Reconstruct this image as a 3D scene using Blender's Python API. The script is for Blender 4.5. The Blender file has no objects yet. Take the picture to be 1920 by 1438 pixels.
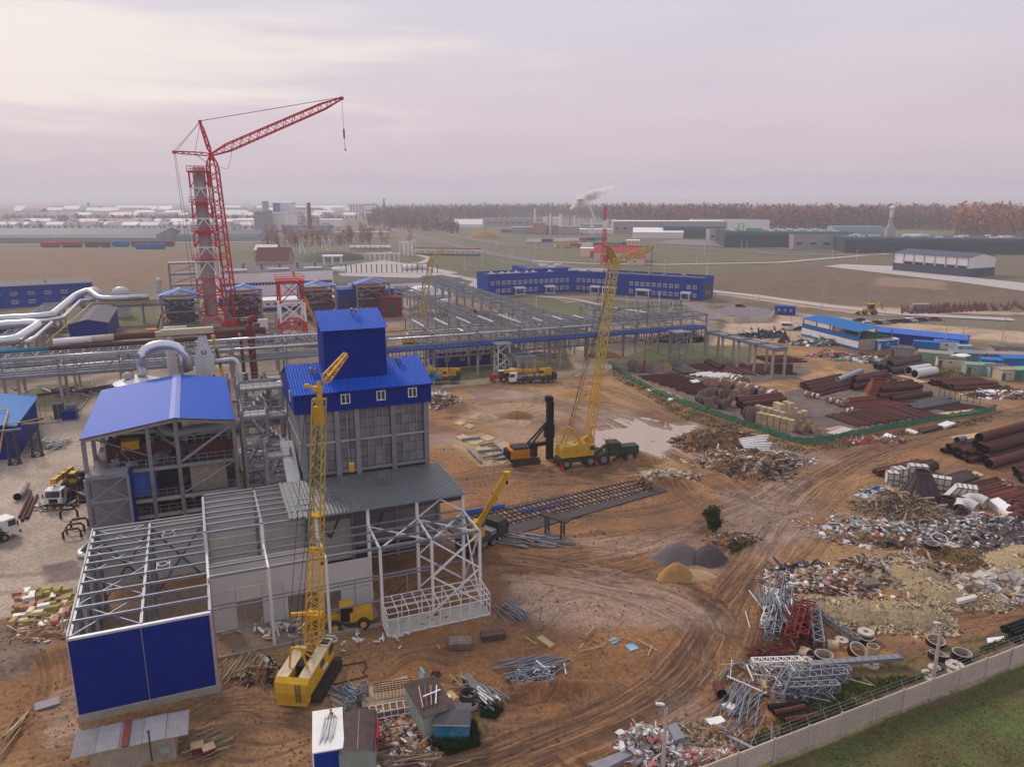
import bpy,math,random
import numpy as np
from mathutils import Vector,Matrix
R=math.radians
scene=bpy.context.scene
C=scene.collection
rnd=random.Random(7)
CAM_H=46.0
PITCH=math.atan((719-372)/1430.0)
cam_data=bpy.data.cameras.new('camera')
cam_data.sensor_width=36.0
cam_data.lens=36.0*1430.0/1920.0
cam_data.clip_start=0.5
cam_data.clip_end=60000
cam=bpy.data.objects.new('camera',cam_data)
cam.location=(0,0,CAM_H)
cam.rotation_euler=(math.pi/2-PITCH,0,0)
C.objects.link(cam)
scene.camera=cam
SUN_EL,SUN_AZ=R(38),R(-38)
world=bpy.data.worlds.new('World')
scene.world=world
world.use_nodes=True
wn,wl=world.node_tree.nodes,world.node_tree.links
wn.clear()
wout=wn.new('ShaderNodeOutputWorld')
bg1=wn.new('ShaderNodeBackground');bg2=wn.new('ShaderNodeBackground')
addn=wn.new('ShaderNodeAddShader')
sky=wn.new('ShaderNodeTexSky');sky.sky_type='NISHITA';sky.sun_disc=False
sky.sun_elevation=SUN_EL;sky.sun_rotation=SUN_AZ
sky.dust_density=4.0
wl.new(sky.outputs[0],bg1.inputs[0]);bg1.inputs[1].default_value=0.006
tc=wn.new('ShaderNodeTexCoord')
sep=wn.new('ShaderNodeSeparateXYZ');wl.new(tc.outputs['Generated'],sep.inputs[0])
ramp=wn.new('ShaderNodeValToRGB');wl.new(sep.outputs[2],ramp.inputs[0])
cr=ramp.color_ramp
cr.elements[0].position=0.0;cr.elements[0].color=(0.45,0.41,0.50,1)
cr.elements[1].position=1.0;cr.elements[1].color=(0.60,0.63,0.70,1)
for pos_,col_ in((0.035,(0.55,0.47,0.53,1)),(0.10,(0.605,0.515,0.575,1)),(0.20,(0.60,0.555,0.62,1)),(0.32,(0.575,0.59,0.665,1))):
 e_=cr.elements.new(pos_);e_.color=col_
mz=wn.new('ShaderNodeMath');mz.operation='ADD';mz.inputs[1].default_value=0.10;wl.new(sep.outputs[2],mz.inputs[0])
mx=wn.new('ShaderNodeMath');mx.operation='MAXIMUM';mx.inputs[1].default_value=0.06;wl.new(mz.outputs[0],mx.inputs[0])
dvx=wn.new('ShaderNodeMath');dvx.operation='DIVIDE';wl.new(sep.outputs[0],dvx.inputs[0]);wl.new(mx.outputs[0],dvx.inputs[1])
dvy=wn.new('ShaderNodeMath');dvy.operation='DIVIDE';wl.new(sep.outputs[1],dvy.inputs[0]);wl.new(mx.outputs[0],dvy.inputs[1])
cmb=wn.new('ShaderNodeCombineXYZ');wl.new(dvx.outputs[0],cmb.inputs[0]);wl.new(dvy.outputs[0],cmb.inputs[1])
nz=wn.new('ShaderNodeTexNoise');nz.inputs['Scale'].default_value=0.9;nz.inputs['Detail'].default_value=7;nz.inputs['Roughness'].default_value=0.55
nz.inputs['Distortion'].default_value=0.15
wl.new(cmb.outputs[0],nz.inputs['Vector'])
crc=wn.new('ShaderNodeValToRGB');wl.new(nz.outputs[0],crc.inputs[0])
crc.color_ramp.elements[0].position=0.36;crc.color_ramp.elements[0].color=(0.965,0.965,0.98,1)
crc.color_ramp.elements[1].position=0.66;crc.color_ramp.elements[1].color=(1.03,1.03,1.02,1)
mul=wn.new('ShaderNodeMix');mul.data_type='RGBA';mul.blend_type='MULTIPLY';mul.inputs[0].default_value=1.0
wl.new(ramp.outputs[0],mul.inputs[6]);wl.new(crc.outputs[0],mul.inputs[7])
dotn=wn.new('ShaderNodeVectorMath');dotn.operation='DISTANCE'
gz=Vector((-0.50,0.84,0.150)).normalized()
sc_=wn.new('ShaderNodeVectorMath');sc_.operation='MULTIPLY';sc_.inputs[1].default_value=(0.8,0.6,5.0)
wl.new(tc.outputs['Generated'],sc_.inputs[0]);wl.new(sc_.outputs[0],dotn.inputs[0])
dotn.inputs[1].default_value=(gz[0]*0.8,gz[1]*0.6,gz[2]*5.0)
nz2=wn.new('ShaderNodeTexNoise');nz2.inputs['Scale'].default_value=3.0;nz2.inputs['Detail'].default_value=9;nz2.inputs['Distortion'].default_value=0.25
vm=wn.new('ShaderNodeVectorMath');vm.operation='MULTIPLY';vm.inputs[1].default_value=(1.3,1.0,11.0)
wl.new(tc.outputs['Generated'],vm.inputs[0]);wl.new(vm.outputs[0],nz2.inputs['Vector'])
sb=wn.new('ShaderNodeMath');sb.operation='MULTIPLY_ADD';sb.inputs[1].default_value=-0.9;wl.new(nz2.outputs[0],sb.inputs[0]);wl.new(dotn.outputs['Value'],sb.inputs[2])
mr=wn.new('ShaderNodeMapRange');mr.inputs[1].default_value=-0.03;mr.inputs[2].default_value=-0.36;mr.inputs[3].default_value=0.0;mr.inputs[4].default_value=1.0
mr.interpolation_type='SMOOTHSTEP'
wl.new(sb.outputs[0],mr.inputs[0])
mix=wn.new('ShaderNodeMix');mix.data_type='RGBA'
wl.new(mr.outputs[0],mix.inputs[0]);wl.new(mul.outputs[2],mix.inputs[6]);mix.inputs[7].default_value=(0.76,0.69,0.66,1)
wl.new(mix.outputs[2],bg2.inputs[0]);bg2.inputs[1].default_value=1.0
wl.new(bg1.outputs[0],addn.inputs[0]);wl.new(bg2.outputs[0],addn.inputs[1]);wl.new(addn.outputs[0],wout.inputs[0])
sd=bpy.data.lights.new('sun','SUN');sd.energy=2.1;sd.angle=R(12);sd.color=(1.0,0.88,0.74)
sun=bpy.data.objects.new('sun',sd);C.objects.link(sun)
dirs=Vector((math.sin(SUN_AZ)*math.cos(SUN_EL),math.cos(SUN_AZ)*math.cos(SUN_EL),math.sin(SUN_EL)))
sun.rotation_euler=dirs.to_track_quat('Z','Y').to_euler()
scene.view_settings.view_transform='Standard'
scene.view_settings.look='None'
scene.view_settings.exposure=0.12
scene.view_settings.gamma=1.0
scene.view_settings.use_curve_mapping=False
cy=scene.cycles
cy.max_bounces=6;cy.diffuse_bounces=3;cy.glossy_bounces=2;cy.volume_bounces=2;cy.transmission_bounces=3;cy.transparent_max_bounces=24
cy.use_denoising=True
cy.use_adaptive_sampling=True;cy.adaptive_threshold=0.02
cy.caustics_reflective=False;cy.caustics_refractive=False
CP,SP=math.cos(PITCH),math.sin(PITCH)
def g(u,v,z=0.0):
 """spot on the ground (or at height z) that the survey photograph shows at u, v"""
 a=(u-960)/1430.0;b=(719-v)/1430.0
 t=(z-CAM_H)/(-SP+b*CP)
 return Vector((a*t,(CP+b*SP)*t,z))
TH=R(22.5);CT,ST=math.cos(TH),math.sin(TH);OX,OY=-39.1,59.9
def S(p,q,z=0.0):
 """plant grid (p along the building fronts, q away) to world"""
 return Vector((OX+p*CT-q*ST,OY+p*ST+q*CT,z))
def IS(w):
 x,y=w[0]-OX,w[1]-OY
 return(x*CT+y*ST,-x*ST+y*CT)
MT={}
def mat(name,col,rough=0.7,metal=0.0,var=0.12,scale=1.2,dirt=0.0,dcol=(0.16,0.10,0.06),dscale=0.35,bump=0.0,bscale=6.0,rv=0.10,stretch=(1,1,1),alpha=1.0):
 if name in MT:return MT[name]
 m=bpy.data.materials.new(name);m.use_nodes=True
 n,l=m.node_tree.nodes,m.node_tree.links
 b=n['Principled BSDF']
 b.inputs['Roughness'].default_value=rough;b.inputs['Metallic'].default_value=metal
 b.inputs['Specular IOR Level'].default_value=0.5 if rough<.2 or metal>.5 else(0.10 if rough>.38 else.22)
 geo=n.new('ShaderNodeNewGeometry')
 vs=n.new('ShaderNodeVectorMath');vs.operation='MULTIPLY';vs.inputs[1].default_value=stretch
 l.new(geo.outputs['Position'],vs.inputs[0])
 nt=n.new('ShaderNodeTexNoise');nt.inputs['Scale'].default_value=scale;nt.inputs['Detail'].default_value=5;nt.inputs['Roughness'].default_value=0.6
 l.new(vs.outputs[0],nt.inputs['Vector'])
 m1=n.new('ShaderNodeMapRange');m1.inputs[1].default_value=0.3;m1.inputs[2].default_value=0.7
 m1.inputs[3].default_value=1-var;m1.inputs[4].default_value=1+var
 l.new(nt.outputs[0],m1.inputs[0])
 oi=n.new('ShaderNodeObjectInfo')
 m2=n.new('ShaderNodeMapRange');m2.inputs[3].default_value=1-rv;m2.inputs[4].default_value=1+rv
 l.new(oi.outputs['Random'],m2.inputs[0])
 mm=n.new('ShaderNodeMath');mm.operation='MULTIPLY';l.new(m1.outputs[0],mm.inputs[0]);l.new(m2.outputs[0],mm.inputs[1])
 sc=n.new('ShaderNodeVectorMath');sc.operation='SCALE';sc.inputs[0].default_value=col[:3];l.new(mm.outputs[0],sc.inputs['Scale'])
 out=sc.outputs[0]
 if dirt>0:
  nd=n.new('ShaderNodeTexNoise');nd.inputs['Scale'].default_value=dscale;nd.inputs['Detail'].default_value=8;nd.inputs['Roughness'].default_value=0.7
  l.new(vs.outputs[0],nd.inputs['Vector'])
  md=n.new('ShaderNodeMapRange');md.inputs[1].default_value=0.45;md.inputs[2].default_value=0.72;md.inputs[4].default_value=dirt
  l.new(nd.outputs[0],md.inputs[0])
  mxn=n.new('ShaderNodeMix');mxn.data_type='RGBA';l.new(md.outputs[0],mxn.inputs[0]);l.new(out,mxn.inputs[6]);mxn.inputs[7].default_value=(*dcol,1)
  out=mxn.outputs[2]
 l.new(out,b.inputs['Base Color'])
 if bump>0:
  nb=n.new('ShaderNodeTexNoise');nb.inputs['Scale'].default_value=bscale;nb.inputs['Detail'].default_value=4
  l.new(geo.outputs['Position'],nb.inputs['Vector'])
  bp=n.new('ShaderNodeBump');bp.inputs['Strength'].default_value=bump;bp.inputs['Distance'].default_value=0.1
  l.new(nb.outputs[0],bp.inputs['Height']);l.new(bp.outputs[0],b.inputs['Normal'])
 if alpha<1:b.inputs['Alpha'].default_value=alpha
 MT[name]=m
 return m
mat('blue_wall',(0.002,0.018,0.21),0.5,var=0.06,dirt=0.10,dcol=(0.03,0.04,0.14),rv=0.03)
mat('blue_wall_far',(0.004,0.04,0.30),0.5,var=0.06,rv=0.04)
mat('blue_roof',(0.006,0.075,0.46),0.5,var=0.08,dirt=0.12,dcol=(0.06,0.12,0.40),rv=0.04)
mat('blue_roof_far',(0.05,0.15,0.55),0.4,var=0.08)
mat('blue_bright',(0.012,0.15,0.45),0.45,var=0.1,dirt=0.2,rv=0.05)
mat('blue_teal',(0.02,0.17,0.30),0.6,var=0.2,dirt=0.5,dcol=(0.25,0.22,0.2),dscale=1.2)
mat('roof_grey',(0.23,0.24,0.25),0.42,0.45,var=0.12,dirt=0.3,dcol=(0.25,0.22,0.2),dscale=0.5)
mat('galv',(0.24,0.25,0.29),0.45,0.3,var=0.12)
mat('steel_white',(0.76,0.73,0.73),0.5,var=0.08,dirt=0.15,dcol=(0.35,0.28,0.24),dscale=1.5)
mat('steel_grey',(0.23,0.23,0.255),0.55,0.15,var=0.15,dirt=0.25,dcol=(0.20,0.11,0.08),dscale=1.0)
mat('steel_dark',(0.075,0.07,0.08),0.6,0.1,var=0.2)
mat('black',(0.018,0.016,0.018),0.7,var=0.2)
mat('tyre',(0.03,0.026,0.025),0.85,var=0.2,dirt=0.5,dcol=(0.16,0.10,0.06),dscale=2)
mat('fence_concrete',(0.56,0.46,0.39),0.9,var=0.12,dirt=0.35,dcol=(0.30,0.24,0.2),dscale=0.6,bump=0.3)
mat('panel_light',(0.60,0.555,0.53),0.7,var=0.05,dirt=0.12,dscale=0.6,rv=0.05)
mat('panel_grey',(0.21,0.20,0.205),0.6,0.1,var=0.15,dirt=0.4,dcol=(0.20,0.13,0.10),dscale=1.3,rv=0.22)
mat('concrete',(0.36,0.31,0.27),0.85,var=0.12,dirt=0.3,dcol=(0.22,0.17,0.13),dscale=0.8,bump=0.2)
mat('concrete_pale',(0.50,0.44,0.39),0.85,var=0.12,dirt=0.3,dcol=(0.28,0.22,0.18),dscale=1.1)
mat('concrete_dark',(0.05,0.045,0.05),0.85,var=0.2)
mat('slab_sand',(0.48,0.35,0.22),0.9,var=0.12,dirt=0.4,dcol=(0.27,0.17,0.10),dscale=0.9)
mat('yellow',(0.62,0.34,0.025),0.45,var=0.1,dirt=0.3,dcol=(0.28,0.15,0.05),dscale=1.8,rv=0.03)
mat('yellow_pale',(0.50,0.36,0.08),0.5,var=0.1,dirt=0.25,dcol=(0.28,0.17,0.07),dscale=1.8)
mat('orange',(0.60,0.22,0.02),0.5,dirt=0.3)
mat('cream_top',(0.62,0.50,0.36),0.6,var=0.15,dirt=0.5,dcol=(0.20,0.12,0.07),dscale=2.5)
mat('red',(0.58,0.018,0.028),0.5,var=0.1,rv=0.03)
mat('red_dark',(0.16,0.025,0.022),0.6,var=0.2,dirt=0.2)
mat('red_cable',(0.35,0.05,0.05),0.6)
mat('rust',(0.10,0.036,0.032),0.7,var=0.25,scale=2.5,dirt=0.4,dcol=(0.06,0.03,0.03),dscale=1.5,rv=0.38)
mat('rust_red',(0.21,0.05,0.035),0.75,var=0.2,dirt=0.3)
mat('pipe_dark',(0.075,0.05,0.055),0.65,var=0.2,rv=0.2)
mat('pipe_inside',(0.012,0.010,0.010),0.95,var=0.1)
mat('silver',(0.62,0.62,0.66),0.28,0.75,var=0.08,scale=0.8)
mat('silver_matte',(0.50,0.50,0.53),0.5,0.2,var=0.08)
mat('duct_pinkish',(0.40,0.34,0.34),0.6,var=0.1,dirt=0.2)
mat('white',(0.78,0.75,0.74),0.6,var=0.06,dirt=0.1)
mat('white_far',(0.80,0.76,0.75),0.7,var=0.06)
mat('window_glass',(0.035,0.04,0.055),0.12,var=0.1,rv=0.3)
mat('reel_face',(0.40,0.235,0.165),0.85,var=0.2,rv=0.2)
mat('wood',(0.36,0.24,0.14),0.85,var=0.25,scale=3,rv=0.22)
mat('wood_grey',(0.20,0.15,0.125),0.9,var=0.25,scale=3,rv=0.22)
mat('wood_pale',(0.52,0.38,0.20),0.85,var=0.15,scale=3,rv=0.12)
mat('plank_dark',(0.12,0.085,0.07),0.9,var=0.25,rv=0.2)
mat('felt',(0.075,0.055,0.055),0.9,var=0.2,dirt=0.35,dcol=(0.17,0.11,0.09),dscale=1.4)
mat('roof_dark',(0.10,0.095,0.115),0.7,var=0.12,dirt=0.25)
mat('shed_grey',(0.24,0.23,0.26),0.65,0.15,var=0.12,dirt=0.35,dcol=(0.22,0.15,0.13),dscale=1.6)
mat('shed_beige',(0.36,0.31,0.25),0.8,var=0.15,dirt=0.5,dcol=(0.17,0.11,0.08),dscale=1.4)
mat('shed_mint',(0.30,0.36,0.32),0.75,var=0.15,dirt=0.5,dcol=(0.28,0.22,0.18),dscale=1.5)
mat('green_paint',(0.20,0.36,0.22),0.7,var=0.12,dirt=0.3)
mat('green_teal',(0.03,0.24,0.17),0.7,var=0.12)
mat('green_dark',(0.035,0.05,0.035),0.7,var=0.2,dirt=0.3)
mat('cream_wall',(0.55,0.47,0.34),0.8,var=0.08,dirt=0.2)
mat('yellow_wall',(0.72,0.58,0.40),0.8,var=0.08)
mat('lightblue',(0.24,0.40,0.48),0.7,var=0.12,dirt=0.3)
mat('pink_roof',(0.42,0.25,0.24),0.8,var=0.1)
mat('red_roof',(0.42,0.06,0.07),0.6,var=0.1)
mat('brown_roof',(0.17,0.06,0.055),0.7,var=0.1)
mat('grey_wall',(0.34,0.31,0.33),0.75,var=0.08)
mat('violet_wall',(0.78,0.71,0.73),0.7,var=0.05)
mat('slate_wall',(0.075,0.085,0.13),0.6,var=0.1)
mat('night_wall',(0.045,0.065,0.085),0.6,var=0.1)
mat('truck_dark',(0.045,0.035,0.035),0.7,var=0.2,dirt=0.4)
mat('truck_blue',(0.02,0.20,0.33),0.5)
mat('glass_car',(0.02,0.02,0.025),0.08,var=0.05)
mat('car_navy',(0.03,0.035,0.07),0.3);mat('car_maroon',(0.20,0.02,0.045),0.3);mat('car_silver',(0.45,0.44,0.46),0.3,0.3)
mat('net_green',(0.015,0.17,0.095),0.9,var=0.3,scale=3,alpha=0.85)
mat('board_yellow',(0.34,0.27,0.10),0.8,var=0.2,rv=0.3);mat('bag_red',(0.42,0.15,0.14),0.6,var=0.5,scale=5)
mat('plastic_white',(0.72,0.69,0.70),0.4,var=0.08);mat('plastic_blue',(0.03,0.10,0.35),0.5)
mat('plastic_pink',(0.60,0.30,0.32),0.5,var=0.3,scale=4)
mat('block_yellow',(0.50,0.375,0.235),0.8,var=0.12,rv=0.12)
mat('rope',(0.05,0.04,0.04),0.8)
mat('dirt',(0.26,0.135,0.062),0.95,var=0.25,scale=1.5,dirt=0.5,dcol=(0.15,0.08,0.045),dscale=0.8,bump=0.6,bscale=4)
mat('sand_pile',(0.34,0.19,0.075),0.95,var=0.15,bump=0.3)
mat('sand_pale',(0.42,0.28,0.17),0.95,var=0.15,bump=0.3)
mat('gravel_grey',(0.17,0.145,0.15),0.95,var=0.35,scale=9,bump=0.7,bscale=9)
mat('limestone',(0.30,0.22,0.13),0.9,var=0.35,scale=3,rv=0.2)
mat('stone_light',(0.62,0.48,0.31),0.9,var=0.3,scale=3);mat('hall_floor',(0.25,0.175,0.13),0.9,var=0.2,dirt=0.5,dcol=(0.16,0.09,0.055))
mat('ballast',(0.085,0.07,0.075),0.95,var=0.35,scale=7,bump=0.5)
mat('asphalt_far',(0.20,0.17,0.18),0.9,var=0.1)
mat('paving_far',(0.44,0.38,0.37),0.9,var=0.08)
mat('bark',(0.10,0.07,0.05),0.9)
mat('leaf_green',(0.030,0.062,0.020),0.7,var=0.4,scale=2.5)
mat('leaf_dark',(0.022,0.045,0.022),0.7,var=0.4,scale=2.5)
mat('grass_blade',(0.085,0.105,0.024),0.8,var=0.4,scale=0.3)
mat('dry_grass',(0.17,0.12,0.05),0.9,var=0.4,scale=0.8)
mat('tree_rust',(0.26,0.10,0.07),0.85,var=0.35,scale=0.02,rv=0.3)
mat('tree_orange',(0.42,0.17,0.05),0.85,var=0.3,scale=0.3,rv=0.25)
mat('tree_brown',(0.18,0.095,0.08),0.85,var=0.3,scale=0.05,rv=0.3)
mat('tree_bluegreen',(0.045,0.06,0.06),0.85,var=0.3,scale=0.05,rv=0.3)
mat('hill',(0.05,0.07,0.07),0.9,var=0.3,scale=0.003)
def frame_of(d):
 d=Vector(d).normalized()
 up=Vector((0,0,1))if abs(d.z)<0.95 else Vector((0,1,0))
 s=d.cross(up).normalized();u=s.cross(d).normalized()
 return d,s,u
class MB:
 def __init__(s,off=(0,0,0)):s.v=[];s.f=[];s.m=[];s.off=Vector(off)
 def add(s,vs,fs,mi=0):
  n=len(s.v);s.v+=[tuple(Vector(a)-s.off)for a in vs];s.f+=[tuple(i+n for i in f)for f in fs];s.m+=[mi]*len(fs);return s
 def bx(s,x0,x1,y0,y1,z0,z1,mi=0):
  return s.add([(x0,y0,z0),(x1,y0,z0),(x1,y1,z0),(x0,y1,z0),(x0,y0,z1),(x1,y0,z1),(x1,y1,z1),(x0,y1,z1)],
  [(0,3,2,1),(4,5,6,7),(0,1,5,4),(1,2,6,5),(2,3,7,6),(3,0,4,7)],mi)
 def bc(s,c,d,rz=0,mi=0,rx=0,ry=0):
  m=Matrix.Translation(c)@Matrix.Rotation(rz,4,'Z')@Matrix.Rotation(ry,4,'Y')@Matrix.Rotation(rx,4,'X')
  vs=[m@Vector((a*d[0]/2,b*d[1]/2,e*d[2]/2))for e in(-1,1)for a,b in((-1,-1),(1,-1),(1,1),(-1,1))]
  return s.add(vs,[(0,3,2,1),(4,5,6,7),(0,1,5,4),(1,2,6,5),(2,3,7,6),(3,0,4,7)],mi)
 def bar(s,a,b,w,h=None,mi=0,caps=True):
  a,b=Vector(a),Vector(b);h=h or w
  if(b-a).length<1e-5:return s
  d,x,u=frame_of(b-a)
  vs=[p+x*i*w/2+u*j*h/2 for p in(a,b)for i,j in((-1,-1),(1,-1),(1,1),(-1,1))]
  fs=[(0,1,5,4),(1,2,6,5),(2,3,7,6),(3,0,4,7)]
  if caps:fs+=[(0,3,2,1),(4,5,6,7)]
  return s.add(vs,fs,mi)
 def tube(s,pts,r,n=8,mi=0,caps=True):
  pts=[Vector(p)for p in pts];rs=r if isinstance(r,(list,tuple))else[r]*len(pts)
  rings=[]
  for i,p in enumerate(pts):
   d=(pts[min(i+1,len(pts)-1)]-pts[max(i-1,0)])
   d,x,u=frame_of(d)
   rings.append([p+(x*math.cos(t)+u*math.sin(t))*rs[i]for t in[k*2*math.pi/n for k in range(n)]])
  vs=[q for rg in rings for q in rg]
  fs=[(i*n+k,i*n+(k+1)%n,(i+1)*n+(k+1)%n,(i+1)*n+k)for i in range(len(pts)-1)for k in range(n)]
  if caps:fs+=[tuple(range(n))[::-1],tuple(range((len(pts)-1)*n,len(pts)*n))]
  return s.add(vs,fs,mi)
 def lathe(s,prof,n=16,c=(0,0,0),mi=0,closed=False):
  vs=[(c[0]+r*math.cos(k*2*math.pi/n),c[1]+r*math.sin(k*2*math.pi/n),c[2]+z)for r,z in prof for k in range(n)]
  L=len(prof)
  fs=[(i*n+k,i*n+(k+1)%n,((i+1)%L)*n+(k+1)%n,((i+1)%L)*n+k)for i in range(L if closed else L-1)for k in range(n)]
  return s.add(vs,fs,mi)
 def prism(s,poly,z0,z1,mi=0):
  n=len(poly)
  vs=[(p[0],p[1],z0)for p in poly]+[(p[0],p[1],z1)for p in poly]
  return s.add(vs,[tuple(range(n))[::-1],tuple(range(n,2*n))]+[(i,(i+1)%n,n+(i+1)%n,n+i)for i in range(n)],mi)
 def truss(s,a,b,w0,w1,nb,r,taper=0.12,mi=0,rb=None,side=None,tips=(True,True)):
  """four-chord lattice boom from a to b, drawn in to a point at its ends"""
  a,b=Vector(a),Vector(b);d,x,u=frame_of(b-a);rb=rb or r*0.6
  if side is not None:
   x=(Vector(side)-d*d.dot(Vector(side))).normalized();u=x.cross(d)
  def ring(t):
   w=w0+(w1-w0)*t
   if tips[0]and t<taper:w*=0.25+0.75*t/taper
   if tips[1]and t>1-taper:w*=0.25+0.75*(1-t)/taper
   c=a+(b-a)*t
   return[c+x*i*w/2+u*j*w/2 for i,j in((-1,-1),(1,-1),(1,1),(-1,1))]
  ts=sorted(set([0,taper,1-taper,1]))
  rg=[ring(i/nb)for i in range(nb+1)]
  for i in range(nb):
   for k in range(4):
    s.bar(rg[i][k],rg[i+1][k],r*2,mi=mi,caps=False)
    k2=(k+1)%4
    if i%2:s.bar(rg[i][k],rg[i+1][k2],rb*2,mi=mi,caps=False)
    else:s.bar(rg[i][k2],rg[i+1][k],rb*2,mi=mi,caps=False)
  for k in range(4):
   s.bar(rg[-1][k],rg[-1][(k+1)%4],r*2,mi=mi,caps=False);s.bar(rg[0][k],rg[0][(k+1)%4],r*2,mi=mi,caps=False)
  return s
 def corr(s,a,b,c,d,pitch,amp,mi=0):
  """corrugated sheet, corners a-b along the eave, d-c along the ridge; ribs run a->d"""
  a,b,c,d=map(Vector,(a,b,c,d));n=max(2,int((b-a).length/pitch)*4)
  nn=(b-a).cross(d-a).normalized();vs=[];pat=(0,1,1,0)
  for i in range(n+1):
   t=i/n;h=nn*(amp if pat[i%4]else 0)
   vs+=[a.lerp(b,t)+h,d.lerp(c,t)+h]
  return s.add(vs,[(2*i,2*i+2,2*i+3,2*i+1)for i in range(n)],mi)
 def build(s,name,mats,parent=None,smooth=False,**kw):
  me=bpy.data.meshes.new(name);me.from_pydata(s.v,[],s.f)
  mats=mats if isinstance(mats,(list,tuple))else[mats]
  for k in mats:me.materials.append(MT[k])
  if len(mats)>1:me.polygons.foreach_set('material_index',s.m)
  if smooth:me.polygons.foreach_set('use_smooth',[True]*len(s.f))
  me.update()
  return link(name,me,parent,**kw)
def tag(o,label=None,cat=None,group=None,kind=None):
 if label:o['label']=label
 if cat:o['category']=cat
 if group:o['group']=group
 if kind:o['kind']=kind
 return o
def link(name,me,parent=None,loc=None,rz=0.0,label=None,cat=None,group=None,kind=None,mw=None):
 o=bpy.data.objects.new(name,me);C.objects.link(o)
 if parent is not None:o.parent=parent
 if mw is not None:o.matrix_basis=mw
 else:
  if loc is not None:o.location=loc
  if rz:o.rotation_euler=(0,0,rz)
 return tag(o,label,cat,group,kind)
def thing(name,label,cat,loc=(0,0,0),rz=0.0,group=None):
 return link(name,None,None,loc,rz,label,cat,group)
def copy_tree(o,parent=None):
 c=o.copy();C.objects.link(c)
 if parent is not None:c.parent=parent
 for ch in list(o.children):copy_tree(ch,c)
 return c
UNIT={}
def unit(kind,m):
 """shared piece meshes: a 1 m box along X, a tube, a solid rod, a window pane"""
 if(kind,m)not in UNIT:
  b=MB()
  if kind=='box':b.bx(0,1,-.5,.5,-.5,.5)
  elif kind=='rod':b.tube([(0,0,0),(1,0,0)],0.5,8)
  elif kind=='pipe':
   n=12
   for r0,mi in((0.5,0),(0.44,1)):
    b.add([(x,r0*math.cos(k*2*math.pi/n),r0*math.sin(k*2*math.pi/n))for x in(0,1)for k in range(n)],
    [(k,(k+1)%n,n+(k+1)%n,n+k)for k in range(n)],mi)
   for x in(0,1):
    o=x*n
    b.f+=[(o+k,o+(k+1)%n,2*n+o+(k+1)%n,2*n+o+k)for k in range(n)];b.m+=[0]*n
  me=bpy.data.meshes.new(kind);me.from_pydata(b.v,[],b.f);me.materials.append(MT[m])
  if kind=='pipe':
   me.materials.append(MT['pipe_inside']);me.polygons.foreach_set('material_index',b.m)
  if kind in('rod','pipe'):
   me.polygons.foreach_set('use_smooth',[len(f)==4 for f in b.f])
  UNIT[(kind,m)]=me
 return UNIT[(kind,m)]
def seg(name,parent,a,b,w,h=None,m='steel_grey',kind='box',roll=0.0,**kw):
 """one member between two points, as an object of its own with a shared mesh"""
 a,b=Vector(a),Vector(b);h=h or w
 d,x,u=frame_of(b-a)
 M=Matrix(((d.x,-x.x,u.x,0),(d.y,-x.y,u.y,0),(d.z,-x.z,u.z,0),(0,0,0,1)))
 M=Matrix.Translation(a)@M@Matrix.Rotation(roll,4,'X')@Matrix.Diagonal(((b-a).length,w,h,1))
 return link(name,unit(kind,m),parent,mw=M,**kw)
def lbox(name,parent,x0,x1,y0,y1,z0,z1,m,**kw):
 return link(name,unit('box',m),parent,mw=Matrix.Translation((x0,(y0+y1)/2,(z0+z1)/2))@Matrix.Diagonal((x1-x0,y1-y0,z1-z0,1)),**kw)
def pipe(a,b,d,m='rust',name='steel_pipe',**kw):
 return seg(name,None,a,b,d,d,m,'pipe',cat='pipe',**kw)
def window(parent,c,w,h,nrm=-1,axis='x',fm='steel_white',d=0.12,mull=1):
 """frame with its pane and mullions; c is the centre on the wall face, the window stands out of it"""
 b=MB();t=max(0.09,min(w,h)*0.10);x,y,z=c
 def bx(u0,u1,z0,z1,o0,o1):
  if axis=='x':b.bx(x+u0,x+u1,*sorted((y+nrm*o0,y+nrm*o1)),z+z0,z+z1)
  else:b.bx(*sorted((x+nrm*o0,x+nrm*o1)),y+u0,y+u1,z+z0,z+z1)
 bx(-w/2,-w/2+t,-h/2,h/2,-0.03,d);bx(w/2-t,w/2,-h/2,h/2,-0.03,d)
 bx(-w/2+t,w/2-t,-h/2,-h/2+t,-0.03,d);bx(-w/2+t,w/2-t,h/2-t,h/2,-0.03,d)
 for k in range(mull):
  u=-w/2+w*(k+1)/(mull+1);bx(u-t/2,u+t/2,-h/2+t,h/2-t,-0.03,d)
 f=b.build('window',fm,parent)
 p=MB();b2=b;b=p
 bx(-w/2+t*.5,w/2-t*.5,-h/2+t*.5,h/2-t*.5,-0.02,d*0.4)
 p.build('pane','window_glass',f)
 return f
def vn(x,y,seed=0):
 xi=np.floor(x).astype(np.int64);yi=np.floor(y).astype(np.int64);fx=x-xi;fy=y-yi
 fx=fx*fx*(3-2*fx);fy=fy*fy*(3-2*fy)
 def h(a,b):
  n=(a*374761393+b*668265263+seed*1442695041)&0x7fffffff
  n=((n^(n>>13))*1274126177)&0x7fffffff
  return((n^(n>>16))&0xffff)/65535.0
 return(h(xi,yi)*(1-fx)+h(xi+1,yi)*fx)*(1-fy)+(h(xi,yi+1)*(1-fx)+h(xi+1,yi+1)*fx)*fy
def fbm(x,y,seed=0,o=4):
 s=0;a=0.5
 for i in range(o):
  s=s+a*vn(x*2**i+17.3*i,y*2**i+9.1*i,seed+i);a*=0.5
 return s/(1-0.5**o)
def sstep(a,b,t):
 t=np.clip((t-a)/(b-a),0,1);return t*t*(3-2*t)
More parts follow.
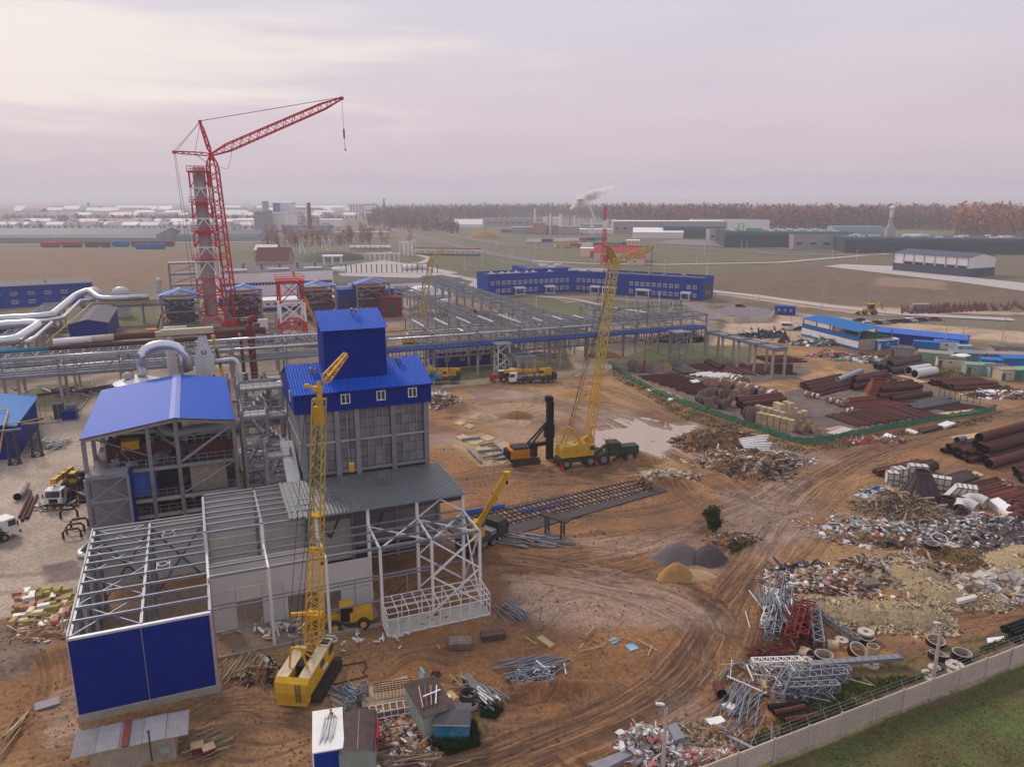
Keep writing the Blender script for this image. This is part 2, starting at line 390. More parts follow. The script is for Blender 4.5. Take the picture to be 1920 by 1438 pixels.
def axis(parts):
 out=[parts[0][0]]
 for a,b,st0,st1 in parts:
  x=a
  while x<b:
   t=(x-a)/(b-a);x+=st0*(st1/st0)**t;out.append(min(x,b))
 return np.unique(np.round(out,3))
xs=np.concatenate([-axis([(75,300,.6,8),(300,16000,40,1600)])[::-1],axis([(-75,60,.40,.40),(60,130,.40,1.2),(130,500,1.5,14),(500,16000,40,1600)])])
xs=np.unique(xs)
ys=axis([(-60,50,8,3),(50,130,.32,.45),(130,220,.5,1.3),(220,420,1.5,4),(420,800,4,14),(800,26000,60,2500)])
GX,GY=np.meshgrid(xs,ys)
X,Y=GX.ravel(),GY.ravel()
NV=len(X)
n_big=fbm(X/22,Y/22,1,4);n_mid=fbm(X/5,Y/5,5,4);n_fin=fbm(X/1.1,Y/1.1,9,3)
near=1-sstep(260,420,Y)
COL=np.empty((NV,3));COL[:]=(0.15,0.118,0.075)
WET=np.zeros(NV);TRK=[np.zeros((NV,3)),np.zeros((NV,3))];Z=(fbm(X/9,Y/9,21,3)-.5)*0.35*near+(n_fin-.5)*0.10*near
def px(pts):return[tuple(g(u,v)[:2])for u,v in pts]
def sdist(poly,mg=12.0):
 """signed distance (inside positive) to a polygon, on the ground points round it"""
 P=np.array(poly);lo=P.min(0)-mg;hi=P.max(0)+mg
 ix=np.nonzero((X>lo[0])&(X<hi[0])&(Y>lo[1])&(Y<hi[1]))[0]
 x,y=X[ix],Y[ix];d2=np.full(len(ix),1e9);ins=np.zeros(len(ix),bool);n=len(poly)
 for i in range(n):
  ax,ay=poly[i];bx,by=poly[(i+1)%n];ex,ey=bx-ax,by-ay
  t=np.clip(((x-ax)*ex+(y-ay)*ey)/(ex*ex+ey*ey+1e-9),0,1)
  d2=np.minimum(d2,(x-ax-t*ex)**2+(y-ay-t*ey)**2)
  ins^=((ay>y)!=(by>y))&(x<(bx-ax)*(y-ay)/(by-ay+1e-12)+ax)
 out=np.full(NV,-1e3);out[ix]=np.where(ins,1,-1)*np.sqrt(d2)
 return out
def paint(poly,col,edge=1.0,rough=1.5,amt=1.0,wet=None,col2=None,flat=0.0,dz=0.0,world=False):
 global COL,WET,Z
 d=sdist(poly if world else px(poly),12+edge+rough*1.5)+(n_mid-.5)*rough*2.2+(n_fin-.5)*rough*.5
 m=sstep(-edge,edge,d)*amt
 c=np.array(col)[None,:]
 if col2 is not None:
  t=sstep(.38,.62,n_mid*.6+n_fin*.4)[:,None];c=c*(1-t)+np.array(col2)[None,:]*t
 COL=COL*(1-m[:,None])+c*m[:,None]
 if wet is not None:WET=WET*(1-m)+wet*m
 if flat:Z=Z*(1-m*flat)+dz*m*flat
 return m
MUD,MUD_D,MUD_L,SANDC=(.315,.142,.051),(.075,.034,.018),(.34,.20,.13),(.45,.26,.115)
GRASS,GRASS2,BEIGE,GRAV=(.088,.112,.024),(.13,.105,.035),(.42,.325,.26),(.125,.095,.088)
paint([(-2500,372.6),(4500,372.6),(4500,470),(-2500,470)],(.14,.12,.085),60,40,col2=(.18,.14,.10))
paint([(-900,468),(372,468),(352,540),(-900,552)],(.23,.105,.058),3,6,col2=(.17,.10,.045))
paint([(-900,452),(420,450),(420,472),(-900,474)],(.15,.13,.08),4,4)
paint([(380,462),(560,455),(900,458),(1100,500),(900,520),(600,520),(380,508)],(.105,.115,.045),4,6,col2=(.15,.13,.06))
paint([(740,428),(940,422),(1300,440),(1720,478),(2300,520),(2300,560),(1500,560),(1000,498)],(.115,.118,.045),5,8,col2=(.16,.115,.06))
paint([(1330,520),(1560,495),(1700,520),(2400,565),(2400,610),(1700,590),(1500,585),(1340,545)],(.14,.09,.052),3,6,col2=(.17,.10,.06))
paint([(1740,430),(2400,420),(2400,500),(1860,480)],(.19,.12,.085),8,10,col2=(.14,.115,.07))
paint([(1690,575),(2400,545),(2400,590),(1700,592)],(.15,.07,.055),3,4)
paint([(1640,520),(1780,525),(1760,543),(1640,535)],(.34,.22,.15),3,5,.7)
paint([(-400,560),(250,560),(620,512),(940,520),(1010,560),(1380,560),(1430,640),(1200,700),(830,760),(300,800),(-600,830)],(.27,.20,.155),2,4,col2=(.17,.115,.085))  # plant zone soil, its colour darkened to stand for shade under the pipework
for P in([(60,722),(174,716),(165,748),(120,770),(60,772)],[(180,570),(300,560),(300,620),(240,625)],[(-100,588),(200,578),(140,600),(-100,604)],[(480,590),(545,585),(545,600),(480,602)],
[(830,682),(1060,668),(1085,690),(1010,706),(840,712)],[(1020,575),(1130,560),(1300,580),(1240,610),(1090,610)],[(1340,582),(1440,590),(1420,612),(1345,616)],
[(900,560),(1020,552),(1080,575),(980,600)],[(1100,690),(1240,645),(1420,650),(1420,680),(1200,705)],[(730,560),(820,556),(900,590),(820,600)],[(1075,640),(1150,645),(1110,665),(1080,660)],
[(1320,575),(1430,566),(1480,590),(1440,602)],[(430,470),(900,470),(1000,530),(640,545),(540,520)]):
 paint(P,(.085,.095,.03),.8,1.2,col2=(.12,.10,.045))
paint([(560,536),(720,528),(800,560),(760,585),(600,590)],(.30,.24,.21),2,1)
yard=[(700,715),(830,735),(960,702),(1080,690),(1150,690),(1400,690),(1430,640),(1500,628),(1700,630),(2400,680),(2600,900),(2300,1130),(1920,1212),(1640,1315),(1320,1445),(900,1700),(-600,1700),(-400,1180),(100,1150),(400,900),(560,740)]
paint(yard,MUD,1.2,1.6,col2=(.235,.104,.040))
M_yard=sstep(-1,1,sdist(px(yard)))
t=sstep(.46,.66,n_big)[:,None]*M_yard[:,None];COL=COL*(1-t*.55)+np.array(SANDC)*t*.55
t=sstep(.52,.64,fbm(X/7,Y/7,33,4))[:,None]*M_yard[:,None];COL=COL*(1-t*.5)+np.array((.12,.062,.038))*t*.6
for P in([(1150,688),(1230,680),(1500,682),(1522,700),(1500,712),(1370,720),(1460,735),(1560,700),(1700,712),(1870,770),(1700,800),(1505,833),(1400,800),(1290,750)],):
 paint(P,GRAV,.7,1.0,col2=(.17,.12,.10))
paint([(1370,722),(1440,742),(1620,704),(1560,690),(1520,704),(1440,718)],MUD,.8,1.2,col2=SANDC)
paint([(1060,655),(1092,650),(1152,690),(1130,700),(960,716),(830,726),(830,718),(960,704),(1080,694)],(.47,.35,.24),.6,.6)
paint([(1335,648),(1380,590),(1470,585),(1700,606),(1960,625),(2300,640),(2300,600),(1800,588),(1640,592),(1500,575),(1345,552),(1330,544),(1600,575),(1900,585),(2300,590),(2300,700),(1740,640),(1600,640),(1480,640)],(.46,.34,.25),1,2,col2=(.40,.26,.17))
paint([(1660,640),(1740,628),(2300,680),(2300,800),(1900,700),(1700,660)],(.16,.115,.06),1,2,col2=(.24,.155,.09))
paint([(1560,690),(1660,668),(1800,690),(2100,740),(2100,790),(1800,735),(1700,712)],(.20,.15,.07),1,1.5,col2=MUD)
paint([(900,735),(1050,735),(1110,770),(1000,800),(860,790)],(.38,.24,.15),2,2,.8)
paint([(-300,1230),(-200,980),(60,800),(150,775),(205,712),(290,706),(215,790),(170,900),(165,1000),(160,1085),(130,1140),(0,1160)],BEIGE,.35,.35,col2=(.35,.265,.21),flat=.85)
for P in([(-300,1090),(150,1068),(150,1076),(-300,1102)],[(-300,1124),(130,1100),(130,1108),(-300,1136)]):
 paint(P,(.30,.21,.155),.15,.1)
paint([(70,1060),(140,1050),(150,1082),(90,1092)],(.17,.12,.11),.4,.8)
paint([(-200,1190),(60,1165),(120,1200),(60,1260),(-200,1300)],(.17,.12,.11),.8,1.5,.8)
paint([(90,1290),(145,1280),(150,1380),(90,1400)],(.40,.26,.18),.8,1.0,.8)
paint([(410,1165),(520,1205),(620,1185),(720,1120),(640,1080),(420,1120)],(.36,.25,.185),.6,.8,.8)
for P,a in(([(1480,1330),(1560,1250),(1700,1235),(1920,1150),(2100,1120),(1920,1212),(1640,1315),(1420,1410),(1340,1445),(1330,1440)],.9),([(1700,1050),(1850,1010),(1900,1060),(1800,1110),(1720,1100)],.6),
([(850,1330),(930,1330),(950,1380),(880,1400)],.7),([(1150,700),(1400,815),(1500,842),(1480,850),(1290,790)],.5),([(1500,842),(1860,780),(1880,790),(1700,815),(1520,850)],.45),([(1380,985),(1410,1020),(1380,1035)],.7)):
 paint(P,(.075,.07,.02),.8,2.0,a,col2=(.17,.11,.045))
paint([(1300,1489),(1440,1433),(1740,1319),(1892,1257),(2300,1100),(2600,1800),(1200,1800)],GRASS,.5,.5,col2=(.10,.092,.027),flat=.6)
t=sstep(.45,.6,fbm(X/3.5,Y/3.5,77,4))[:,None]*sstep(0,.6,sdist(px([(1300,1489),(1440,1433),(1740,1319),(1892,1257),(2300,1100),(2600,1800),(1200,1800)])))[:,None]
COL=COL*(1-t*.5)+np.array((.105,.066,.025))*t*.5
paint([(836,824),(905,812),(945,828),(985,856),(960,870),(900,874),(860,846)],(.42,.30,.17),.3,.4,.85)
for P in([(1640,905),(1700,900),(1790,940),(1900,985),(1860,1000),(1720,955)],[(620,1300),(760,1268),(795,1305),(640,1355)]):
 paint(P,(.36,.25,.14),.4,.8,.7)
paint([(880,1000),(900,960),(1215,905),(1225,925),(1130,950),(990,975),(900,1010)],(.12,.085,.08),.5,.8)
def strokes(pts,width,depth=.16,dark=.8,freq=1.0,seed=0,twist=1.0):
 P=np.array(px(pts));acc=0
 for _ in range(2):
  Q=[P[0]]
  for i in range(len(P)-1):Q+=[P[i]*.75+P[i+1]*.25,P[i]*.25+P[i+1]*.75]
  P=np.array(Q+[P[-1]])
 lo=P.min(0)-width*1.5;hi=P.max(0)+width*1.5
 ix=np.nonzero((X>lo[0])&(X<hi[0])&(Y>lo[1])&(Y<hi[1]))[0]
 x,y=X[ix],Y[ix];k_=len(ix);best=np.full(k_,1e9);sd_=np.zeros(k_);al=np.zeros(k_)
 for i in range(len(P)-1):
  ax,ay=P[i];e=P[i+1]-P[i];L=math.hypot(*e)+1e-9
  t=np.clip(((x-ax)*e[0]+(y-ay)*e[1])/L**2,0,1)
  dx,dy=x-ax-t*e[0],y-ay-t*e[1];d=np.hypot(dx,dy)
  u=d<best
  sd_[u]=(d*np.sign(e[0]*dy-e[1]*dx))[u];al[u]=(acc+t*L)[u];best[u]=d[u];acc+=L
 w=width*(0.8+.5*vn(al/9,al*0+seed,seed))
 m=(1-sstep(.5,1.0,best/w))*sstep(-1,7,al)*(1-sstep(acc-7,acc+1,al))
 wob=(vn(al/14,sd_*.15,seed+3)-.5)*2.6*twist
 T_=TRK[(seed//7)%2];up=m>T_[ix,2];iu=ix[up];T_[iu,0]=(sd_+wob*.5)[up]+seed*3;T_[iu,1]=(al+seed*31)[up];T_[iu,2]=(m*dark)[up]
 r1=vn((sd_+wob)*freq,al/30,seed+5);r2=vn((sd_-wob)*freq*1.25,al/18,seed+6)
 rut=np.maximum(sstep(.55,.72,r1),sstep(.60,.76,r2))
 cl=.75+.5*(fbm(x/3,y/3,seed+8,2)-.5)
 Z[ix]=Z[ix]*(1-m*.5)-m*rut*depth*cl+m*(1-rut)*depth*.4
 k=(m*rut*dark*cl*.45)[:,None]
 COL[ix]=COL[ix]*(1-k)+np.array(MUD_D)*k
 k2=(m*(1-rut)*.55*dark)[:,None];COL[ix]=COL[ix]*(1-k2)+np.array((.20,.10,.048))*k2
for i,(pts,wd,dp,dk)in enumerate([
([(820,1470),(960,1420),(1150,1360),(1270,1270),(1350,1150),(1400,1070),(1450,1000),(1530,900),(1640,850),(1800,800),(2000,750)],3.6,.2,.95),
([(640,1500),(900,1440),(1100,1378),(1240,1300),(1330,1190),(1400,1060)],2.0,.16,.8),
([(880,1045),(1000,1050),(1150,1085),(1270,1110),(1360,1160),(1340,1240)],3.4,.2,.9),
([(1340,1180),(1310,1110),(1180,1075),(1020,1075),(900,1062)],2.2,.18,.8),
([(930,880),(1060,900),(1180,880),(1290,890),(1400,930),(1480,985)],3.2,.18,.85),
([(1000,1060),(1140,1040),(1260,1010),(1370,955),(1440,920),(1520,880)],3.4,.17,.8),
([(860,760),(960,745),(1090,760),(1180,800),(1280,850),(1380,905),(1460,960)],4.4,.17,.75),
([(1120,720),(1230,765),(1340,815),(1450,860),(1560,870)],3.2,.15,.75),
([(870,800),(980,770),(1040,800),(980,850),(880,850)],3.0,.15,.7),
([(1480,960),(1400,1010),(1330,1050),(1200,1065),(1060,1120),(960,1110)],2.4,.16,.7),
([(1560,930),(1480,1000),(1440,1080),(1420,1150),(1380,1240)],2.6,.12,.55),
([(1120,800),(1160,850),(1250,900),(1330,960)],2.4,.12,.6),
([(1000,960),(1110,970),(1230,960),(1330,930)],2.4,.12,.6),
([(1570,700),(1480,730),(1380,725),(1300,735)],2.4,.08,.4),([(1640,640),(1560,690),(1600,700),(1700,690)],2.2,.08,.4),
([(2100,760),(1800,790),(1650,830),(1560,860),(1500,850)],3.2,.14,.7),
([(0,1440),(200,1400),(420,1330),(620,1350)],3.0,.12,.55),([(60,1200),(100,1260),(80,1340),(0,1380)],3.0,.14,.5),
([(440,1330),(640,1230),(800,1210),(960,1190)],2.2,.10,.35),
([(1420,1200),(1600,1165),(1760,1150),(1900,1130)],2.0,.10,.45),
([(940,1010),(1080,1020),(1220,1000),(1350,985),(1440,990)],3.0,.12,.7),([(900,1080),(1050,1085),(1200,1120),(1330,1190),(1300,1290),(1150,1345)],2.4,.14,.8),([(900,720),(1010,745),(1120,790),(1150,850),(1100,900),(960,905)],3.2,.12,.7),([(1060,715),(1130,760),(1220,780),(1290,800),(1400,850)],3.0,.12,.75),([(820,900),(960,880),(1080,905),(1170,900)],3.0,.12,.7),([(1560,980),(1500,1060),(1450,1130),(1430,1200),(1380,1290),(1200,1400)],2.0,.12,.7),([(1620,900),(1560,950),(1480,960),(1400,980)],3.0,.12,.6),
([(1700,625),(1800,615),(1900,618),(2100,640)],3,.08,.4),([(1620,655),(1740,640),(1860,620),(1990,600)],3,.08,.4)]):
 strokes(pts,wd,dp,dk,seed=40+i*7)
PUD=[([(1122,808),(1180,800),(1190,785),(1225,800),(1262,812),(1320,830),(1310,842),(1260,842),(1215,858),(1180,842),(1140,828)],.16),
([(1268,798),(1300,795),(1310,804),(1280,812)],.13),
([(885,733),(940,731),(1000,735),(985,745),(900,746)],.10),
([(1380,955),(1440,935),(1490,960),(1510,995),(1450,1015),(1400,1000),(1370,975)],.10),
([(1460,838),(1530,850),(1550,862),(1500,868),(1470,850)],.12),
([(1400,940),(1470,912),(1480,918),(1420,945)],.10),
([(990,1105),(1100,1098),(1200,1110),(1300,1150),(1330,1165),(1200,1150),(1060,1160),(1000,1140)],.08),
([(1262,1330),(1290,1310),(1300,1350),(1270,1370)],.10),([(800,1340),(830,1345),(832,1390),(800,1395)],.10),
([(815,820),(835,818),(838,830),(815,832)],.10),([(780,583),(850,578),(850,585),(790,590)],.10)]
PZ=-0.10
WETC=(.26,.15,.105)
for P,dp in PUD:
 sd0=sdist(px(P))+(n_mid-.5)*3.2+(n_fin-.5)*.8
 m=sstep(-1.0,.6,sd0);halo=sstep(-3.4,-.2,sd0)
 Z=Z*(1-m*.55)-dp*m*1.05
 k=(halo*.75)[:,None];COL=COL*(1-k)+np.array(WETC)*k;WET=np.maximum(WET,halo*.8)
for P in([(960,1085),(1120,1075),(1260,1100),(1350,1170),(1200,1175),(1060,1190),(980,1150)],[(1000,1010),(1120,1000),(1300,985),(1330,1030),(1150,1040)],[(1350,920),(1500,900),(1540,1000),(1420,1060),(1350,1010)],
[(930,805),(1010,800),(1000,830),(930,830)],[(1080,760),(1190,770),(1180,800),(1090,800)],[(1300,1040),(1380,1040),(1350,1080),(1290,1070)]):
 m=sstep(-1.5,1.5,sdist(px(P))+(n_mid-.5)*5);k=(m*.62)[:,None]
 COL=COL*(1-k)+np.array((.36,.215,.145))*k;WET=np.maximum(WET,m*.45)
def mound(cx,cy,rx,ry,h,ang=0,seed=3,sharp=1.0):
 global Z
 dx,dy=X-cx,Y-cy;c_,s_=math.cos(ang),math.sin(ang)
 r=np.hypot((dx*c_+dy*s_)/rx,(-dx*s_+dy*c_)/ry)+(n_mid-.5)*.5
 Z=Z+h*(1-sstep(0,1,r))**sharp*(0.75+.5*n_fin)
for u,v,rx,ry,h,an in[(990,1300,8,1.8,1.1,.2),(1050,1296,6,1.4,.7,.3),(1180,1245,9,2,.35,.25),(1385,1020,4.5,3.5,1.1,0),(1250,905,8,3,1.3,-.2),(1180,850,6,2.5,1.3,-.15),(860,765,6,5,1.8,0),(1020,905,7,2.4,.6,0),
(60,1235,6,3,.8,.4),(1370,830,12,7,1.6,-.2),(1500,1150,10,6,.5,0),(960,860,4,2,.6,0),(1110,745,7,4,.9,0),(1120,1000,5,1.6,.5,.1),(1150,650,6,3,1.6,0),(1130,1415,6,1,.4,.3)]:
 w=g(u,v);mound(w.x,w.y,rx,ry,h,an)
Z+=M_yard*near*(vn(X/.45,Y/.45,91)>.86)*.10*(n_mid>.45)
COL*=(0.78+0.44*n_fin)[:,None]
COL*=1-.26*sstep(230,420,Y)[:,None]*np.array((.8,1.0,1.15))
COL*=1-.08*M_yard[:,None]
COL=np.clip(COL,0.004,0.9)
me=bpy.data.meshes.new('ground')
nx,ny=len(xs),len(ys)
me.vertices.add(NV);me.vertices.foreach_set('co',np.stack([X,Y,Z],1).ravel())
i0=(np.arange(ny-1)[:,None]*nx+np.arange(nx-1)[None,:]).ravel()
quads=np.stack([i0,i0+1,i0+nx+1,i0+nx],1).astype(np.int32)
nf=len(quads)
me.loops.add(nf*4);me.loops.foreach_set('vertex_index',quads.ravel())
me.polygons.add(nf);me.polygons.foreach_set('loop_start',np.arange(0,nf*4,4,dtype=np.int32))
me.polygons.foreach_set('loop_total',np.full(nf,4,np.int32))
me.polygons.foreach_set('use_smooth',np.ones(nf,bool))
me.update(calc_edges=True)
a_=me.attributes.new('yard','FLOAT','POINT');a_.data.foreach_set('value',(M_yard*sstep(-2,3,-sdist(px([(1300,1489),(1440,1433),(1740,1319),(1892,1257),(2300,1100),(2600,1800),(1200,1800)])))).astype(np.float32))
for nm_,T_ in(('track_a',TRK[0]),('track_b',TRK[1])):
 a_=me.attributes.new(nm_,'FLOAT_VECTOR','POINT');a_.data.foreach_set('vector',T_.ravel().astype(np.float32))
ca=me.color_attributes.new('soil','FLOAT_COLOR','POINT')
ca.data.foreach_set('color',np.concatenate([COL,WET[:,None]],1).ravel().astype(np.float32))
gm=bpy.data.materials.new('soil');gm.use_nodes=True
n,l=gm.node_tree.nodes,gm.node_tree.links;b=n['Principled BSDF']
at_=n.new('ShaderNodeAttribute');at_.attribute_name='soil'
geo=n.new('ShaderNodeNewGeometry')
def tn(s,d=6,r=.65):
 t=n.new('ShaderNodeTexNoise');t.inputs['Scale'].default_value=s;t.inputs['Detail'].default_value=d;t.inputs['Roughness'].default_value=r
 l.new(geo.outputs['Position'],t.inputs['Vector']);return t
t1=tn(2.2);t2=tn(.06,5,.6)
def mrn(t,a,c_,lo,hi):
 m_=n.new('ShaderNodeMapRange');m_.inputs[1].default_value=a;m_.inputs[2].default_value=c_;m_.inputs[3].default_value=lo;m_.inputs[4].default_value=hi
 l.new(t,m_.inputs[0]);return m_.outputs[0]
t9=tn(8,3,.7);f1=mrn(t1.outputs[0],.3,.7,.60,1.40);f9=mrn(t9.outputs[0],.3,.7,.72,1.28);f2=mrn(t2.outputs[0],.3,.7,.84,1.16)
mu=n.new('ShaderNodeMath');mu.operation='MULTIPLY';l.new(f1,mu.inputs[0]);l.new(f2,mu.inputs[1])
mu9=n.new('ShaderNodeMath');mu9.operation='MULTIPLY';l.new(mu.outputs[0],mu9.inputs[0]);l.new(f9,mu9.inputs[1])
scn=n.new('ShaderNodeVectorMath');scn.operation='SCALE';l.new(at_.outputs['Color'],scn.inputs[0]);l.new(mu9.outputs[0],scn.inputs['Scale'])
out=scn.outputs[0];hs=t1.outputs[0]
t3=tn(.5,5,.6);brk=mrn(t3.outputs[0],.38,.6,.35,1.0)
ay_=n.new('ShaderNodeAttribute');ay_.attribute_name='yard'
wv=tn(.045,2,.5);wm_=n.new('ShaderNodeVectorMath');wm_.operation='MULTIPLY_ADD';wm_.inputs[1].default_value=(34,34,0);l.new(wv.outputs['Color'],wm_.inputs[0]);l.new(geo.outputs['Position'],wm_.inputs[2])
wr=n.new('ShaderNodeVectorRotate');wr.rotation_type='Z_AXIS';wr.inputs['Angle'].default_value=-.35;l.new(wm_.outputs[0],wr.inputs['Vector'])
ws_=n.new('ShaderNodeVectorMath');ws_.operation='MULTIPLY';ws_.inputs[1].default_value=(.10,1.15,0);l.new(wr.outputs[0],ws_.inputs[0])
wn_=n.new('ShaderNodeTexNoise');wn_.inputs['Scale'].default_value=1;wn_.inputs['Detail'].default_value=4;wn_.inputs['Roughness'].default_value=.7;l.new(ws_.outputs[0],wn_.inputs['Vector'])
wk=n.new('ShaderNodeMath');wk.operation='MULTIPLY';l.new(mrn(wn_.outputs[0],.50,.62,0,1),wk.inputs[0]);l.new(ay_.outputs['Fac'],wk.inputs[1])
wp=n.new('ShaderNodeMath');wp.operation='MULTIPLY';l.new(wk.outputs[0],wp.inputs[0]);l.new(mrn(t2.outputs[0],.42,.58,.12,.75),wp.inputs[1])
mx0=n.new('ShaderNodeMix');mx0.data_type='RGBA';l.new(wp.outputs[0],mx0.inputs[0]);l.new(out,mx0.inputs[6]);mx0.inputs[7].default_value=(*MUD_D,1);out=mx0.outputs[2]
hw0=n.new('ShaderNodeMath');hw0.operation='MULTIPLY_ADD';hw0.inputs[1].default_value=-1.0;l.new(wp.outputs[0],hw0.inputs[0]);l.new(hs,hw0.inputs[2]);hs=hw0.outputs[0]
for nm_,fq in(('track_a',1.9),('track_b',2.2)):
 a_=n.new('ShaderNodeAttribute');a_.attribute_name=nm_
 sp_=n.new('ShaderNodeSeparateXYZ');l.new(a_.outputs['Vector'],sp_.inputs[0])
 vv_=n.new('ShaderNodeVectorMath');vv_.operation='MULTIPLY';vv_.inputs[1].default_value=(fq,.045,0);l.new(a_.outputs['Vector'],vv_.inputs[0])
 nn2_=n.new('ShaderNodeTexNoise');nn2_.inputs['Scale'].default_value=1.0;nn2_.inputs['Detail'].default_value=3.5;nn2_.inputs['Roughness'].default_value=.68;l.new(vv_.outputs[0],nn2_.inputs['Vector'])
 rr_=mrn(nn2_.outputs[0],.47,.57,0,1)
 k1=n.new('ShaderNodeMath');k1.operation='MULTIPLY';l.new(rr_,k1.inputs[0]);l.new(sp_.outputs[2],k1.inputs[1])
 k2=n.new('ShaderNodeMath');k2.operation='MULTIPLY';l.new(k1.outputs[0],k2.inputs[0]);l.new(brk,k2.inputs[1])
 k3=n.new('ShaderNodeMath');k3.operation='MULTIPLY';k3.inputs[1].default_value=1.0;l.new(k2.outputs[0],k3.inputs[0])
 pl_=n.new('ShaderNodeMath');pl_.operation='MULTIPLY';l.new(mrn(nn2_.outputs[0],.46,.36,0,.6),pl_.inputs[0]);l.new(sp_.outputs[2],pl_.inputs[1]);mp_=n.new('ShaderNodeMix');mp_.data_type='RGBA';l.new(pl_.outputs[0],mp_.inputs[0]);l.new(out,mp_.inputs[6]);mp_.inputs[7].default_value=(.36,.20,.10,1);out=mp_.outputs[2]
 mx_=n.new('ShaderNodeMix');mx_.data_type='RGBA';l.new(k3.outputs[0],mx_.inputs[0]);l.new(out,mx_.inputs[6]);mx_.inputs[7].default_value=(*MUD_D,1);out=mx_.outputs[2]
 hb_=n.new('ShaderNodeMath');hb_.operation='MULTIPLY_ADD';hb_.inputs[1].default_value=-1.6;l.new(k2.outputs[0],hb_.inputs[0]);l.new(hs,hb_.inputs[2]);hs=hb_.outputs[0]
l.new(out,b.inputs['Base Color'])
l.new(mrn(at_.outputs['Alpha'],0,1,.95,.32),b.inputs['Roughness'])
bp=n.new('ShaderNodeBump');bp.inputs['Strength'].default_value=.55;bp.inputs['Distance'].default_value=.12
l.new(hs,bp.inputs['Height']);l.new(bp.outputs[0],b.inputs['Normal'])
me.materials.append(gm)
link('ground',me,label='churned brown mud yard with tracks, fields beyond',kind='structure')
def gz(x,y):
 i=int(np.clip(np.searchsorted(ys,y),0,ny-1));j=int(np.clip(np.searchsorted(xs,x),0,nx-1));return float(Z[i*nx+j])
def gg(u,v):
 w=g(u,v);w.z=gz(w.x,w.y);return w
pm=bpy.data.materials.new('muddy_water');pm.use_nodes=True;b=pm.node_tree.nodes['Principled BSDF']
b.inputs['Base Color'].default_value=(.40,.27,.215,1);b.inputs['Roughness'].default_value=.12
pn=pm.node_tree.nodes.new('ShaderNodeTexNoise');pn.inputs['Scale'].default_value=1.6
pb=pm.node_tree.nodes.new('ShaderNodeBump');pb.inputs['Strength'].default_value=.05
pm.node_tree.links.new(pn.outputs[0],pb.inputs['Height']);pm.node_tree.links.new(pb.outputs[0],b.inputs['Normal'])
MT['muddy_water']=pm
for i,(P,dp)in enumerate(PUD):
 if i in(3,5,6,7,8,9):continue
 w=px(P);cx=sum(a for a,_ in w)/len(w);cy_=sum(c for _,c in w)/len(w)
 rx=max(abs(a-cx)for a,c in w)*1.05+1.0;ry=max(abs(c-cy_)for a,c in w)*1.05+1.0
 poly=[(cx+rx*math.cos(t*math.pi/12),cy_+ry*math.sin(t*math.pi/12))for t in range(24)]
 mb=MB();mb.add([(a,c,PZ-i*.006)for a,c in poly],[tuple(range(len(poly)))])
 mb.build('puddle','muddy_water',label='shallow puddle of milky brown water in the mud',kind='structure')
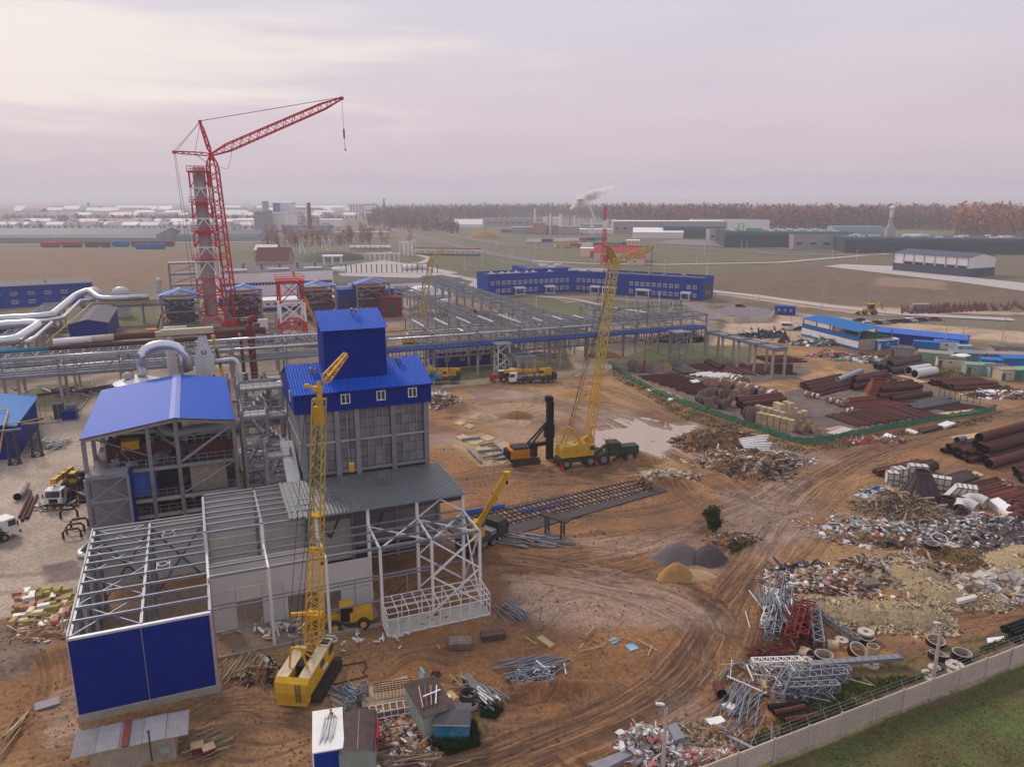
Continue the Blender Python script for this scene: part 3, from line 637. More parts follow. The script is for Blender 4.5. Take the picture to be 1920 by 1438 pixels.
def hall():
 t=thing('steel_frame_hall','unfinished steel hall with blue front wall, white posts and open purlin roof','building',S(0,0),TH)
 def col(p,q,z0,z1,w=.30,m='steel_white'):seg('column',t,(p,q,z0),(p,q,z1),w,w,m)
 def beam(n,a,b,w=.16,h=.24,m='galv'):seg(n,t,a,b,w,h,m)
 rf=lambda q:8.3+q*.0475
 lbox('plinth',t,-.15,12.0,-.35,.15,-.4,.75,'concrete')
 lbox('plinth',t,12.0,29.0,5.15,5.45,-.3,.35,'concrete')
 lbox('plinth',t,-.15,.2,.15,22.2,-.3,.5,'concrete')
 lbox('floor_slab',t,.3,29.0,5.5,21.6,-.2,.06,'hall_floor',label='dusty floor inside the hall')
 for x0_,x1_ in((0,5.78),(5.86,11.6)):
  lbox('backing',t,x0_+.05,x1_-.05,-.04,.02,.75,8.2,'blue_wall')
  for k in range(7):lbox('wall_panel',t,x0_,x1_,-.12-rnd.uniform(0,.006),-.04,.75+k*1.064,.75+k*1.064+1.048,'blue_wall')
 lbox('joint_strip',t,5.78,5.86,-.15,.0,.75,8.2,'galv')
 lbox('coping',t,-.05,11.75,-.18,.18,8.2,8.42,'silver_matte')
 lbox('corner_trim',t,11.6,11.85,-.2,.12,.3,8.2,'duct_pinkish')
 for k in range(4):
  q0,q1=k*5.5,k*5.5+5.46;b=MB();z0,z1=rf(q0)+.35,rf(q1)+.35
  b.add([(-.12,q0,.5),(-.12,q1,.5),(-.12,q1,z1),(-.12,q0,z0),(.02,q0,.5),(.02,q1,.5),(.02,q1,z1),(.02,q0,z0)],
  [(0,3,2,1),(4,5,6,7),(0,1,5,4),(1,2,6,5),(2,3,7,6),(3,0,4,7)]);b.build('side_panel','panel_light',t)
  col(.3,k*5.5+.3,0,rf(q0),.34,'galv')
  seg('spike',t,(-.06,q0+2,rf(q0)+.3),(-.06,q0+2,rf(q0)+1.1),.06,m='galv')
 col(.3,21.8,0,rf(22),.34,'galv')
 for k in range(2):
  lbox('back_panel',t,.1+k*5.8,5.75+k*5.8,21.95,22.1,2.2,9.2,'panel_light')
 for k in range(3):
  lbox('back_panel',t,11.8+k*5.85,17.55+k*5.85,21.9,22.05,6.2,11.4,'panel_light')
  lbox('back_panel',t,11.8+k*5.85,17.55+k*5.85,21.9,22.05,.6,6.1,'panel_light')
 for k in range(2):
  lbox('back_panel',t,29.4+k*5.8,35.1+k*5.8,21.7,21.85,2.0,9.6,'panel_grey')
 iw=10.2
 for a,c,z0,z1 in((11.9,17.5,5.2,8.4),(17.6,23.3,4.6,8.4),(11.9,14.2,.3,5.1),(16.9,19.2,.3,5.1),(14.2,16.9,3.4,5.1),(19.2,23.0,3.2,4.5),(19.2,19.6,.3,3.2),(23.1,29.0,2.6,6.0),(23.1,23.6,.3,2.5),(25.4,29.0,.3,2.5)):
  lbox('inner_panel',t,a,c-.05,iw,iw+.14,z0,z1,'panel_light')
 for p in(17.5,23.3,29.1,34.9,40.6):col(p,5.5,0,9.0)
 for p in(11.75,17.5,23.3,29.1,34.9,40.6):col(p,11.4,0,11.5,.36)
 for p in(11.75,17.5,23.3,29.1,34.9,40.6):col(p,21.6,0,11.4,.36,'steel_grey')
 for q in(.3,5.5):col(11.75,q,0,rf(q),.30,'duct_pinkish')
 for p in(17.5,23.3,29.1,34.9,40.6):lbox('base_plate',t,p-.3,p+.3,5.2,5.8,.0,.12,'steel_white')
 for q in(.3,5.6,11.2,16.8,21.8):col(5.85,q,0,rf(q),.3,'galv')
 for p in(.15,5.85,11.7):beam('girder',(p,.2,rf(0)),(p,21.9,rf(22)),.26,.4)
 for q in(2.4,4.7,7.0,9.4,11.8,13.4,15.0,16.6,18.2,19.8,21.6):
  beam('purlin',(.1,q,rf(q)+.28),(5.8,q,rf(q)+.28));beam('purlin',(5.9,q,rf(q)+.28),(11.6,q,rf(q)+.28))
 for q0,q1 in((.3,5.6),(5.6,11.2),(11.2,16.8),(16.8,21.8)):
  beam('roof_brace',(.2,q0,rf(q0)+.1),(5.8,q1,rf(q1)+.1),.10,.10);beam('roof_brace',(5.8,q0,rf(q0)+.05),(.2,q1,rf(q1)+.05),.10,.10)
  beam('wall_brace',(.35,q0,.6),(.35,q1,rf(q1)),.12,.12)
 for p0,p1 in((.3,5.7),(6.0,11.6)):
  beam('wall_brace',(p0,21.7,.8),(p1,21.7,8.6),.14,.14,'steel_dark');beam('wall_brace',(p1,21.65,.8),(p0,21.65,8.6),.14,.14,'steel_dark')
 for cx,cq in((7.3,17.2),(6.9,9.8)):
  b=MB();z=rf(cq)+.2
  for dx,dy in((0,0),(1.2,0)):b.bar((cx+dx,cq-.1,z),(cx+dx,cq+1.6,z+.08),.1)
  b.lathe([(.55,.1),(.55,.3),(.42,.3),(.42,.1)],14,(cx+.6,cq+.6,z));b.build('hatch_frame','galv',t)
 b=MB();b.bar((7.2,15.2,1),(7.2,15.2,8.4),.06);b.bar((7.7,15.2,1),(7.7,15.2,8.4),.06)
 for k in range(24):b.bar((7.2,15.2,1.2+k*.3),(7.7,15.2,1.2+k*.3),.05)
 b.build('ladder','steel_grey',t)
 hz=lambda q:9.0+(q-5.5)*.05
 P5=(11.75,17.5,23.3,29.1,34.9,40.6)
 for i,p in enumerate(P5):beam('girder',(p,5.5,9.0),(p,11.4,9.3),.2,.34,'steel_white')
 for i in range(5):
  for q in(5.5,7.4,9.4,11.3):beam('purlin',(P5[i]+.1,q,hz(q)+.2),(P5[i+1]-.1,q,hz(q)+.2),.2 if q in(5.5,)else.14,.3 if q==5.5 else.2)
 for i,p in enumerate(P5):beam('girder',(p,11.4,11.5),(p,21.9,11.5),.26,.4,'steel_white' if i>2 else 'galv')
 for i in range(2):
  for q in(12.8,14.4,16.0,17.6,19.2,20.8,21.8):beam('purlin',(P5[i]+.1,q,11.8),(P5[i+1]-.1,q,11.8))
 for i in range(5):beam('eave_beam',(P5[i]+.18,11.4,11.45),(P5[i+1]-.18,11.4,11.45),.2,.3)
 b=MB();b.corr((22.2,10.9,11.72),(40.9,10.9,11.72),(40.9,21.95,11.95),(22.2,21.95,11.95),.42,.07)
 b.build('metal_roof','roof_grey',t)
 b=MB();b.corr((20.4,10.9,11.78),(22.2,10.9,11.79),(22.2,21.95,12.01),(20.4,21.95,12.0),.5,.12);b.build('roof_sheet','roof_grey',t,label='paler lapped roof sheets at the left edge')
 beam('gutter',(22.2,10.85,11.66),(40.9,10.85,11.66),.16,.12)
 for cx,cq in((25.6,14.6),(32.6,17.6)):
  b=MB();n=10
  for k in range(n):
   a=k*2*math.pi/n;b.bar((cx+.62*math.cos(a),cq+.62*math.sin(a),11.85),(cx+.62*math.cos(a),cq+.62*math.sin(a),13.2),.07)
   for zz in(12.3,12.75,13.2):b.bar((cx+.62*math.cos(a),cq+.62*math.sin(a),zz),(cx+.62*math.cos(a+2*math.pi/n),cq+.62*math.sin(a+2*math.pi/n),zz),.07)
  b.build('roof_cage','galv',t)
 for i in range(4):
  a,c=P5[i]+.15,P5[i+1]-.15
  for z in(3.0,5.6,6.0):beam('wall_rail',(a,5.45,z),(c,5.45,z),.10,.14)
  beam('rail_strut',((a+c)/2,5.45,3.0),((a+c)/2,5.45,6.0),.1,.1)
 for i in range(3,5):
  a,c=P5[i]+.15,P5[i+1]-.15
  for z in(2.8,5.4,5.9):beam('wall_rail',(a,11.4,z),(c,11.4,z),.10,.14)
 for z in(3.0,5.6):beam('wall_rail',(11.75,.5,z),(11.75,5.4,z),.1,.14)
 for q in(1.6,2.8,4.1):beam('wall_stud',(11.75,q,.3),(11.75,q,3.0),.09,.09)
 X4,X5=34.9,40.6
 for q,zt,w in((5.5,9.0,.16),(11.4,9.2,.16)):
  for z0,z1 in((0.3,4.6),(4.6,zt)):
   beam('brace',(X4,q-.0,z0),(X5,q-.0,z1),w,w,'steel_white');beam('brace',(X4,q+.05,z1),(X5,q+.05,z0),w,w,'steel_white')
 beam('brace',(X4,11.3,9.4),(37.75,11.3,11.3),.16,.16,'steel_white');beam('brace',(37.75,11.3,11.3),(X5,11.3,9.4),.16,.16,'steel_white')
 for a,c in(((X4,5.6,9.0),(X5,11.3,9.2)),((X5,5.6,9.0),(X4,11.3,9.2)),((X5,5.6,.4),(X5,11.3,9.0)),((X5+.03,11.3,.4),(X5+.03,5.6,9.0)),((29.1,5.6,9.0),(X4,11.3,9.3)),((29.1,11.3,9.3),(X4,5.6,9.0))):
  beam('brace',a,c,.15,.15,'steel_white')
 for p0,p1 in((23.5,28.9),(29.3,34.7)):
  beam('wall_brace',(p0,21.5,9.6),((p0+p1)/2,21.5,4.0),.2,.2,'steel_dark');beam('wall_brace',(p1,21.5,9.6),((p0+p1)/2,21.5,4.0),.2,.2,'steel_dark')
 for q in(11.6,16.6,21.4):
  b=MB();b.bx(23.3,40.4,q-.1,q+.1,10.7,11.3);b.build('roof_truss','steel_dark',t)
hall()
t=thing('porch_frame','small white tube-frame porch on a pale slab before the steel hall','frame',S(28.9,2.6),TH)
lbox('base_slab',t,0,11.9,0,3.3,-.1,.12,'concrete_pale')
for k in range(11):
 x=.08+k*1.175
 seg('post',t,(x,.06,.1),(x,.06,2.75),.075,m='steel_white');seg('rafter',t,(x,.06,2.75),(x,3.2,3.1),.075,m='steel_white')
 if k%2==0:seg('post',t,(x,3.2,.1),(x,3.2,3.1),.10,m='steel_white')
for y,z in((.06,2.75),(.06,2.1),(1.1,2.87),(2.15,2.99),(3.2,3.1),(3.2,1.8),(.06,.18)):seg('rail',t,(.05,y,z),(11.85,y,z),.07,m='steel_white')
for x in(.08,11.83):
 for z in(.18,1.2,2.0):seg('rail',t,(x,.06,z),(x,3.2,z),.09,m='steel_white')
 for y in(1.1,2.15):seg('post',t,(x,y,.1),(x,y,2.9),.09,m='steel_white')
def boiler():
 t=thing('boiler_house','tall grey panelled boiler house with bright blue top storey and blue tower','building',S(22.5,22),TH)
 x0,x1=1.2,16.9;zt,zb=20.6,11.9
 lbox('core',t,x0,x1,.55,13,0,zt,'steel_dark')
 cols=(x0+.05,5.4,7.9,12.5,x1-.05)
 for x in cols:seg('column',t,(x,.1,9.0),(x,.1,zt),.62,.42,'steel_grey')
 for x in(x0+.05,):
  for y in(4.2,8.6,13):seg('column',t,(x,y,0),(x,y,zt),.5,.5,'steel_grey')
 bays=((1.6,5.1,3),(5.7,7.6,2),(8.25,12.15,4),(12.85,16.5,4))
 rows=[12.7+k*1.28 for k in range(6)]
 for a,c,n in bays:
  w=(c-a)/n
  for i in range(n):
   for z in rows:
    dz=rnd.uniform(-.03,.03);lbox('panel',t,a+i*w+.05,a+(i+1)*w-.05,.32+dz,.56,z+.03,z+1.24,'panel_grey')
   if i:seg('stiffener',t,(a+i*w,.25,12.7),(a+i*w,.25,20.3),.15,.22,'galv')
  seg('rail',t,(a-.2,.0,16.5),(c+.2,.0,16.5),.16,.26,'duct_pinkish');seg('rail',t,(a-.2,.1,12.5),(c+.2,.1,12.5),.3,.34,'steel_grey')
 for y in range(6):
  for z in rows:lbox('panel',t,x0-.25,x0-.02,.8+y*2,2.7+y*2,z+.03,z+1.24,'panel_grey')
 seg('rail',t,(x0-.3,.3,16.5),(x0-.3,13,16.5),.14,.2,'galv')
 bx0,bx1,D=.35,17.55,6.0
 e0,e1=22.95,25.3
 b=MB()
 b.add([(bx0,-.25,zt-.1),(bx1,-.25,zt-.1),(bx1,-.25,e0),(bx0,-.25,e0),(bx0,D+6,zt-.1),(bx1,D+6,zt-.1),(bx1,D+6,e0),(bx0,D+6,e0),(bx0,D,e1),(bx1,D,e1)],
 [(0,1,2,3),(5,4,7,6),(1,5,6,9,2),(4,0,3,8,7),(0,4,5,1)])
 w=b.build('wall','blue_wall',t)
 b=MB();b.corr((bx0-.15,-.6,e0-.02),(bx1+.15,-.6,e0-.02),(bx1+.15,D,e1+.12),(bx0-.15,D,e1+.12),.36,.06);b.build('roof','blue_roof',t)
 b=MB();b.corr((bx1+.15,D*2+.6,e0-.02),(bx0-.15,D*2+.6,e0-.02),(bx0-.15,D+.02,e1+.12),(bx1+.15,D+.02,e1+.12),.36,.06);b.build('roof','blue_roof',t)
 seg('fascia',t,(bx0-.15,-.62,e0-.05),(bx1+.15,-.62,e0-.05),.06,.2,'blue_wall')
 for x in(6.55,11.0,15.05):window(t,(x,-.25,21.95),1.15,1.25)
 window(t,(bx0,3.0,22.2),.5,1.3,-1,'y')
 tx0,tx1,ty0,ty1=4.6,12.4,2.0,6.6
 b=MB();b.add([(tx0,ty0,23.4),(tx1,ty0,23.4),(tx1,ty0,30.3),(tx0,ty0,30.3),(tx0,ty1,23.4),(tx1,ty1,23.4),(tx1,ty1,31.9),(tx0,ty1,31.9)],
 [(0,1,2,3),(5,4,7,6),(1,5,6,2),(4,0,3,7),(0,4,5,1)]);b.build('tower_wall','blue_wall',t)
 b=MB();b.corr((tx0-.25,ty0-.45,30.18),(tx1+.25,ty0-.45,30.18),(tx1+.25,ty1+.3,32.0),(tx0-.25,ty1+.3,32.0),.30,.06);b.build('tower_roof','blue_roof',t)
 for x,y,z in((8.9,5.2,31.6),(3.2,3.8,24.6),(14.3,4.6,24.9)):
  b=MB();b.lathe([(.16,0),(.16,.5),(.30,.5),(.30,.68),(.05,.85)],10,(x,y,z));b.lathe([(.12,0),(.12,.4),(.22,.4),(.22,.55),(.03,.65)],10,(x+.5,y,z));b.build('roof_vent','steel_grey',t)
boiler()
# ================================================================== open boiler hall with the blue pitched roof
def open_hall():
 t=thing('open_boiler_hall','open steel boiler hall with wide blue pitched roof and pale ridge strip','building',S(-2.1,38),TH)
 W_,R_,D=18.4,11.1,27.5
 eL,eR,rz=15.9,16.4,17.5
 def roof(a,b_,za,zb,nm):
  m=MB();n=1;m.corr((b_,-.7,zb),(b_,D,zb),(a,D,za),(a,-.7,za),.7,.035)if nm==1 else m.corr((b_,D,zb),(b_,-.7,zb),(a,-.7,za),(a,D,za),.7,.035)
  m.build('roof','blue_roof',t)
  e=MB();e.add([(a,-.72,za-.12),(b_,-.72,zb-.12),(b_,-.72,zb+.05),(a,-.72,za+.05)],[(0,1,2,3)]);e.add([(a,-.7,za-.10),(b_,-.7,zb-.10),(b_,D,zb-.10),(a,D,za-.10)],[(3,2,1,0)]);e.build('roof_edge','steel_dark',t)
 roof(R_,-.3,rz,eL,1);roof(R_,W_+.3,rz,eR,2)
 b=MB();b.add([(R_-.65,-.75,rz-.02),(R_,-.75,rz+.1),(R_+.65,-.75,rz-.02),(R_+.65,D,rz-.02),(R_,D,rz+.1),(R_-.65,D,rz-.02)],[(0,1,4,5),(1,2,3,4)])
 b.build('ridge_strip',mat('ridge_strip',(.20,.24,.52),.5,var=.1).name,t)
 cx=(.0,7.6,R_,W_)
 ct=lambda x:eL+(rz-eL)*x/R_ if x<R_ else rz+(eR-rz)*(x-R_)/(W_-R_)
 for q in(0,9,18,27):
  for x in cx:seg('column',t,(x,q,0),(x,q,ct(x)-.5),.5,.5,'steel_grey')
  seg('roof_beam',t,(-.2,q,ct(0)-.4),(R_,q,rz-.4),.35,.5,'duct_pinkish' if q==0 else 'steel_grey');seg('roof_beam',t,(R_,q,rz-.4),(W_+.2,q,eR-.4),.35,.5,'duct_pinkish' if q==0 else 'steel_grey')
 for z,m in((10.6,'steel_grey'),(6.2,'duct_pinkish'),(3.9,'duct_pinkish')):
  for i in range(3):seg('floor_beam',t,(cx[i]+.25,-.05,z),(cx[i+1]-.25,-.05,z),.3,.45,m)
  lbox('floor',t,.3,W_-.2,.4,26,z-.1,z+.1,'steel_dark')
 for z in(10.8,6.4,4.1,13.6):
  b=MB();a0,a1=(.4,W_-.3)if z<13 else(R_,W_)
  for h in(.55,1.1):b.bar((a0,.15,z+h),(a1,.15,z+h),.06)
  x=a0
  while x<a1:b.bar((x,.15,z),(x,.15,z+1.1),.06);x+=1.1
  b.build('railing','galv',t)
 seg('brace',t,(R_+.3,-.1,11.2),(W_-.3,-.1,15.6),.3,.3,'galv');seg('brace',t,(R_+.2,.1,6.6),(W_-.2,.1,10.4),.14,.14,'duct_pinkish')
 seg('brace',t,(.3,3,15),(7.4,3,11.5),.2,.2,'steel_grey');seg('brace',t,(7.8,3,15.6),(R_,3,12),.2,.2,'steel_grey')
 lbox('furnace_wall',t,R_+1.2,W_-1.4,.9,1.2,6.3,10.4,'shed_beige');lbox('furnace_wall',t,R_+1.2,W_-1.0,1.4,8,10.8,13.0,'rust',label='rust brown lagged furnace casing')
 lbox('boiler_casing',t,2.0,10.2,4.0,20,10.8,13.2,'rust');lbox('boiler_casing',t,2.5,6.5,3.0,16,.3,6,'steel_dark')
 lbox('boiler_casing',t,9,16.5,6,22,.3,10.3,'steel_dark')
 lbox('yellow_hoist',t,4.0,6.2,3.2,5.0,12.6,13.8,'yellow')
 lbox('partition',t,4.8,4.98,.3,6,2.5,10.2,'blue_wall');lbox('partition',t,5.0,8.0,.9,1.05,6.5,10.3,'blue_roof_far',label='dusty violet-blue partition panel')
 b=MB();b.tube([(8.9,7,16),(8.9,7,14.4),(9.6,6.4,13.6),(11,6,13.4),(24,6,14.2)],.85,14);b.build('flue_duct','silver_matte',t,smooth=True)
 b=MB();b.tube([(3.0,5,14.2),(3.6,5,14.6),(8.5,5,14.4)],.28,8);b.build('pipe','silver_matte',t,smooth=True);b=MB();b.tube([(12.4,.8,5.6),(12.4,3,5.6)],.4,10);b.build('pipe','silver_matte',t,smooth=True)
 b=MB()
 for k in range(60):
  x,y,z=rnd.uniform(.6,17.5),rnd.uniform(1.2,8),rnd.choice((4.1,6.4,10.8,10.8,13.2));s_=rnd.uniform(.3,1.1)
  b.bc((x,y,z+s_/2),(s_,rnd.uniform(.3,1.2),s_),rnd.uniform(0,3),mi=rnd.choice((0,0,1,2,3)))
  if k%2:b.bar((x,y,z),(x+rnd.uniform(-2,2),y,z+rnd.uniform(.5,2.4)),.09,mi=rnd.choice((0,3)))
 b.build('equipment',['steel_grey','rust_red','shed_beige','galv'],t,kind='stuff')
 ax0,ax1,ay0,ay1,az=0.0,4.9,-2.6,0.1,11.0
 for x in(ax0,ax1):
  for y in(ay0,ay1-.6):seg('annex_column',t,(x,y,0),(x,y,az),.32,.32,'galv')
 for z in(.5,4.3,7.8,az):
  seg('annex_beam',t,(ax0,ay0,z),(ax1,ay0,z),.2,.26,'galv');seg('annex_beam',t,(ax1,ay0,z),(ax1,ay1,z),.2,.26,'galv')
 for z0,z1 in((.5,4.3),(4.3,7.8),(7.8,az)):
  seg('annex_brace',t,(ax0,ay0,z0),(ax1,ay0,z1),.13,.13,'galv');seg('annex_brace',t,(ax1,ay0+.06,z0),(ax0,ay0+.06,z1),.13,.13,'galv')
 lbox('annex_wall',t,ax0+.3,ax1-.2,ay1-1.0,ay1-.9,.4,az-.6,'steel_grey');lbox('annex_roof',t,ax0,ax1,ay0,ay1,az+.1,az+.35,'shed_grey');lbox('annex_cladding',t,ax1+.18,ax1+.4,ay0,ay1,.3,az+.3,'blue_wall')
open_hall()
def lattice_tower(name,label,p,q,w,d,levels,m='steel_grey',legs=.3,stair=True,rail=True,group=None):
 t=thing(name,label,'tower',S(p,q),TH,group)
 for x in(0,w):
  for y in(0,d):seg('leg',t,(x,y,0),(x,y,levels[-1]+1.2),legs,legs,m)
 z0=0
 for i,z in enumerate(levels):
  for a,c in(((0,0,z),(w,0,z)),((0,d,z),(w,d,z)),((0,0,z),(0,d,z)),((w,0,z),(w,d,z))):seg('beam',t,a,c,.18,.3,m)
  seg('brace',t,(0,-.02,z0+.3),(w,-.02,z-.2),.14,.14,m)
  if i%2:seg('brace',t,(w,.02,z0+.3),(0,.02,z-.2),.14,.14,m)
  seg('brace',t,(w+.02,0,z0+.3),(w+.02,d,z-.2),.14,.14,m)
  lbox('platform',t,.1,w-.1,.1,d*(.55 if stair else 1)-.1,z+.16,z+.24,m)
  if rail:
   b=MB()
   for h in(.55,1.1):
    for a,c in(((0,0),(w,0)),((0,0),(0,d)),((w,0),(w,d)),((0,d),(w,d))):b.bar((*a,z+.2+h),(*c,z+.2+h),.055)
   for k in range(int(w)+1):b.bar((k,0,z+.2),(k,0,z+1.3),.055)
   b.build('railing','galv',t)
  if stair:
   b=MB();n=8;s=1 if i%2 else-1
   for k in range(n):
    x=w*(.15+.7*k/n)if s>0 else w*(.85-.7*k/n);b.bc((x,d*.75,z0+(z-z0)*(k+.5)/n),(.34,d*.4,.06))
   for yy in(d*.55,d*.95):b.bar((w*.15 if s>0 else w*.85,yy,z0),(w*.85 if s>0 else w*.15,yy,z),.1,.24)
   b.build('stair_flight',m,t)
  z0=z
 return t
lattice_tower('scaffold_tower','grey steel stair tower standing right beside the open boiler hall',17.4,33.5,3.2,5.5,(3.4,6.8,10.2,13.6,17.5))
lattice_tower('scaffold_tower','taller grey stair tower with zigzag flights against the boiler house',19.6,27.0,3.0,4.2,(3.4,6.8,10.2,13.6),'steel_grey')
lattice_tower('scaffold_tower','broad grey platform tower behind the stair towers, with caged deck on top',17.6,43.0,6.6,6.0,(5,10,14.5,19.0),'steel_grey',.34)
t=thing('conveyor_gallery','sloping grey covered gallery leading down beside the boiler house wall','gallery',S(21.9,23.0),TH)
b=MB();b.add([(-.3,6.5,13.8),(1.3,6.5,13.8),(1.3,-1.0,10.0),(-.3,-1.0,10.0),(-.3,6.5,15.0),(1.3,6.5,15.0),(1.3,-1.0,11.2),(-.3,-1.0,11.2)],[(0,1,2,3),(7,6,5,4),(3,2,6,7),(1,0,4,5),(0,3,7,4),(2,1,5,6)])
b.build('casing','silver_matte',t);seg('leg',t,(.5,.5,0),(.5,.5,10.2),.4,m='duct_pinkish');seg('leg',t,(.5,5.5,0),(.5,5.5,13.0),.4,m='steel_grey')
t=thing('site_box','white rectangular tank between the blue hall roof and the stair towers','tank',S(17.6,62),TH)
lbox('body',t,0,4.0,0,3,.3,3.6,'white');lbox('skid',t,-.1,4.1,.1,2.9,0,.3,'steel_dark')
# ================================================================== pipe racks
def rack(label,p0,q0,step,n,w,zc,zt,along='p',trussed=(),name='pipe_rack',col_m='concrete',deck=True,extra=None,lean=0,xb=True):
 """concrete columns, steel frames and longitudinal girders; along p or q"""
 t=thing(name,label,'pipe rack',S(p0,q0),TH+(0 if along=='p' else math.pi/2));L=step*(n-1)
 for k in range(n):
  x=k*step
  for y in(0,w):
   seg('column',t,(x,y,0),(x,y,zc),.55,.55,col_m)
   if zt>zc:seg('post',t,(x,y,zc),(x,y,zt),.26,.26,'galv')
  for z in(zc,(zc+zt)/2,zt)if zt>zc else(zc,):seg('cross_beam',t,(x,-.6,z),(x,w+.6,z),.24,.34,'galv')
 for y in(0,w):
  for z in(zc+.3,zt-.2):seg('girder',t,(0,y,z),(L,y,z),.22,.4,'steel_grey')
 b=MB();m=int(L/3)
 for k in range(m):
  x=(k+.5)*L/m
  for z in(zc+.15,zt):b.bar((x,-.5,z),(x,w+.5,z),.14,caps=False)
  if xb and zt>zc:
   z0,z1=(zc+.3,zt-.2)if k%2 else(zt-.2,zc+.3);b.bar((x-1.5,-.05,z0),(x+1.5,-.05,z1),.12,caps=False);b.bar((x-1.5,w,z0),(x+1.5,w,z1),.12,caps=False)
 b.build('lattice','galv',t,kind='stuff')
 if deck:
  b=MB()
  for y in np.arange(.4,w-.2,.62):
   r=rnd.uniform(.07,.2);b.tube([(0,y,zc+.45+r),(L,y,zc+.45+r)],r,6,rnd.choice((0,0,1,2)))
  for k in range(m*2):
   x=(k+.5)*L/m/2;b.bar((x,w*.15,zt+.15),(x,w*rnd.uniform(.4,.9),zt+.15),.12,mi=rnd.choice((0,1)))
  b.build('pipe_bundle',['galv','steel_grey','pipe_dark'],t)
 return t
r1=rack('long pipe rack on concrete columns crossing behind the boiler house, east stretch with silver pipes',56.4,116.5,12.15,9,7,7.9,12.4)
r2=rack('pipe rack stretch behind the open boiler hall, carrying thick rusty pipes',-28,117,12,7,8,8.2,12.6)
r3=rack('rear pipe rack crossing the plant parallel behind the rusty pipes',-52,138,12,9,7,7.0,9.8)
r4=rack('double column rack running away from the corner towards the blue office',119,128,10,16,7,7.4,10.4,'q')
r5=rack('second rack running away beside the first towards the grey halls',99,150,12,10,5,6.4,8.4,'q',xb=False,deck=False)
r6=rack('low rack of open frames leading off toward the pipe storage yard',155,112,-7,5,4,7.2,8.0,'q')
r7=rack('short low rack beside the parked yellow truck crane',92.5,106,5.2,4,4.5,5.6,6.4,'q',deck=False)
r8=rack('left rack carrying the silver twin pipes away from the camera',-33,160,12,9,6,6.2,8.2,'q')
r9=rack('back rack under the horizontal silver pipe by the two tanks',-26,246,10,4,5,6.4,8.4)
r10=rack('far right rack at the end of the gallery, standing by the pale wall',128,140,11,4,9,8.0,12.0)
for lab,p,q,w,d,zc,zt in(('wide bay of open steel frames joined to the long rack',68,124,26,18,8,12.6),('narrower open steel bay beside the wide bay',97,124,20,14,8,11.4)):
 t=thing('steel_bay',lab,'steel frame',S(p,q),TH);n=int(w/6)+1
 for k in range(n):
  x=k*w/(n-1)
  for y in(0,d/2,d):seg('post',t,(x,y,0),(x,y,zt),.3,.3,'concrete' if y<1 else 'steel_grey')
  seg('beam',t,(x,0,zt),(x,d,zt),.2,.36,'galv');seg('beam',t,(x,0,zc),(x,d,zc),.2,.3,'galv')
  seg('cap_beam',t,(x,-1.2,zt+.6),(x,d*.6,zt+.6),.2,.3,'steel_white')
 b=MB()
 for y in np.arange(0,d+.1,d/9):
  b.bar((0,y,zt+.1),(w,y,zt+.1),.12,caps=False);b.bar((0,y,zc+.1),(w,y,zc+.1),.12,caps=False)
 for k in range(n-1):
  x0_,x1_=k*w/(n-1),(k+1)*w/(n-1);b.bar((x0_,0,zt),(x1_,d,zt),.12,caps=False);b.bar((x1_,0,zt),(x0_,d,zt),.12,caps=False)
 b.build('lattice','steel_grey',t,kind='stuff')
t=thing('cable_gallery','long cable gallery with narrow blue roof and barred side along the pipe rack','gallery',S(44,116.0),TH)
for k in range(9):
 x0_=k*12.1;z=9.1
 b=MB();b.add([(x0_,-.9,z-.5),(x0_+12.0,-.9,z-.5),(x0_+12.0,.6,z+.05),(x0_,.6,z+.05),(x0_,-.9,z-.85),(x0_+12.0,-.9,z-.85)],[(0,1,2,3),(4,5,1,0)]);b.build('roof_panel',mat('gallery_blue',(.028,.055,.22),.5,var=.12,rv=.12).name,t)
b=MB();x=0
while x<108:
 b.bar((x,-.7,6.0),(x,-.7,8.4),.16 if int(x*2)%3 else.3,caps=False,mi=int(x)%3);x+=.9
for z in(6.0,7.2,8.3):b.bar((0,-.72,z),(108.5,-.72,z),.16)
b.bar((0,.3,6.0),(108.5,.3,6.0),1.6,.15)
b.build('side_bars',['steel_grey','galv','rust'],t,kind='stuff')
def run(name,label,pts,r,m='silver',n=10,cat='pipe',smooth=True,group=None):
 b=MB();P=[Vector(p)if len(p)==3 and isinstance(p,Vector)else S(*p)for p in pts];Q=[P[0]]
 for i in range(1,len(P)-1):
  d0=(P[i]-P[i-1]);d1=(P[i+1]-P[i]);k=min(r*2.2,d0.length/2.2,d1.length/2.2)
  A,B=P[i]-d0.normalized()*k,P[i]+d1.normalized()*k
  for s_ in(0,.33,.66,1):Q.append(A.lerp(P[i],s_).lerp(P[i].lerp(B,s_),s_))
 Q.append(P[-1]);o=P[0].copy();o.z=0
 b.off=o;b.tube(Q,r,n)
 return b.build(name,m,None,smooth=smooth,loc=o,label=label,cat=cat,group=group)
run('silver_pipe','slim silver pipe nearest the edge of the blue gallery',[(44,117.2,11.3),(152,117.2,11.3)],.26)
run('silver_pipe','silver pipe with a square expansion loop behind the edge pipe',[(44,118.3,11.6),(63,118.3,11.6),(63,124,11.6),(70,124,11.6),(78,124,11.6),(78,118.4,11.6),(152,118.4,11.6)],.26)
run('silver_pipe','silver pipe making the inner expansion loop on the rack',[(62,120,11.2),(65,122.5,11.2),(76,122.5,11.2),(80,119.4,11.2),(110,119.4,11.2)],.2)
run('silver_pipe','upper silver pipe passing left of the blue tower',[(12,117.4,13.9),(44,117.4,13.9)],.3)
run('silver_pipe','lower silver pipe passing left of the blue tower',[(11,117.0,11.6),(44,117.0,11.6)],.3)
run('silver_pipe','thin silver pipe along the top of the left trestle',[(-27,117,12.9),(10,117,12.9)],.18)
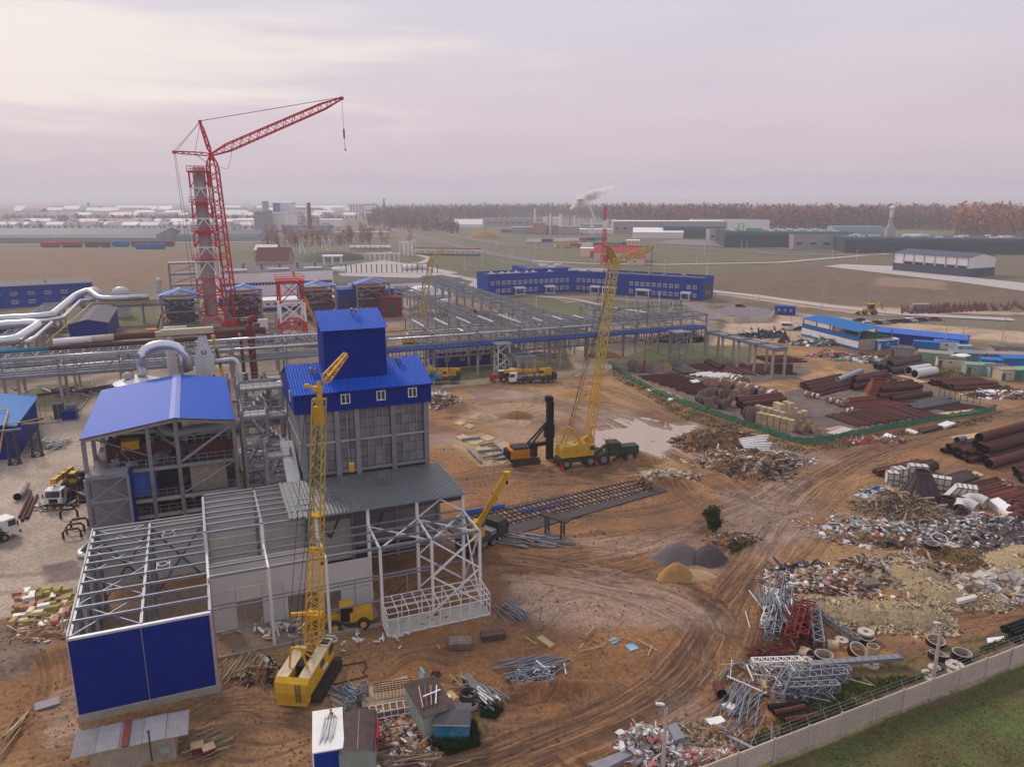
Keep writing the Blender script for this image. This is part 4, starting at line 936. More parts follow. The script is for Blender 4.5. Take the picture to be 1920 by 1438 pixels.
run('silver_pipe','silver pipe low on the left trestle',[(-50,137.4,6.4),(-8,137.4,6.8),(16,137,6.8)],.3)
run('silver_pipe','thick insulated silver pipe bending up and away at the far left',[(-70,203,10.3),(-33,203,10.3),(-29.5,206,10.3),(-28.8,256,10.6),(-24.5,259,12.2),(-20,250,9.6),(-3.5,250,9.6)],1.15)
run('silver_pipe','thinner silver pipe hugging the thick bending one',[(-70,200.6,9.2),(-31,200.6,9.2),(-26.6,206,9.2),(-26.4,250,9.4),(-22,252,9.0)],.6)
run('silver_pipe','second thick silver pipe coming in from the left edge',[(-70,194,9.4),(-32,196,9.4),(-31,190,9.4),(-32.3,165,9.4),(-45,161,9.4),(-70,160,9.4)],1.3)
run('silver_pipe','medium silver pipe parallel to the descending thick pipe',[(-28.2,196,9.2),(-28.4,168,9.2),(-30,164,8.8)],.55)
run('yellow_pipe','thin yellow gas pipe climbing along the left rack',[(-24.8,160,8.8),(-22.4,244,8.8),(-3,244.5,8.6)],.22,'yellow_pale',6)
run('blue_pipe','bright blue pipe end at the far left of the rack',[(-46,121.5,13.6),(-17.8,121.5,13.8)],.5,'truck_blue')
run('silver_pipe','white wrapped pipe section before the rusty pipe',[(-17.2,123.2,14.9),(-9.5,123.2,15.1)],.75,'plastic_white')
run('silver_pipe','cream primed pipe section joining the rusty pipe',[(-9.5,123.2,15.1),(-5.0,123.2,15.2)],.77,'cream_wall')
run('rusty_pipe','thick rusty pipe lying highest across the rack',[(-5,123.2,15.2),(8,123.2,15.3),(12.4,124.4,15.3),(14,123.0,14.6),(28,122,14.9)],.78,'rust',12)
run('rusty_pipe','lower parallel rusty pipe resting along the rack front',[(-17.8,121.5,13.8),(25.4,120,14.1)],.55,'rust',12)
run('rusty_pipe','thick red-brown pipe dropping down from the rack end',[(26.0,119.4,18),(24.6,119.2,18.4),(24.2,118.4,17.0),(24.4,117.4,2)],.85,'red_dark',12)
run('rusty_pipe','thin red-brown pipe dropping beside the thick one',[(21.8,120,14.6),(21.9,117.6,14.0),(22.1,117.4,2)],.42,'red_dark',8)
run('silver_elbow','white upright pipe end curving over beside the first boiler frame',[(2.6,250,6),(2.6,250,8.4),(.6,250,9.8),(.2,250,15.2),(1.0,250,16.2)],1.05,'silver_matte')
t=thing('truss_bridge','zigzag steel truss bridge spanning between the left rack columns','truss',S(-16,116.4),TH)
for z in(9.0,12.4):seg('chord',t,(0,-.2,z),(36,-.2,z),.22,.34,'galv')
for k in range(12):
 seg('diagonal',t,(k*3,-.2,12.3 if k%2==0 else 9.1),(k*3+3,-.2,9.1 if k%2==0 else 12.3),.14,.14,'galv');seg('vertical',t,(k*3,-.2,9.1),(k*3,-.2,12.3),.12,.12,'galv')
t=thing('dust_filter','round metal tank with wide white cap and ball vent behind the blue roof','tank',S(.8,70),TH)
b=MB();b.lathe([(3.0,0),(3.0,15.2)],24,(2.0,0,0));b.build('shell','silver',t,smooth=True)
b=MB();b.lathe([(3.9,15.6),(3.9,15.8),(.6,17.0),(0.01,17.05)],28,(2.0,0,0));b.build('cap','plastic_white',t)
b=MB();b.lathe([(1.0*math.cos(a),16.8+1.0*math.sin(a))for a in(0,.4,.8,1.2,1.55)],14,(.6,-.6,0));b.build('vent','duct_pinkish',t,smooth=True)
run('silver_duct','big shiny silver duct arching from the white cap to the frame',[(3.6,69.4,17),(3.8,69.6,21.0),(6.4,70,22.0),(9.8,70,21.4),(10.8,70,17)],.85,'silver',16,'duct')
run('stack_duct','upright pinkish duct turning into a flat cream hood',[(8.0,78,0),(8.0,78,22.0)],.8,'duct_pinkish',14,'duct')
t=thing('flat_duct','long cream flat duct laid over the rusty pipes','duct',S(7.0,78),TH)
lbox('casing',t,-.2,8.5,-.8,.8,22.2,23.2,'cream_wall')
b=MB();b.prism([(-.2,-.8),(-1.2,-.5),(-1.2,.5),(-.2,.8)],22.0,22.9);b.build('transition','duct_pinkish',t)
t=thing('silo','white conical silo with round porthole beside the upright duct','silo',S(13.5,76),TH)
b=MB();b.lathe([(1.7,13.5),(1.7,18),(0.8,20.8),(.75,22)],20);b.build('shell','silver_matte',t,smooth=True)
b=MB();b.lathe([(.45,-.1),(.45,.1),(.28,.1),(.28,-.1)],14,closed=True)
o=b.build('porthole','steel_dark',t,loc=(0,-1.25,19.2));o.rotation_euler=(R(62),0,0)
for x in(-1.5,1.5):
 for y in(-1.4,1.4):seg('leg',t,(x,y,0),(x,y,13.6),.3,m='steel_grey')
lbox('deck',t,-4,3.4,-2.4,2.4,13.2,13.5,'galv')
run('white_pipe','white pipe leaving the silo and bending down',[(15.2,76,17.2),(18.6,76,17.4),(19.2,75.6,16.6),(19.2,75.2,4)],.36,'plastic_white')
for lab,p,q,w,d,h in(('steel pipework frame under the arching silver duct',3,73,8,7,14),('frame of grey steel posts with orange scaffold deck behind the blue roof',11,68,6,5,15.5),('dense grey equipment frame before the rack, left of the blue tower',20,78,9,9,12)):
 t=thing('process_frame',lab,'steel frame',S(p,q),TH)
 for x in(0,w/2,w):
  for y in(0,d):seg('post',t,(x,y,0),(x,y,h),.3,m='steel_grey')
 for z in np.arange(3.5,h+.1,3.6):
  for y in(0,d):seg('beam',t,(0,y,z),(w,y,z),.2,.3,'galv')
  lbox('deck',t,0,w,0,d,z+.12,z+.2,'steel_dark')
 b=MB()
 for k in range(46):
  x,y,z=rnd.uniform(0,w),rnd.uniform(0,d),rnd.uniform(3.5,h);b.tube([(x,y,z),(x+rnd.uniform(-3,3),y,z)]if k%2 else[(x,y,z-2),(x,y,z+1)],rnd.uniform(.08,.35),6,rnd.choice((0,1,2)))
 b.build('pipework',['silver_matte','steel_dark','duct_pinkish'],t,kind='stuff')
 if 'orange' in lab:seg('scaffold_rail',t,(-1.2,-.4,h),(w,-.4,h),.22,m='slab_sand');seg('scaffold_rail',t,(-1.2,-.4,h+1),(w,-.4,h+1),.12,m='slab_sand')
for k,lab in enumerate(('grey drum tank with white lid at the tower edge','grey drum tank with white lid, second from the tower','grey drum tank with white lid, third from the tower')):
 t=thing('drum_tank',lab,'tank',S(33.4-k*3.6,62),TH);b=MB();b.lathe([(1.6,4),(1.6,15.2)],16);b.build('shell','duct_pinkish',t,smooth=True)
 b=MB();b.lathe([(1.75,15.2),(1.75,15.5),(0.1,15.9)],16);b.build('lid','plastic_white',t)
def gable(name,label,cat,loc,rz,w,d,h,rise,wm,rm,ov=.4,ridge='x',wins=(),doors=(),corr=0,roof_t=.18,group=None,parts=None):
 """simple pitched house: walls, two roof slopes, windows given as (face, x, z, w, h)"""
 t=thing(name,label,cat,loc,rz,group)
 b=MB()
 if ridge=='x':
  b.add([(0,0,0),(w,0,0),(w,d,0),(0,d,0),(0,0,h),(w,0,h),(w,d,h),(0,d,h),(0,d/2,h+rise),(w,d/2,h+rise)],[(0,1,5,4),(1,2,6,9,5),(2,3,7,6),(3,0,4,8,7)])
  A=[((-ov,-ov,h-.02),(w+ov,-ov,h-.02),(w+ov,d/2,h+rise+.1),(-ov,d/2,h+rise+.1)),((w+ov,d+ov,h-.02),(-ov,d+ov,h-.02),(-ov,d/2+.01,h+rise+.1),(w+ov,d/2+.01,h+rise+.1))]
 else:
  b.add([(0,0,0),(w,0,0),(w,d,0),(0,d,0),(0,0,h),(w,0,h),(w,d,h),(0,d,h),(w/2,0,h+rise),(w/2,d,h+rise)],[(0,1,5,8,4),(1,2,6,5),(2,3,7,9,6),(3,0,4,7)])
  A=[((-ov,d+ov,h-.02),(-ov,-ov,h-.02),(w/2,-ov,h+rise+.1),(w/2,d+ov,h+rise+.1)),((w+ov,-ov,h-.02),(w+ov,d+ov,h-.02),(w/2+.01,d+ov,h+rise+.1),(w/2+.01,-ov,h+rise+.1))]
 wall=b.build('wall',wm,t)
 for a in A:
  m=MB()
  if corr:m.corr(*a,corr,.06)
  else:
   a=[Vector(q)for q in a];m.add(a+[q-Vector((0,0,roof_t))for q in a],[(0,1,2,3),(7,6,5,4),(0,4,5,1),(1,5,6,2),(2,6,7,3),(3,7,4,0)])
  m.build('roof',rm,t)
 for f,x,z,ww,hh in wins:
  if f=='f':window(t,(x,0,z),ww,hh)
  elif f=='r':window(t,(w,x,z),ww,hh,1,'y')
  elif f=='l':window(t,(0,x,z),ww,hh,-1,'y')
 for f,x,z,ww,hh,dm in doors:
  if f=='f':lbox('door',t,x-ww/2,x+ww/2,-.06,.04,z,z+hh,dm)
  elif f=='l':lbox('door',t,-.06,.04,x-ww/2,x+ww/2,z,z+hh,dm)
  else:lbox('door',t,w-.04,w+.06,x-ww/2,x+ww/2,z,z+hh,dm)
 return t
gable('blue_shed','blue gabled shed with dark grey roof among the pipe racks','shed',S(-25.0,203),TH,11,38,7.4,1.2,'blue_wall','roof_dark',ridge='y')
gable('blue_shed','bright blue roofed shed cut by the left edge of the picture','shed',S(-31,86),TH,11.5,22,6.2,1.1,'blue_wall','blue_bright',ridge='y',ov=.6)
gable('blue_shed','small blue shed with dark roof at the left edge under the silver pipes','shed',S(-62,208),TH,15,10,5,.8,'blue_wall_far','roof_dark')
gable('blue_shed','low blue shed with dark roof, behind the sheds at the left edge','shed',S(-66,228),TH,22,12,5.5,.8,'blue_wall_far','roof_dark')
w_=g(-240,606)
t=gable('blue_hall','long low blue hall with grey flat roof, loading door and windows, far left','building',S(-200,296),TH-R(-8),172,26,9.3,.8,'blue_wall_far','roof_dark',ov=.3)
for k in range(17):
 window(t,(60+k*6.3,0,5.9),2.6,1.3,mull=2)
 if k%3:window(t,(60+k*6.3,0,2.4),2.6,1.5,mull=2)
for x in(84.0,118.0):lbox('gate',t,x,x+5.2,-.12,.02,.1,6.4,'white_far')
for k in range(9):b=MB();b.lathe([(.35,9.9),(.35,10.6),(.6,10.7),(.1,11)],8,(10+k*18,8,0));b.build('roof_vent','galv',t)
for k,lab in enumerate(('left one of two upright grey tanks with domed tops','right one of two upright grey tanks with domed tops')):
 w_=S(-24.6+k*10.0,272-k*2);t=thing('upright_tank',lab,'tank',w_,0)
 b=MB();b.lathe([(3.1,0),(3.1,9.6),(2.7,10.8),(1.5,11.7),(.05,12.0)],18);b.build('shell','silver_matte',t,smooth=True)
 for z in(3,6,9):b=MB();b.lathe([(3.1,z),(3.22,z),(3.22,z+.25),(3.1,z+.25)],18);b.build('hoop','galv',t)
def frame_shed(lab,p,q,w,d,h,hm,core):
 t=thing('boiler_unit',lab,'boiler',S(p,q),TH,None)
 for x in(0,w):
  for y in(0,d):seg('column',t,(x,y,0),(x,y,h),.55,.55,'galv')
 for z in(h*.55,h*.8,h-.1):seg('beam',t,(0,0,z),(w,0,z),.3,.4,'galv')
 seg('brace',t,(0,-.1,h*.55),(w,-.1,h-.3),.26,m='galv');seg('brace',t,(w,.1,h*.55),(0,.1,h-.3),.26,m='galv')
 for dy,dz,nm in((0,0,0),(d+2,-1.6,1)):
  e=.7
  for s_ in(0,1):
   a=[(-e,-e+dy,h+dz),(w/2,-e+dy,h+2+dz),(w/2,d*.7+dy,h+2+dz),(-e,d*.7+dy,h+dz)]
   if s_:a=[(w/2,-e+dy,h+2+dz),(w+e,-e+dy,h+dz),(w+e,d*.7+dy,h+dz),(w/2,d*.7+dy,h+2+dz)]
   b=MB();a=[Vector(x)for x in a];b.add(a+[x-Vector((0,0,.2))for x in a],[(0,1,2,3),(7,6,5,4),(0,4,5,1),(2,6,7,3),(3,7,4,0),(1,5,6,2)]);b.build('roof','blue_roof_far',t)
 b=MB();b.bar((w/2,-.75,h+2.08),(w/2,d*.7,h+2.08),1.0,.15);b.build('ridge_strip','duct_pinkish',t)
 lbox('casing',t,1.2,w-1.2,1.0,d+6,3,h-1.6,core)
 b=MB()
 for k in range(50):
  x,y,z=rnd.uniform(.5,w-.5),rnd.uniform(-.6,.9),rnd.uniform(1,h-2);s_=rnd.uniform(.4,1.6);b.bc((x,y,z),(s_,.7,rnd.uniform(.3,1.4)),0,rnd.choice((0,1,2)))
 for k in range(16):
  z=rnd.uniform(1,h-2);b.bar((.3,.2,z),(w-.3,.2,z),.18,mi=rnd.choice((0,1)))
 b.build('gear',[core,'steel_dark','steel_grey'],t,kind='stuff')
 return t
frame_shed('boiler frame with blue roof, leftmost, on grey columns next to the striped mast',1.5,221,12,9,13,0,'steel_dark')
frame_shed('boiler frame with blue roof directly right of the striped chimney',23.5,228,12,9,13,0,'red_dark')
frame_shed('boiler frame with blue roof behind the short red and white lattice stump',50,229,13,9,13,0,'red_dark')
frame_shed('boiler frame with blue roof, rightmost, holding a dark red boiler',72,232,13,9,13,0,'red_dark')
for lab,p,q,w,d,h,m in(('dark red boiler block at the foot of the last boiler frame',80,224,8,8,8,'red_dark'),('blue annex box left of the last boiler frame',66,240,7,8,10,'blue_wall_far'),('grey transformer cabinets between the boiler frames',39,216,5,4,4.6,'grey_wall'),('pale pump cabin before the second boiler frame',29,214,7,3,3.5,'white_far'),('grey generator box beside the transformer cabinets',45,212,4,3,3.0,'grey_wall'),('pale container under the leftmost boiler frame',2,212,7,3,3.0,'plastic_white')):
 t=thing('plant_unit',lab,'plant unit',S(p,q),TH);lbox('body',t,0,w,0,d,.3,h,m);lbox('base',t,-.2,w+.2,-.2,d+.2,0,.3,'concrete');lbox('lid',t,-.1,w+.1,-.1,d+.1,h,h+.25,'roof_dark' if 'grey' in lab else m);lbox('hatch',t,w*.3,w*.6,-.08,.02,h*.25,h*.75,'steel_dark')
t=thing('chimney','tall grey chimney wrapped in red and white lattice tower','chimney',(-110.5,279,0),TH)
b=MB();b.lathe([(2.2,4),(2.2,24),(2.15,40),(2.1,56.6),(1.8,56.6),(1.8,54)],20);b.build('flue','duct_pinkish',t,smooth=True)
def wd(z):return 4.6-1.35*min(1,z/40)
lv=[0,5,12,18,24,29,34,39,44,49.5,55]
b1=MB();b2=MB()
for i in range(len(lv)-1):
 z0,z1=lv[i],lv[i+1];w0,w1=wd(z0),wd(z1);red=z0<18 or i in(5,7,9);b=b1 if red else b2
 cs=((-1,-1),(1,-1),(1,1),(-1,1))
 for k in range(4):
  a,c=cs[k],cs[(k+1)%4];A0,A1,B0,B1=(a[0]*w0,a[1]*w0,z0),(a[0]*w1,a[1]*w1,z1),(c[0]*w0,c[1]*w0,z0),(c[0]*w1,c[1]*w1,z1)
  M1=tuple((A1[j]+B1[j])/2 for j in range(3))
  b.bar(A0,A1,.6,caps=False);b.bar(A1,B1,.45,caps=False);b.bar(A0,M1,.34,caps=False);b.bar(B0,M1,.34,caps=False)
  if z0<18:b1.bar(A0,B1,.2,caps=False)
b1.build('lattice','red',t,label='red lattice sections');b2.build('lattice','steel_white',t,label='white lattice sections')
for z in(24.5,34.5,44.5,55):
 b=MB();w=wd(z)+.7
 for x0_,x1_,y0_,y1_ in((-w,w,-w,-2.3),(-w,w,2.3,w),(-w,-2.3,-2.3,2.3),(2.3,w,-2.3,2.3)):b.bx(x0_,x1_,y0_,y1_,z,z+.3)
 for h in(1.0,2.0):
  for a,c in(((-w,-w),(w,-w)),((w,-w),(w,w)),((w,w),(-w,w)),((-w,w),(-w,-w))):b.bar((*a,z+h),(*c,z+h),.14,caps=False)
 for k in range(7):
  x=-w+k*w/3
  for y in(-w,w):b.bar((x,y,z),(x,y,z+2.0),.14,caps=False);b.bar((y,x,z),(y,x,z+2.0),.14,caps=False)
 b.build('platform','red',t)
t=thing('lattice_stump','short red and white lattice tower stump with red top deck','tower',S(43,200),TH)
for i,(z0,z1,m)in enumerate(((0,5,'red'),(5,11.5,'steel_white'),(11.5,19,'red'))):
 b=MB();w0,w1=4.2-z0*.02,4.2-z1*.02;cs=((-1,-1),(1,-1),(1,1),(-1,1))
 for k in range(4):
  a,c=cs[k],cs[(k+1)%4];A0,A1,B0,B1=(a[0]*w0,a[1]*w0,z0),(a[0]*w1,a[1]*w1,z1),(c[0]*w0,c[1]*w0,z0),(c[0]*w1,c[1]*w1,z1)
  b.bar(A0,A1,.6,caps=False);b.bar(A1,B1,.45,caps=False);b.bar(A0,B1,.3,caps=False);b.bar(B0,A1,.3,caps=False)
 b.build('lattice',m,t)
lbox('deck',t,-4.6,4.6,-4.6,4.6,18.8,19.1,'red')
b=MB()
for h in(.7,1.5):
 for a,c in(((-4.6,-4.6),(4.6,-4.6)),((4.6,-4.6),(4.6,4.6)),((4.6,4.6),(-4.6,4.6)),((-4.6,4.6),(-4.6,-4.6))):b.bar((*a,19+h),(*c,19+h),.16)
b.build('railing','red',t)
t=thing('pipe_trestle','small grey pylon frame seen left of the striped chimney','pylon',S(4,262),TH)
for x in(0,12):
 for y in(0,8):seg('post',t,(x,y,0),(x,y,21),.5,m='steel_grey')
for z in(7,12,16.5,20.8):
 for y in(0,8):seg('beam',t,(0,y,z),(12,y,z),.4,m='galv')
 seg('brace',t,(0,-.1,z-4),(12,-.1,z),.25,m='galv');lbox('deck',t,0,12,0,8,z+.2,z+.35,'steel_grey')
t=gable('white_hall','large white industrial hall with blue base strip and a ribbon of windows','building',S(22,287),TH,50,34,14.2,.5,'violet_wall','roof_dark',ov=.1)
lbox('base_strip',t,-.1,50.1,-.15,0,0,3.4,'blue_wall_far');
for k in range(36):lbox('window_pane',t,1+k*1.35,2.15+k*1.35,-.12,.02,8.4,9.6,'window_glass')
for x,w in((3,10),(22,9),(38,8)):lbox('roof_light',t,x,x+w,4,6,14.6,15.3,'white_far')
for x in(12,20,28,36,44):b=MB();b.lathe([(.6,14.4),(.6,17),(1.0,17.1),(.2,17.8)],8,(x,12,0));b.build('roof_vent','galv',t)
t=gable('long_hall','long low hall with white upper wall and blue base beyond the white hall','building',S(75,296),TH-R(6),62,16,6.4,.6,'white_far','roof_dark',ov=.4)
lbox('base_strip',t,-.1,62.1,-.15,0,0,3.6,'blue_wall_far')
for k in range(10):window(t,(4+k*6,-.15,2.0),2.2,1.3,mull=1)
t=gable('flat_hall','flat pale service building before the white hall base','building',S(38,262),TH,36,12,4.6,.2,'violet_wall','white_far',ov=.3)
lbox('base_strip',t,-.1,36.1,-.15,0,0,1.6,'blue_wall_far')
for k in range(11):window(t,(2.5+k*3.1,0,3.0),1.4,1.0,mull=0)
t=gable('blue_cabin_block','blue single-storey control building with white windows under the long rack','building',S(73,127),TH,22,9,4.8,.2,'blue_wall','roof_dark',ov=.2,wins=[('f',x,2.9,1.2,1.5)for x in(2.5,7,12,16,20)])
lbox('plinth',t,-.4,22.4,-.5,-.02,0,.35,'concrete_pale')
t=thing('pylon','pale square lattice tower standing by the red tractor','tower',S(85.2,112.6),TH)
b=MB();b.truss((1.4,1.4,0),(1.4,1.4,8.6),3.2,3.2,5,.12,side=(1,0,0),tips=(False,False),rb=.08);b.build('lattice','steel_white',t);lbox('deck',t,-.8,3.8,-.6,3.4,8.6,8.9,'galv')
t=thing('pylon','pale lattice tower under the east end of the rack','tower',S(137.5,108),TH)
b=MB();b.truss((1.6,1.6,0),(1.6,1.6,9.0),3.6,3.6,6,.12,side=(1,0,0),tips=(False,False),rb=.08);b.build('lattice','galv',t);lbox('deck',t,-.8,4,-.6,3.8,9.0,9.3,'galv')
t=thing('white_tank','white horizontal tank lying on the rack yard beyond the yellow crane','tank',g(822,580),TH)
b=MB();b.tube([(0,0,2.6),(7,0,2.6)],1.7,16);b.build('shell','plastic_white',t,smooth=True);lbox('saddle',t,1,1.6,-1,1,0,1.6,'concrete');lbox('saddle',t,5.4,6,-1,1,0,1.6,'concrete')
t=thing('dome_tent','broad white hipped tent roof among the racks','tent',g(770,562),TH)
b=MB();b.add([(0,0,1.5),(24,0,1.5),(24,16,1.5),(0,16,1.5),(5,5,5),(19,5,5),(19,11,5),(5,11,5)],[(0,1,5,4),(1,2,6,5),(2,3,7,6),(3,0,4,7),(4,5,6,7)]);b.bx(.5,23.5,.5,15.5,0,1.5);b.build('cover','violet_wall',t)
for lab,p,q in(('dark trestle carrying yellow pipes beside the left blue shed',-22.6,93),('dark trestle carrying yellow pipes, nearer than its neighbour',-19.4,82.6),('short lattice trestle standing in the site road',-16.4,86)):
 t=thing('pipe_trestle',lab,'trestle',S(p,q),TH)
 b=MB();b.truss((0,0,0),(0,0,6.2),1.5,1.1,5,.09,side=(1,0,0),tips=(False,False),rb=.06);b.build('lattice','steel_dark',t);seg('head_beam',t,(-1.8,0,6.3),(1.8,0,6.3),.25,m='steel_grey')
 for x in(-.7,.7):lbox('foot',t,x-.35,x+.35,-.35,.35,0,.3,'rust')
run('yellow_pipe','yellow handrail-like pipe bent across the trestles at the left',[(-32,96,7.2),(-21.5,94,7.3),(-20.4,84,6.9),(-20.9,79,2.5),(-20.6,76.5,2.3),(-20.6,76.4,0)],.12,'yellow',6)
run('yellow_pipe','short yellow pipe over the lattice trestle',[(-21,86,6.6),(-17.5,86.4,6.6),(-13.8,88,6.9),(-13.6,88.2,6.0)],.1,'yellow',6)
t=thing('substation','small transformer stand with blue cabinet on the left lawn','substation',S(-17.4,112),TH)
lbox('cabinet',t,2.0,4.8,-2.4,-.6,.2,2.2,'blue_wall');lbox('pad',t,-2,5,-3,3,0,.2,'concrete');lbox('unit',t,.2,2.0,-.5,1.6,.2,3.4,'steel_dark');lbox('unit',t,2.6,4.6,-.3,1.4,.2,3.0,'steel_grey')
for x in(-1.8,1.5,4.8):
 for y in(-2.8,2.8):seg('post',t,(x,y,0),(x,y,4.2),.1,m='galv')
seg('rail',t,(-1.8,-2.8,4.2),(4.8,-2.8,4.2),.1,m='galv');seg('rail',t,(-1.8,2.8,4.2),(4.8,2.8,4.2),.1,m='galv')
t=thing('kerb','black and white kerb stones edging the left lawn along the paved road','kerb',g(174,716),0)
kp=[(174,716),(165,748),(150,768),(120,780),(70,786)];o=g(174,716);k_=0
for i in range(len(kp)-1):
 a,c=g(*kp[i])-o,g(*kp[i+1])-o;L=(c-a).length;n_=int(L)
 for j in range(n_):
  seg('kerb_stone',t,a.lerp(c,j/n_)+Vector((0,0,.06)),a.lerp(c,(j+.93)/n_)+Vector((0,0,.06)),.22,.28,'concrete_pale' if k_%2 else 'roof_dark');k_+=1
def scatter_steel(lab,u,v,rx,ry,n,mats_,L=(1.5,6),h=1.2,name='steel_heap',cat='steel heap',ang=None,w=(.05,.17),seed=1):
 r=random.Random(seed);c=g(u,v);b=MB(c)
 for k in range(n):
  a=(ang if ang is not None else r.uniform(0,math.pi))+r.uniform(-.25,.25);l=r.uniform(*L)/2
  x,y=c.x+r.gauss(0,rx/2),c.y+r.gauss(0,ry/2);z=max(.1,h*r.random()*(1-min(1,math.hypot((x-c.x)/rx,(y-c.y)/ry)))+.15)+gz(x,y)
  b.bar((x-math.cos(a)*l,y-math.sin(a)*l,z+r.uniform(-.1,.3)),(x+math.cos(a)*l,y+math.sin(a)*l,z+r.uniform(-.1,.3)),r.uniform(*w),r.uniform(*w),mi=r.randrange(len(mats_)))
 return b.build(name,list(mats_),loc=c,label=lab,cat=None if cat=='offcuts' else cat,kind='stuff' if cat=='offcuts' else None)
scatter_steel('heap of bluish steel profiles on the paved road by the left blue shed',82,836,4.5,3.5,60,('galv','steel_grey'),seed=2)
scatter_steel('dark steel stock lying under the racks behind the lawn',1010,640,12,5,60,('steel_grey','steel_dark'),(3,8),seed=3)
scatter_steel('spread of grey steel under the far racks',700,580,16,8,70,('steel_grey','galv','steel_dark'),(3,9),seed=4)
scatter_steel('steel stock in rows near the yellow crane truck rack',1010,668,8,4,50,('steel_grey','steel_dark'),(3,7),ang=.6,seed=5)
scatter_steel('tangled steel under the east rack end',1180,640,12,7,70,('steel_grey','rust'),(2,6),seed=6)
# ================================================================== cranes
def ropes(name,parent,pairs,r=.035,m='rope'):
 b=MB()
 for a,c in pairs:b.bar(a,c,r*2,caps=False)
 return b.build(name,m,parent)
D_=281.0
X0=-107.2
t=thing('tower_crane','tall red lattice crane with long luffing jib beside the chimney','crane',(X0+3.2,D_,0),0)
O_=Vector((X0+3.2,D_,0))
T=lambda x,z,y=D_:Vector((x,y,z))-O_
b=MB();b.truss(T(-104.0,0),T(-106.4,60.5),3.6,3.2,26,.22,side=(1,0,0),tips=(False,True),taper=.05,rb=.12);b.build('mast','red',t)
b=MB();b.truss(T(-106.4,60.8),T(-59.2,79.7),2.6,2.0,30,.17,tips=(True,True),taper=.14,rb=.09,side=(0,1,0));b.build('jib','red',t)
b=MB();b.truss(T(-106.4,61.0),T(-109.2,72.0),1.1,.7,5,.15,side=(0,1,0));b.build('apex_mast','red',t)
b=MB();b.truss(T(-106.4,61.0),T(-119.4,61.8),1.1,.8,6,.15,side=(0,1,0));b.build('counter_jib','red',t)
seg('strut',t,T(-112,61.2),T(-106.6,57.0),.2,m='steel_dark');seg('strut',t,T(-112.2,62.0),T(-118.6,61.8),.2,m='steel_dark')
b=MB();b.lathe([(.1,-.6),(.7,-.5),(.7,.5),(.1,.6)],10,T(-59.2,79.7));b.lathe([(.1,-.6),(.6,-.5),(.6,.5),(.1,.6)],10,T(-109.2,72));b.lathe([(.1,-.6),(.6,-.5),(.6,.5),(.1,.6)],10,T(-119.4,61.8));b.build('sheave','red',t)
ropes('rope',t,[(T(-109.2,72.2),T(-59.4,80)),(T(-109.2,72.2,D_-.6),T(-59.4,80,D_-.6)),(T(-109.2,72),T(-119.4,62)),(T(-109.4,71.6),T(-118.6,62)),(T(-109.2,71.6),T(-111.9,62)),(T(-119.4,61.6),T(-117.5,8)),(T(-119.0,61.6),T(-115.5,8)),
(T(-59.2,79),T(-58.9,63)),(T(-59.3,79,D_+.5),T(-58.9,63))],.05)
b=MB();b.bc(T(-59.0,68.0),(.5,.5,3.2));b.bc(T(-58.8,62.6),(.4,.4,.8));b.build('hook_block','steel_dark',t)
ropes('slack_rope',t,[(T(-98.8,63),T(-99.6,59)),(T(-99.6,59),T(-101,56)),(T(-101,56),T(-104.8,57))],.05)
lbox('undercarriage',t,-3.0,2.2,-2.6,2.6,0,1.6,'red')
def tracks(t,cx,L,w,h,gap,rz=0,m='truck_dark'):
 for s in(-1,1):
  b=MB();n=26;y0,y1=s*gap/2-w/2,s*gap/2+w/2
  pts=[]
  for k in range(n):
   a=k/n*2*math.pi;x=math.cos(a)*h/2+(L/2-h/2)*(1 if math.cos(a)>0 else-1);pts.append((x,math.sin(a)*h/2+h/2))
  vs=[(x+cx,y,z)for y in(y0,y1)for x,z in pts]
  b.add(vs,[(k,(k+1)%n,n+(k+1)%n,n+k)for k in range(n)]+[tuple(range(n))[::-1],tuple(range(n,2*n))])
  for k in range(int(L/.35)):
   x=cx-L/2+.3+k*.35;b.bc((x,s*gap/2,h+.03),(.2,w+.06,.08));b.bc((x,s*gap/2,.0),(.2,w+.06,.08))
  b.build('track',m,t)
t=thing('crawler_crane','big yellow crawler crane with lattice tower before the steel hall','crane',(-19.7,65.0,0),R(83))
tracks(t,.4,6.0,.9,1.15,3.5)
lbox('turntable',t,-1.4,1.8,-1.4,1.4,1.0,1.45,'steel_dark')
b=MB();b.prism([(-3.7,-1.55),(3.0,-1.55),(3.0,1.55),(-3.7,1.55)],1.45,1.7);b.build('deck','yellow',t)
b=MB()
for y0,y1 in((-1.6,-.55),(.5,1.6)):
 b.add([(-3.4,y0,1.7),(2.9 if y0<0 else 1.6,y0,1.7),(2.9 if y0<0 else 1.6,y1,1.7),(-3.4,y1,1.7),(-3.4,y0,3.35),(2.6 if y0<0 else 1.4,y0,3.5),(2.6 if y0<0 else 1.4,y1,3.5),(-3.4,y1,3.35)],
 [(0,3,2,1),(0,1,5,4),(1,2,6,5),(2,3,7,6),(3,0,4,7)])
b.build('house','yellow',t)
b=MB();b.add([(-3.4,-1.62,3.36),(1.5,-1.62,3.51),(1.5,-.5,3.51),(-3.4,-.5,3.36),(-3.4,.45,3.36),(1.4,.45,3.51),(1.4,1.62,3.51),(-3.4,1.62,3.36)],[(0,1,2,3),(4,5,6,7)]);b.build('house_roof','cream_top',t)
